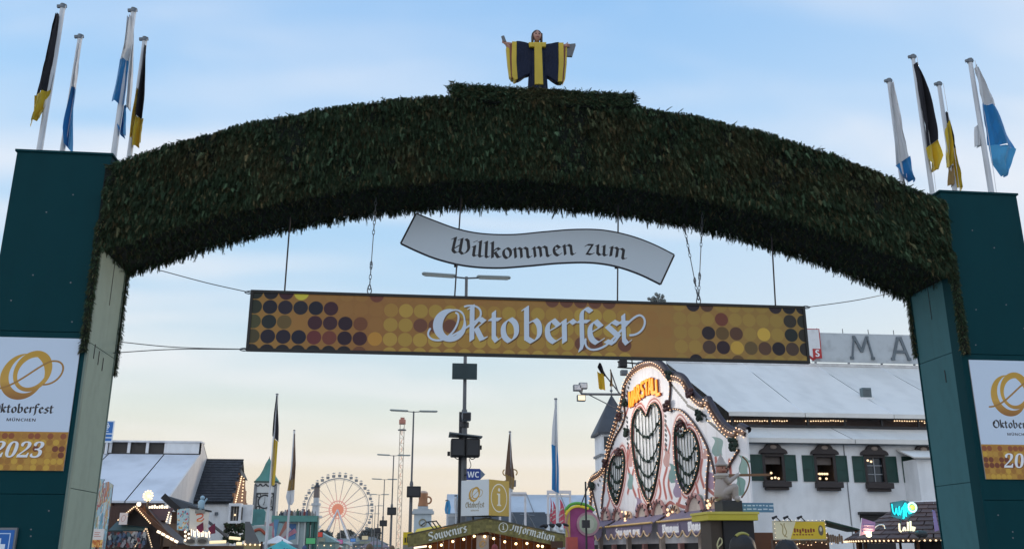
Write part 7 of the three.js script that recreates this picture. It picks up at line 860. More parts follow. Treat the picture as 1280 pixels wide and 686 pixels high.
// ================================================================== clock tower, ride with fan, pale towers
{
  const D = 120, z = -109, P = (u, v) => atZ(u, v, z), t = thing('clock_tower', 'white clock tower with a curved green pointed roof', 'tower', V(P(331, 660).x, 0, z - 1.5)), xa = P(318.5, 600).x, xb = P(346, 600).x, y = P(331, 601).y, cx = (xa + xb) / 2, w = (xb - xa) / 2, zc = z - w;
  put(t, 'shaft', box(cx - w, cx + w, 0, y, zc - w, zc + w), mat(0.62, 0.64, 0.62, { grimeMap: ST8 })); put(t, 'corner_pilaster', [box(cx - w - 0.06, cx - w + 0.3, 0, y - 0.4, zc + w, zc + w + 0.08), box(cx + w - 0.3, cx + w + 0.06, 0, y - 0.4, zc + w, zc + w + 0.08)], M.grey);
  const tip = P(331.5, 572).y; put(t, 'roof', new THREE.LatheGeometry([[1.52, 0], [1.48, 0.1], [1.0, 0.75], [0.66, 1.5], [0.4, 2.3], [0.1, 2.9], [0.05, tip - y], [0, tip - y]].map(([a, b]) => new THREE.Vector2(a * w * 0.93, b)), 4).rotateY(Math.PI / 4).translate(cx, y, zc), mat(0.07, 0.22, 0.18)); put(t, 'spike', [rod(V(cx, y + 2.7, zc), V(cx, tip + 0.3, zc), 0.04), sph(V(cx, y + 2.9, zc), 0.1, 8, 6)], M.dark);
  const c = P(330.5, 627), zf = zc + w; const ck = put(t, 'clock_face', new THREE.CylinderGeometry(0.78, 0.78, 0.1, 28).rotateX(Math.PI / 2).translate(c.x, c.y, zf + 0.05), mat(0.55, 0.58, 0.58)); put(ck, 'rim', new THREE.TorusGeometry(0.8, 0.09, 8, 32).translate(c.x, c.y, zf + 0.1), M.dark); put(ck, 'hand', [bar(V(c.x, c.y - 0.1, zf + 0.14), V(c.x, c.y + 0.6, zf + 0.14), 0.03, 0.06), bar(V(c.x, c.y, zf + 0.16), V(c.x - 0.12, c.y - 0.42, zf + 0.16), 0.03, 0.07)], M.dark);
  put(t, 'clock_frame', [box(c.x - 1.1, c.x + 1.1, c.y + 1.0, c.y + 1.1, zf + 0.003, zf + 0.12), box(c.x - 1.1, c.x - 1.0, c.y - 1.1, c.y + 1.0, zf + 0.003, zf + 0.12), box(c.x + 1.0, c.x + 1.1, c.y - 1.1, c.y + 1.0, zf + 0.003, zf + 0.12), ...[-1, 1].flatMap((s) => [-1, 1].map((q) => new THREE.TorusGeometry(0.22, 0.05, 6, 14).translate(c.x + s * 0.78, c.y + q * 0.78, zf + 0.06)))], M.dark);
  put(t, 'scrollwork', [...Array(4)].map((_, k) => new THREE.TorusGeometry(0.28, 0.07, 6, 12, Math.PI).rotateZ(Math.PI).translate(cx - w + 0.36 + k * (2 * w - 0.72) / 3, y - 0.35, zf + 0.06)), M.dark); put(t, 'cornice', box(cx - w - 0.12, cx + w + 0.12, y - 0.2, y - 0.02, zc - w - 0.1, zc + w + 0.14), M.greenDark);
}
{
  const z = -98, P = (u, v, dz = 0) => atZ(u, v, z + dz), t = thing('gallery_building', 'low grey green building with roof gallery and blue screen left of the big wheel', 'building', V(P(365, 680).x, 0, z)), a = P(344, 652), b = P(381, 690); put(t, 'wall', box(a.x, b.x, 0, a.y, z - 6, z), mat(0.35, 0.42, 0.42)); put(t, 'balustrade', [box(a.x - 0.4, P(396, 0).x, a.y + 0.003, P(0, 645).y, z - 0.2, z + 0.5)], mat(0.1, 0.28, 0.24)); put(t, 'screen', box(P(361, 0).x, P(369.5, 0).x, P(0, 671).y, P(0, 655).y, z + 0.01, z + 0.1), mat(0.04, 0.13, 0.3)); put(t, 'pilaster', [344, 358, 372, 380].map((u) => box(P(u, 0).x, P(u + 2, 0).x, 0, a.y - 0.02, z + 0.003, z + 0.2)), mat(0.5, 0.54, 0.52)); put(t, 'dark_column', [383, 388.5, 393].map((u) => box(P(u, 0).x, P(u + 3.6, 0).x, 0, P(0, 645).y, z - 1, z + 0.3)), mat(0.03, 0.12, 0.1)); put(t, 'gallery_rail', [...Array(14)].map((_, k) => rod(P(342 + k * 4, 645), P(342 + k * 4, 639), 0.05, 0.05, 6)), M.galv, { kind: 'stuff' });
  // people on the gallery, a few pixels each, are part of the crowd below
  const fz = -80, f = thing('fan_ride', 'ride front with a fan of pink and blue painted rays', 'ride', V(atZ(343, 680, fz).x, 0, fz)), c = atZ(343, 680, fz), cs = [[0.12, 0.28, 0.45], [0.5, 0.2, 0.25], [0.5, 0.42, 0.4], [0.4, 0.16, 0.12], [0.25, 0.4, 0.42]]; for (let k = 0; k < 11; k++) { const a0 = 0.25 + k * 0.245, a1 = a0 + 0.2, r = k % 2 ? 2.3 : 2.0; put(f, 'ray', ext(poly([[c.x, c.y], [c.x + Math.cos(a0) * r, c.y + Math.sin(a0) * r], [c.x + Math.cos(a1) * r, c.y + Math.sin(a1) * r]]), fz - 0.1, fz + 0.02 * (k % 3)), mat(...cs[k % 5])); } put(f, 'hub', new THREE.CylinderGeometry(0.4, 0.4, 0.3, 16).rotateX(Math.PI / 2).translate(c.x, c.y, fz + 0.1), mat(0.5, 0.3, 0.1)); put(f, 'base', box(c.x - 2.2, c.x + 2.2, 0, c.y - 0.02, fz - 0.3, fz - 0.12), mat(0.2, 0.22, 0.25));
  for (const [u, v, col, lab, zz] of [[347, 674, [0.75, 0.76, 0.76], 'white slanting umbrella roof in front of the fan ride', -60], [352, 681, [0.05, 0.42, 0.42], 'turquoise umbrella roof, lowest beside the white umbrella', -56]]) { const p = atZ(u, v, zz), um = thing('umbrella', lab, 'umbrella', V(p.x, 0, p.z)); put(um, 'canopy', new THREE.ConeGeometry(1.15, 0.6, 8, 1).scale(1, 1, 1).translate(p.x, p.y, p.z), mat(...col)); put(um, 'pole', rod(V(p.x, 0, p.z), V(p.x, p.y + 0.3, p.z), 0.04), M.grey); put(um, 'tip', sph(V(p.x, p.y + 0.33, p.z), 0.05, 8, 6), M.grey); }
}
{
  const D = 160, z = -149, P = (u, v) => atZ(u, v, z), t = thing('tiered_tower', 'slim white tiered tower with a dark top, in front of the big wheel rim', 'tower', V(P(394, 660).x, 0, z)), cx = P(393.5, 640).x, tiers = [[690, 660, 7.2], [660, 657, 9], [657, 647, 6.4], [647, 644.5, 10], [644.5, 632, 5.4], [632, 629, 7], [629, 622, 4.2]]; for (const [v0, v1, w] of tiers) { const k = w / FOC * D * 0.85; put(t, 'tier', new THREE.CylinderGeometry(k * 0.96, k, P(0, v1).y - Math.max(0, P(0, v0).y) - 0.01, 12).translate(cx, (P(0, v1).y + Math.max(0, P(0, v0).y)) / 2, z - 1), mat(0.5, 0.53, 0.55)); } put(t, 'drum', new THREE.CylinderGeometry(0.45, 0.55, P(0, 608).y - P(0, 622).y, 10).translate(cx, (P(0, 608).y + P(0, 622).y) / 2, z - 1), mat(0.16, 0.13, 0.12)); put(t, 'cap', new THREE.ConeGeometry(0.6, 0.8, 10).translate(cx, P(0, 606).y, z - 1), M.dark);
}
{
  const z = -107, P = (u, v) => atZ(u, v, z), cx = P(528, 660).x, t = thing('mug_tower', 'square white tower carrying a giant brown beer mug', 'tower', V(cx, 0, z - 1.3)), k = 120 / FOC, w = 10.5 * k, yT = P(0, 642).y; put(t, 'shaft', box(cx - w, cx + w, 0, yT, z - 2 * w, z), mat(0.5, 0.58, 0.62, { grimeMap: ST8 })); put(t, 'cornice', [box(cx - w - 0.3, cx + w + 0.3, yT + 0.003, yT + 0.35, z - 2 * w - 0.3, z + 0.3), box(cx - w - 0.15, cx + w + 0.15, yT + 0.353, yT + 0.6, z - 2 * w - 0.15, z + 0.15), box(cx - w * 0.6, cx + w * 0.6, yT + 0.603, yT + 0.95, z - w * 1.6, z - w * 0.4)], mat(0.46, 0.5, 0.52)); put(t, 'emblem', [new THREE.TorusGeometry(0.42, 0.09, 8, 24).translate(cx, P(0, 653).y, z + 0.05), box(cx - 0.7, cx + 0.7, P(0, 663).y, P(0, 661).y, z + 0.003, z + 0.08)], mat(0.3, 0.28, 0.2));
  const my = yT + 0.95, h = P(0, 613).y - my; const m = put(t, 'mug', new THREE.LatheGeometry([[0, 0], [0.62, 0], [0.66, 0.1], [0.55, h * 0.4], [0.6, h * 0.75], [0.64, h * 0.86], [0, h * 0.86]].map(([a, b]) => new THREE.Vector2(a, b)), 20).translate(cx, my, z - w), mat(0.36, 0.16, 0.07)); put(m, 'handle', new THREE.TorusGeometry(0.42, 0.11, 8, 18, 4.2).rotateZ(-2.1).translate(cx + 0.62, my + h * 0.42, z - w), mat(0.36, 0.16, 0.07)); put(m, 'foam', new THREE.SphereGeometry(0.62, 14, 8).scale(1, 0.5, 1).translate(cx, my + h * 0.88, z - w), mat(0.55, 0.4, 0.3));
}
{
  // yellow stall, and the pale tent and ride fronts behind the booth
  const z = -31.4, P = (u, v, dz = 0) => atZ(u, v, z + dz), t = thing('yellow_stall', 'stall with a bright yellow sign and yellow awning left of the souvenir booth', 'stall', V(P(523, 680).x, 0, z)); const y = mat(0.72, 0.52, 0.01); put(t, 'sign', box(P(504, 0).x, P(516, 0).x, P(0, 681).y, P(0, 665).y, z, z + 0.1), y); put(t, 'sign_mark', [506, 509, 512].map((u, k) => box(P(u, 0).x, P(u + 1.8, 0).x, P(0, 678).y, P(0, 672 - k).y, z + 0.103, z + 0.12)), M.black); put(t, 'awning', slab([P(517, 668, 0.2), P(551, 662, 0.2), P(551, 656, -1.2), P(521, 661, -1.2)], 0.06), y); put(t, 'valance', slab([P(517, 676, 0.22), P(540, 672, 0.22), P(551, 662.5, 0.22), P(517, 668.5, 0.22)], 0.03), y); put(t, 'wall', [box(P(504, 0).x, P(548, 0).x, 0, P(0, 676).y, z - 1.3, z - 1.1), box(P(504, 0).x, P(548, 0).x, 0, 1, z - 0.2, z - 0.1)], mat(0.35, 0.33, 0.3)); put(t, 'awning_rib', [[[532, 652.5], [546, 651]], [[535, 652], [544, 664]], [[540, 651.5], [549, 664]], [[545, 651], [554, 663]], [[531, 653], [526, 657]]].map(([a, b]) => rod(P(...a), P(...b), 0.03)), M.dark); put(t, 'post', [rod(V(P(518, 0).x, 0, z + 0.2), P(518, 672, 0.2), 0.04), rod(V(P(548, 0).x, 0, z + 0.2), P(548, 665, 0.2), 0.04)], M.grey);
}
{
  const z = -79, P = (u, v, dz = 0) => atZ(u, v, z + dz), t = thing('grey_tent', 'long pale blue tent with dark lower roof behind the souvenir booth', 'tent', V(P(660, 660).x, 0, z - 4)), xa = P(560, 0).x, xb = P(746, 0).x + 3; put(t, 'upper_roof', slab([V(xa, P(0, 641, 0).y, z), V(xb, P(0, 641).y, z), V(xb, P(0, 617, -4).y, z - 4), V(xa, P(0, 617, -4).y, z - 4)], 0.1), mat(0.5, 0.56, 0.62, { grimeMap: GR8 })); const sh = [P(556, 664, 2.5), P(698, 670, 2.5), P(681, 640, 0.1), P(585, 640, 0.1)]; put(t, 'lower_roof', slab(sh, 0.1), mat(0.055, 0.062, 0.07)); put(t, 'roof_bracing', [[[640, 641], [650, 664]], [[657, 645], [651, 664]], [[659, 641], [672, 665]], [[650, 643], [668, 644.5]]].map(([a, b]) => rod(P(...a, 2.7), P(...b, 2.7), 0.07)), M.galv); put(t, 'wall', box(xa, xb, 0, P(0, 641).y - 0.3, z - 0.6, z - 0.4), mat(0.4, 0.44, 0.48)); put(t, 'rear_wall', box(xa, xb, 0, P(0, 617, -4).y - 0.2, z - 4.6, z - 4.4), M.whiteWall); put(t, 'seam', [628, 658, 700].map((u) => rod(P(u, 617.5, -3.9).add(V(0, 0.06, 0)), P(u + 9, 640.5, 0).add(V(0, 0.06, 0)), 0.04)), M.grey);
  const q = -62, tr = (u0, v0, u1, v1, lab) => { const a = atZ(u0, v0, q), b = atZ(u1, v1, q), c = thing('white_truss', lab, 'frame', V((a.x + b.x) / 2, 0, q)); put(c, 'beam', [box(a.x, b.x, b.y - 0.25, b.y, q - 0.2, q), box(a.x, b.x, a.y, a.y + 0.14, q - 0.2, q)], M.white); put(c, 'leg', box(a.x, a.x + 0.16, 0, b.y - 0.25, q - 0.19, q - 0.01), M.white); put(c, 'leg', box(b.x - 0.16, b.x, 0, b.y - 0.25, q - 0.19, q - 0.01), M.white); }; tr(624, 620, 658, 615, 'white frame standing behind the dark brown flag'); tr(684, 621, 714, 613, 'white frame behind the white and blue flag pole');
  const gz = -95, g = thing('gilded_pylon', 'pylon topped by a golden ornament behind the dark brown flag', 'pylon', V(atZ(637.5, 640, gz).x, 0, gz)), G = (u, v) => atZ(u, v, gz), gold = mat(0.4, 0.24, 0.06, { metalness: 0.4, roughness: 0.4 }); put(g, 'shaft', [rod(V(G(637.5, 0).x, 0, gz), G(637.5, 607), 0.45, 0.35)], mat(0.42, 0.45, 0.48)); put(g, 'box', box(G(631, 0).x, G(644.5, 0).x, G(0, 607).y, G(0, 599).y, gz - 0.5, gz + 0.5), mat(0.16, 0.15, 0.15)); put(g, 'ornament', [new THREE.LatheGeometry([[0, 0], [0.3, 0], [0.2, 0.7], [0.42, 1.1], [0.16, 1.8], [0.1, 2.6], [0, 2.7]].map(([a, b]) => new THREE.Vector2(a, b)), 14).translate(G(637.5, 0).x, G(0, 599).y, gz), ...[-1, 1].map((s) => new THREE.TorusGeometry(0.34, 0.07, 8, 16, 4).rotateZ(s > 0 ? -1 : 2).translate(G(637.5, 0).x + s * 0.5, G(0, 589).y, gz))], gold);
  const rz = -55, R = (u, v, dz = 0) => atZ(u, v, rz + dz), rd = thing('round_ride_front', 'magenta ride front with a pale disc under a green and yellow arch', 'ride', V(R(724, 680).x, 0, rz)), mg = mat(0.36, 0.07, 0.24); put(rd, 'panel', ext(poly([R(712, 700), R(713, 634), R(725, 630), R(741, 636), R(744, 700)].map((p) => [p.x, p.y])), rz - 0.2, rz), mg); for (const [u0, v0, rr2, col] of [[735, 655, 0.85, [0.5, 0.3, 0.36]], [735, 655, 0.68, [0.4, 0.5, 0.38]], [735, 655, 0.45, [0.5, 0.56, 0.46]]]) { const p = R(u0, v0, 0.02); put(rd, 'disc_ring', new THREE.CylinderGeometry(rr2, rr2, 0.1, 28).rotateX(Math.PI / 2).translate(p.x, p.y, rz + 0.07 + (0.85 - rr2) * 0.2), mat(...col)); }
  put(rd, 'arch', [tube([R(705, 640), R(713, 631), R(722, 629), R(735, 632), R(743, 638)], 0.11, 30, 8)], mat(0.1, 0.4, 0.06)); put(rd, 'arch', tube([R(707, 643, 0.1), R(714, 635, 0.1), R(723, 632.5, 0.1), R(736, 635.5, 0.1)], 0.09, 30, 8), glow(0.7, 0.6, 0.05, 0.3)); put(rd, 'column', [box(R(707, 0).x, R(712.5, 0).x, 0, R(0, 636).y, rz - 0.1, rz + 0.1)], mat(0.6, 0.5, 0.12)); put(rd, 'column', tube([R(707, 690), R(711, 670), R(708, 655), R(711, 640)], 0.13, 20, 7), mat(0.55, 0.3, 0.3)); put(rd, 'pay_booth', [box(R(706, 0).x, R(719, 0).x, 0, R(0, 671).y, rz + 0.3, rz + 1)], mat(0.5, 0.1, 0.08));
  for (const [u, v0, v1, lab] of [[689, 622, 652, 'tall thin pink flame cutout, leftmost beside the white and blue flag pole'], [692.5, 626, 655, 'broad pink flame cutout left of the white and blue flag pole'], [701.5, 623, 660, 'largest pink and white flame cutout right of the white and blue flag pole']]) { const a = R(u, v1, 0.8), b = R(u, v0, 0.8), w = u > 700 ? 0.3 : u > 690 ? 0.2 : 0.09, h = b.y - a.y, f = thing('flame_cutout', lab, 'ride decoration', V(a.x, a.y, rz + 0.8)), s = new THREE.Shape(); s.moveTo(a.x - w * 0.5, a.y); s.bezierCurveTo(a.x - w * 1.6, a.y + h * 0.4, a.x + w * 0.6, a.y + h * 0.5, a.x - w * 0.3, b.y); s.bezierCurveTo(a.x + w * 1.5, a.y + h * 0.7, a.x + w * 0.6, a.y + h * 0.4, a.x + w, a.y); s.closePath(); put(f, 'flame', ext(s, rz + 0.75, rz + 0.85), mat(0.6, 0.09, 0.14)); put(f, 'stripe', [0.15, 0.35, 0.55].map((k) => bar(V(a.x - w * 0.6, a.y + h * k, rz + 0.87), V(a.x + w * 0.5, a.y + h * k + w * 0.8, rz + 0.87), 0.02, 0.08)), mat(0.6, 0.5, 0.48)); put(f, 'post', rod(V(a.x, 0, rz + 0.8), V(a.x, a.y, rz + 0.8), 0.05), M.grey); }
  const bz2 = -50, pl = atZ(735, 690, bz2), bl = thing('dark_mast', 'thin dark mast in front of the magenta ride front', 'mast', V(pl.x, 0, bz2)); put(bl, 'pole', [rod(V(pl.x - 0.1, 0, bz2), atZ(732, 602, bz2), 0.08, 0.06)], M.dark); put(bl, 'box', box(pl.x - 0.35, pl.x + 0.15, atZ(0, 659, bz2).y, atZ(0, 649, bz2).y, bz2 - 0.2, bz2 + 0.2), M.dark); put(bl, 'stay', rod(atZ(726, 632, bz2), atZ(737, 603, bz2), 0.04), M.dark);
}

// ================================================================== big wheel, drop tower, far end of the street
{
  const D = 520, c = at(422, 637, D), R = at(460.5, 637, D).x - c.x, zc = c.z, st = mat(0.4, 0.42, 0.44), t = thing('ferris_wheel', 'giant white big wheel with an orange red glowing hub at the end of the street', 'ferris wheel', V(c.x, 0, zc)), pt = (a, r, dz = 0) => V(c.x + Math.cos(a) * r, c.y + Math.sin(a) * r, zc + dz);
  put(t, 'rim', [-1.2, 1.2].map((dz) => new THREE.TorusGeometry(R, 0.2, 6, 72).translate(c.x, c.y, zc + dz)), st); put(t, 'inner_rim', [new THREE.TorusGeometry(R * 0.955, 0.1, 5, 72).translate(c.x, c.y, zc)], st);
  for (let k = 0; k < 20; k++) { const a = (k + 0.5) / 20 * 6.2832; const s = put(t, 'spoke', [rod(pt(a, 1.5, -0.6), pt(a, R, -1.2), 0.15, 0.1, 5), rod(pt(a, 1.5, 0.6), pt(a, R, 1.2), 0.12, 0.09, 5)], mat(0.5, 0.46, 0.44)); put(s, 'red_light', rod(pt(a, 3, 1.0), pt(a, 9.2, 1.2), 0.22, 0.06, 5), glow(0.85, 0.4, 0.32, 0.45)); }
  put(t, 'hub', new THREE.CylinderGeometry(3.1, 3.1, 3, 24).rotateX(Math.PI / 2).translate(c.x, c.y, zc), glow(0.8, 0.27, 0.16, 0.5)); put(t, 'hub_ring', new THREE.TorusGeometry(4.6, 0.35, 8, 36).translate(c.x, c.y, zc + 1.4), glow(0.85, 0.42, 0.34, 0.5));
  const cab = [new THREE.CylinderGeometry(1.0, 0.85, 1.4, 10), new THREE.ConeGeometry(1.1, 0.6, 10).translate(0, 1.8, 0), new THREE.CylinderGeometry(0.08, 0.08, 1.3, 5).translate(0, 1.2, 0)]; for (let k = 0; k < 36; k++) { const a = k / 36 * 6.2832, p = pt(a, R + 1.8); put(t, 'gondola', cab.map((g) => g.clone().translate(p.x, p.y - 0.4, p.z)), mat(0.3, 0.31, 0.32)); }
  for (const s of [-1, 1]) put(t, 'support_leg', [rod(V(c.x + s * 10, 0, zc + 4), V(c.x, c.y, zc + 2.4), 0.5, 0.4, 8), rod(V(c.x + s * 10, 0, zc - 4), V(c.x, c.y, zc - 2.4), 0.5, 0.4, 8)], M.white); put(t, 'base', box(c.x - 12, c.x + 12, 0, 2.4, zc - 6, zc + 6), M.grey);
}
{
  const D = 450, b = at(499, 690, D), tp = at(503, 522, D), x = tp.x, z = tp.z, H2 = tp.y, w = 1.0, t = thing('drop_tower', 'very tall thin red and white ride tower behind the second lamp', 'ride', V(x, 0, z)); const wm = mat(0.62, 0.54, 0.42), rm = mat(0.5, 0.2, 0.14); for (const [sx, sz] of [[-1, -1], [1, -1], [-1, 1], [1, 1]]) put(t, 'corner_post', rod(V(x + sx * w, 0, z + sz * w), V(x + sx * w, H2 - 3, z + sz * w), 0.2, 0.2, 5), wm); const g = []; for (let y = 0; y < H2 - 5; y += 2.6) { const s = (y / 2.6) % 2 < 1 ? 1 : -1; g.push(rod(V(x - w * s, y, z + w), V(x + w * s, y + 2.6, z + w), 0.12, 0.12, 4), rod(V(x - w, y, z + w), V(x + w, y, z + w), 0.1, 0.1, 4)); } put(t, 'lattice', g, wm, { kind: 'stuff' }); put(t, 'head', [box(x - 1.6, x + 1.6, H2 - 3.2, H2 - 1, z - 1.6, z + 1.6, 0.3), box(x - 1, x + 1, H2 - 1, H2, z - 1, z + 1)], rm); put(t, 'gondola_ring', new THREE.TorusGeometry(1.8, 0.3, 6, 18).rotateX(Math.PI / 2).translate(x, H2 - 6, z), M.galv); put(t, 'mast_light', [...Array(14)].map((_, k) => box(x - 0.15, x + 0.15, 4 + k * 4, 6 + k * 4, z + w + 0.2, z + w + 0.4)), glow(0.9, 0.55, 0.4, 0.5), { kind: 'stuff' });
}
{
  // far tents down both sides of the street, colours lightened to carry the haze
  const far = [[404, 669, 190, 9, 'grey green', [0.27, 0.37, 0.37]], [399, 673, 150, 6, 'cream', [0.58, 0.55, 0.47]], [412, 672, 240, 9, 'grey', [0.37, 0.40, 0.41]], [421, 675, 320, 10, 'rust', [0.40, 0.27, 0.22]], [429, 673, 420, 15, 'bluish', [0.32, 0.40, 0.45]], [438, 676, 360, 11, 'white', [0.60, 0.60, 0.60]], [447, 672, 400, 13, 'pale green', [0.40, 0.49, 0.45]], [454, 675, 300, 9, 'pale', [0.52, 0.55, 0.55]], [394, 664, 140, 6, 'teal', [0.22, 0.35, 0.35]], [463, 671, 250, 9, 'slate', [0.22, 0.27, 0.31]], [469, 676, 210, 6, 'violet grey', [0.35, 0.32, 0.40]], [549, 661, 190, 9, 'reddish', [0.45, 0.27, 0.27]], [562, 657, 150, 10, 'silver', [0.55, 0.58, 0.60]]];
  for (const [u, v, D, w, word, col] of far) { const p = at(u, v, D), h = p.y, t = thing('far_tent', word + ' gabled tent far down the street ' + (u < 420 ? 'below the left of the big wheel' : u < 500 ? 'below the right of the big wheel' : 'behind the yellow stall'), 'tent', V(p.x, 0, p.z)); put(t, 'wall', box(p.x - w / 2, p.x + w / 2, 0, h * 0.66, p.z - 8, p.z), mat(...col.map((c) => c * 0.8))); put(t, 'roof', ext(poly([[p.x - w / 2 - 0.4, h * 0.66], [p.x + w / 2 + 0.4, h * 0.66], [p.x + w * 0.08, h], [p.x - w * 0.08, h]]), p.z - 8, p.z + 0.4), mat(...col)); put(t, 'door', box(p.x - w * 0.16, p.x + w * 0.16, 0, h * 0.4, p.z + 0.003, p.z + 0.1), mat(0.2, 0.16, 0.12)); put(t, 'light_row', [...Array(6)].map((_, k) => box(p.x - w * 0.42 + k * w * 0.16, p.x - w * 0.42 + k * w * 0.16 + 0.14, h * 0.55, h * 0.55 + 0.14, p.z + 0.003, p.z + 0.2)), M.bulb, { kind: 'stuff' }); put(t, 'sign', box(p.x - w * 0.3, p.x + w * 0.25, h * 0.68, h * 0.8, p.z + 0.403, p.z + 0.5), mat(0.5 - col[0], 0.3, col[0])); }
  // trees beyond, seen as separate crowns, distance haze mixed into the leaf colour
  const leafG = new THREE.BufferGeometry(); leafG.setAttribute('position', new THREE.Float32BufferAttribute([-0.5, 0, 0, 0.5, 0, 0.1, 0, 0.9, 0, -0.3, -0.4, 0.2, 0.4, -0.1, -0.3, 0, 0.5, 0.3], 3)); leafG.computeVertexNormals(); const lm = new THREE.MeshStandardMaterial({ roughness: 0.9, side: THREE.DoubleSide });
  for (const [u, v, D, r, lab] of [[433, 671, 560, 6, 'broad far tree crown below the right of the big wheel hub'], [463, 670, 400, 4.4, 'small tree crown left of the row of lamp posts'], [403, 671, 300, 3, 'rounded tree between the far tents left of the big wheel hub']]) { const p = at(u, v, D), t = thing('tree', lab, 'tree', V(p.x, 0, p.z)), h = p.y + r * 0.6; put(t, 'trunk', [rod(V(p.x, 0, p.z), V(p.x, h * 0.6, p.z), 0.45, 0.25, 8), ...[0, 1, 2, 3].map((k) => rod(V(p.x, h * 0.45, p.z), V(p.x + Math.cos(k * 1.57 + 0.4) * r * 0.6, h * 0.75, p.z + Math.sin(k * 1.57 + 0.4) * r * 0.6), 0.2, 0.07, 6))], M.wood); const mm = [], cc = []; for (let k = 0; k < 1400; k++) { const a = rnd() * 6.283, e = Math.acos(rr(-1, 1)), q = Math.pow(rnd(), 0.4) * r * (0.75 + 0.5 * fbm(Math.cos(a) * 2 + 5, Math.cos(e) * 2, Math.sin(a) * 2 + u, 3)); mm.push(new THREE.Matrix4().compose(V(p.x + Math.cos(a) * Math.sin(e) * q, h * 0.72 + Math.cos(e) * q * 0.75, p.z + Math.sin(a) * Math.sin(e) * q), new THREE.Quaternion().setFromEuler(new THREE.Euler(rnd() * 6, rnd() * 6, rnd() * 6)), V(1.1, 1.1, 1.1))); const l = rr(0.6, 1.4); cc.push(new THREE.Color(0.1 * l, 0.12 * l, 0.115 * l)); } strew(t, 'crown', leafG, lm, mm, cc); }
}

{
  const signs = [['red', 'lit red', [0.7, 0.08, 0.05]], ['orange', 'lit orange', [0.8, 0.36, 0.05]], ['pink', 'lit pink', [0.7, 0.2, 0.45]], ['blue', 'lit blue', [0.1, 0.3, 0.75]], ['cream', 'lit cream', [0.8, 0.7, 0.45]], ['green', 'lit green', [0.1, 0.5, 0.2]]];
  signs.forEach(([nm, word, col], i) => { const u = [398, 409, 424, 441, 456, 388][i], D = [130, 170, 150, 190, 160, 105][i], p = at(u, [668, 674, 677, 675, 672, 676][i], D), t = thing('stall_sign', 'small ' + word + ' stall sign on a post far down the street', 'sign', V(p.x, 0, p.z)); put(t, 'panel', box(p.x - 0.5, p.x + 0.5, p.y - 0.3, p.y + 0.3, p.z, p.z + 0.1), glow(...col, 0.3)); put(t, 'frame', box(p.x - 0.56, p.x + 0.56, p.y - 0.36, p.y + 0.36, p.z - 0.1, p.z - 0.003), M.dark); put(t, 'post', rod(V(p.x, 0, p.z - 0.05), V(p.x, p.y - 0.36, p.z - 0.05), 0.06), M.grey); });
}

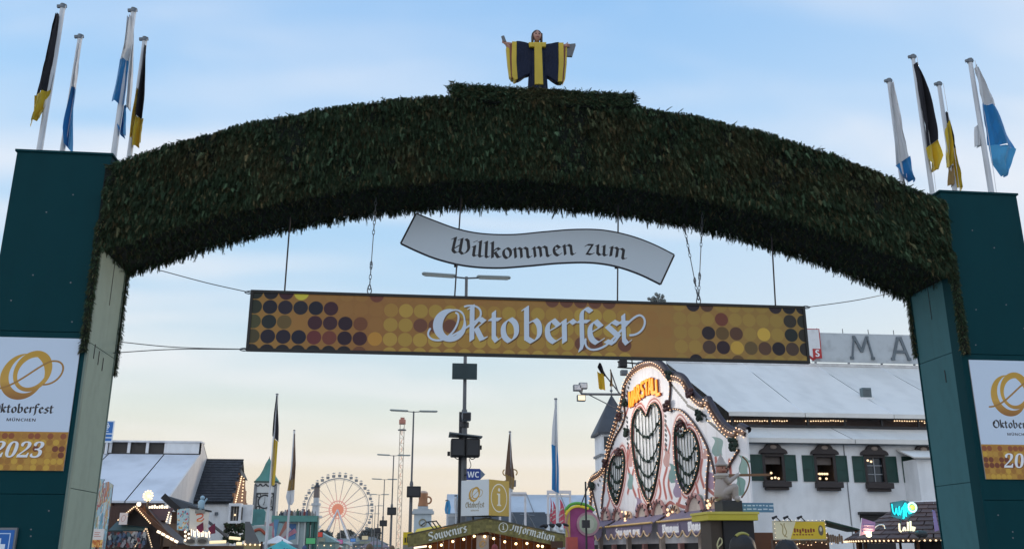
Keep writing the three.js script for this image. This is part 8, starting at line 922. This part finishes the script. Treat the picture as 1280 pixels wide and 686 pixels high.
// ================================================================== people
{
  const bodyGeo = mergeGeometries([new THREE.CapsuleGeometry(0.19, 0.5, 3, 8).scale(1.15, 1, 0.75).translate(0, 1.12, 0), new THREE.SphereGeometry(0.105, 8, 6).scale(0.9, 1.15, 1).translate(0, 1.62, 0), new THREE.CylinderGeometry(0.1, 0.07, 0.85, 6).translate(-0.1, 0.43, 0), new THREE.CylinderGeometry(0.1, 0.07, 0.85, 6).translate(0.1, 0.43, 0), new THREE.CapsuleGeometry(0.055, 0.5, 2, 6).translate(-0.27, 1.08, 0), new THREE.CapsuleGeometry(0.055, 0.5, 2, 6).translate(0.27, 1.08, 0)].map((g) => clean(g)));
  const mm = [], cc = [], pal = [[0.05, 0.055, 0.07], [0.3, 0.3, 0.32], [0.25, 0.06, 0.06], [0.08, 0.12, 0.22], [0.16, 0.11, 0.07], [0.4, 0.38, 0.34], [0.06, 0.12, 0.08]];
  for (let k = 0; k < 420; k++) { const d = 26 + Math.pow(rnd(), 0.8) * 230, side = rr(-1, 1), cx = at(447, 690, d), x = cx.x + side * (k % 3 ? 8 : 11); mm.push(new THREE.Matrix4().compose(V(x, 0, cx.z), new THREE.Quaternion().setFromAxisAngle(V(0, 1, 0), rnd() * 6.283), V(1, rr(0.92, 1.12), 1))); cc.push(new THREE.Color(...pal[Math.floor(rnd() * pal.length)])); }
  const z = -98; for (let k = 0; k < 13; k++) { const p = atZ(352 + k * 3.1 + rr(-1, 1), 645, z - 1); mm.push(new THREE.Matrix4().compose(V(p.x, p.y - 1.0, z - 1), new THREE.Quaternion(), V(1, rr(0.9, 1.1), 1))); cc.push(new THREE.Color(...pal[k % 7])); }
  const c = new THREE.InstancedMesh(bodyGeo, new THREE.MeshStandardMaterial({ roughness: 0.9 }), mm.length); mm.forEach((m, i) => { c.setMatrixAt(i, m); c.setColorAt(i, cc[i]); }); c.name = 'crowd'; c.userData = { label: 'distant crowd of visitors filling the street below the lamps', category: 'crowd', kind: 'stuff' }; c.castShadow = c.receiveShadow = true; scene.add(c);
  // two visitors close by, seen only by the tops of their heads
  function person(label, px, top, D, shirt, hairC, extra) {
    const q = at(px, 680, D), Hh = at(px, top, D).y, k = Hh / 1.76, t = thing('person', label, 'person', V(q.x, 0, q.z));
    const J = { hip: [0, 0.95, 0], chest: [0, 1.3, 0.01], neck: [0, 1.47, 0], head: [0, 1.6, 0.01] };
    const bones = [[[0, 0.98, 0], [0, 1.12, 0], 0.15, 0.14], [[0, 1.12, 0], [0, 1.34, 0], 0.14, 0.16], [[-0.15, 1.4, 0], [0.15, 1.4, 0], 0.075, 0.075], [[0, 1.38, 0], [0, 1.54, 0.01], 0.065, 0.055]];
    for (const s of [-1, 1]) bones.push([[s * 0.09, 0.95, 0], [s * 0.1, 0.5, 0.01], 0.095, 0.06], [[s * 0.1, 0.5, 0.01], [s * 0.1, 0.09, -0.02], 0.062, 0.042], [[s * 0.1, 0.05, -0.02], [s * 0.12, 0.035, -0.17], 0.045, 0.035], [[s * 0.18, 1.4, 0], [s * 0.25, 1.12, 0.02], 0.055, 0.043], [[s * 0.25, 1.12, 0.02], [s * 0.24, 0.88, -0.06], 0.043, 0.03], [[s * 0.24, 0.87, -0.06], [s * 0.235, 0.8, -0.08], 0.036, 0.03], ...[0, 1, 2, 3].map((f) => [[s * 0.235, 0.8, -0.06 - f * 0.016], [s * 0.225, 0.72 + f * 0.006, -0.07 - f * 0.016], 0.011, 0.009]), [[s * 0.225, 0.84, -0.1], [s * 0.205, 0.79, -0.12], 0.012, 0.01]);
    const res = 110, mc = new MarchingCubes(res, new THREE.MeshStandardMaterial(), false, false, 160000), half = 0.93, cy = 0.88, step = 2 * half / res; mc.isolation = 0;
    const f = mc.field; f.fill(-1); const bb = bones.map(([a, b, r0, r1]) => { const d = [b[0] - a[0], b[1] - a[1], b[2] - a[2]]; return { a, d, l: d[0] * d[0] + d[1] * d[1] + d[2] * d[2], r0, r1 }; });
    for (let iz = 0; iz < res; iz++) { const Z = -half + iz * step; if (Math.abs(Z) > 0.32) continue; for (let iy = 0; iy < res; iy++) { const Yy = cy - half + iy * step; for (let ix = 0; ix < res; ix++) { const X = -half + ix * step; if (Math.abs(X) > 0.42) continue; let acc = 0; for (const B of bb) { const ax = X - B.a[0], ay = Yy - B.a[1], az = Z - B.a[2]; let h = (ax * B.d[0] + ay * B.d[1] + az * B.d[2]) / B.l; h = h < 0 ? 0 : h > 1 ? 1 : h; const dist = Math.hypot(ax - B.d[0] * h, ay - B.d[1] * h, az - B.d[2] * h) - (B.r0 + (B.r1 - B.r0) * h); acc += Math.exp(-dist * 60); } f[iz * res * res + iy * res + ix] = Math.log(Math.max(acc, 1e-20)) / 60; } } }
    mc.update(); const n = mc.count, p = mc.positionArray.slice(0, n * 3), nn = mc.normalArray.slice(0, n * 3), g = new THREE.BufferGeometry(); for (let i = 0; i < n * 3; i += 3) { p[i] *= half; p[i + 1] = p[i + 1] * half + cy; p[i + 2] *= half; } g.setAttribute('position', new THREE.BufferAttribute(p, 3)); g.computeVertexNormals();
    const hd = new THREE.SphereGeometry(1, 28, 20), hp = hd.attributes.position; for (let i = 0; i < hp.count; i++) { let x = hp.getX(i), y = hp.getY(i), z2 = hp.getZ(i); const fr = Math.max(0, -z2); if (y < 0) x *= 1 + 0.3 * y; if (Math.abs(x) < 0.15 && y > -0.3 && y < 0.1) z2 -= 0.2 * fr * (1 - Math.abs(x) / 0.15); hp.setXYZ(i, x, y, z2); } hd.scale(0.078, 0.115, 0.098).translate(0, 1.62, 0.0); hd.computeVertexNormals();
    const body = mergeGeometries([clean(g), clean(hd), ...[-1, 1].map((s) => clean(new THREE.SphereGeometry(0.03, 8, 6).scale(0.4, 1, 0.7).translate(s * 0.08, 1.61, 0.005)))]); const S = new THREE.Matrix4().makeScale(k, k, k), place = (gg) => gg.applyMatrix4(S).translate(q.x, 0, q.z);
    put(t, 'body', place(body), M.skin); 
    const hair = new THREE.SphereGeometry(1, 30, 22), rp = hair.attributes.position; for (let i = 0; i < rp.count; i++) { const x = rp.getX(i), y = rp.getY(i), z2 = rp.getZ(i), m = 1 + 0.1 * (fbm(x * 5 + px, y * 5, z2 * 5, 3) - 0.5) * 2; const cut = z2 < -0.55 && y < 0.35 ? 0.7 : 1; rp.setXYZ(i, x * m * cut, (y < -0.2 ? y * 0.9 : y) * m, z2 * m * cut); } hair.scale(0.11, 0.13, 0.12).translate(0, 1.64, 0.015); hair.computeVertexNormals(); put(t, 'hair', place(hair), hairC); 
    put(t, 'shirt', place(new THREE.LatheGeometry([[0.19, 0.86], [0.2, 1.0], [0.19, 1.15], [0.205, 1.32], [0.19, 1.42], [0.09, 1.47]].map(([a, b]) => new THREE.Vector2(a, b)), 28).scale(1.08, 1, 0.82)), shirt); for (const s of [-1, 1]) { put(t, 'sleeve', place(rod(V(s * 0.17, 1.42, 0), V(s * 0.245, 1.14, 0.02), 0.078, 0.062, 14)), shirt); put(t, 'trouser_leg', place(new THREE.CylinderGeometry(0.115, 0.075, 0.82, 16).translate(s * 0.1, 0.5, 0.0)), mat(0.03, 0.035, 0.06)); }
    if (extra) extra(t, place);
  }
  person('dark haired visitor with a yellow headband below the black kiosk', 927.5, 668.5, 8, mat(0.03, 0.03, 0.04), mat(0.012, 0.01, 0.01, { roughness: 0.6 }), (t, place) => put(t, 'headband', place(new THREE.TorusGeometry(0.098, 0.012, 8, 30, Math.PI * 0.36).rotateZ(Math.PI * 0.34).scale(1, 1.3, 2.4).translate(0, 1.642, 0.03)), mat(0.3, 0.28, 0.06)));
  person('dark haired visitor, only the head top visible below the yellow snack sign', 982.5, 675.5, 8, mat(0.1, 0.1, 0.12), mat(0.01, 0.009, 0.009, { roughness: 0.6 }));
}

// evening haze over the long street
scene.fog = new THREE.FogExp2(new THREE.Color(1, 0.97, 0.93), 0.00009);

scene.updateMatrixWorld(true);
renderer.render(scene, camera);
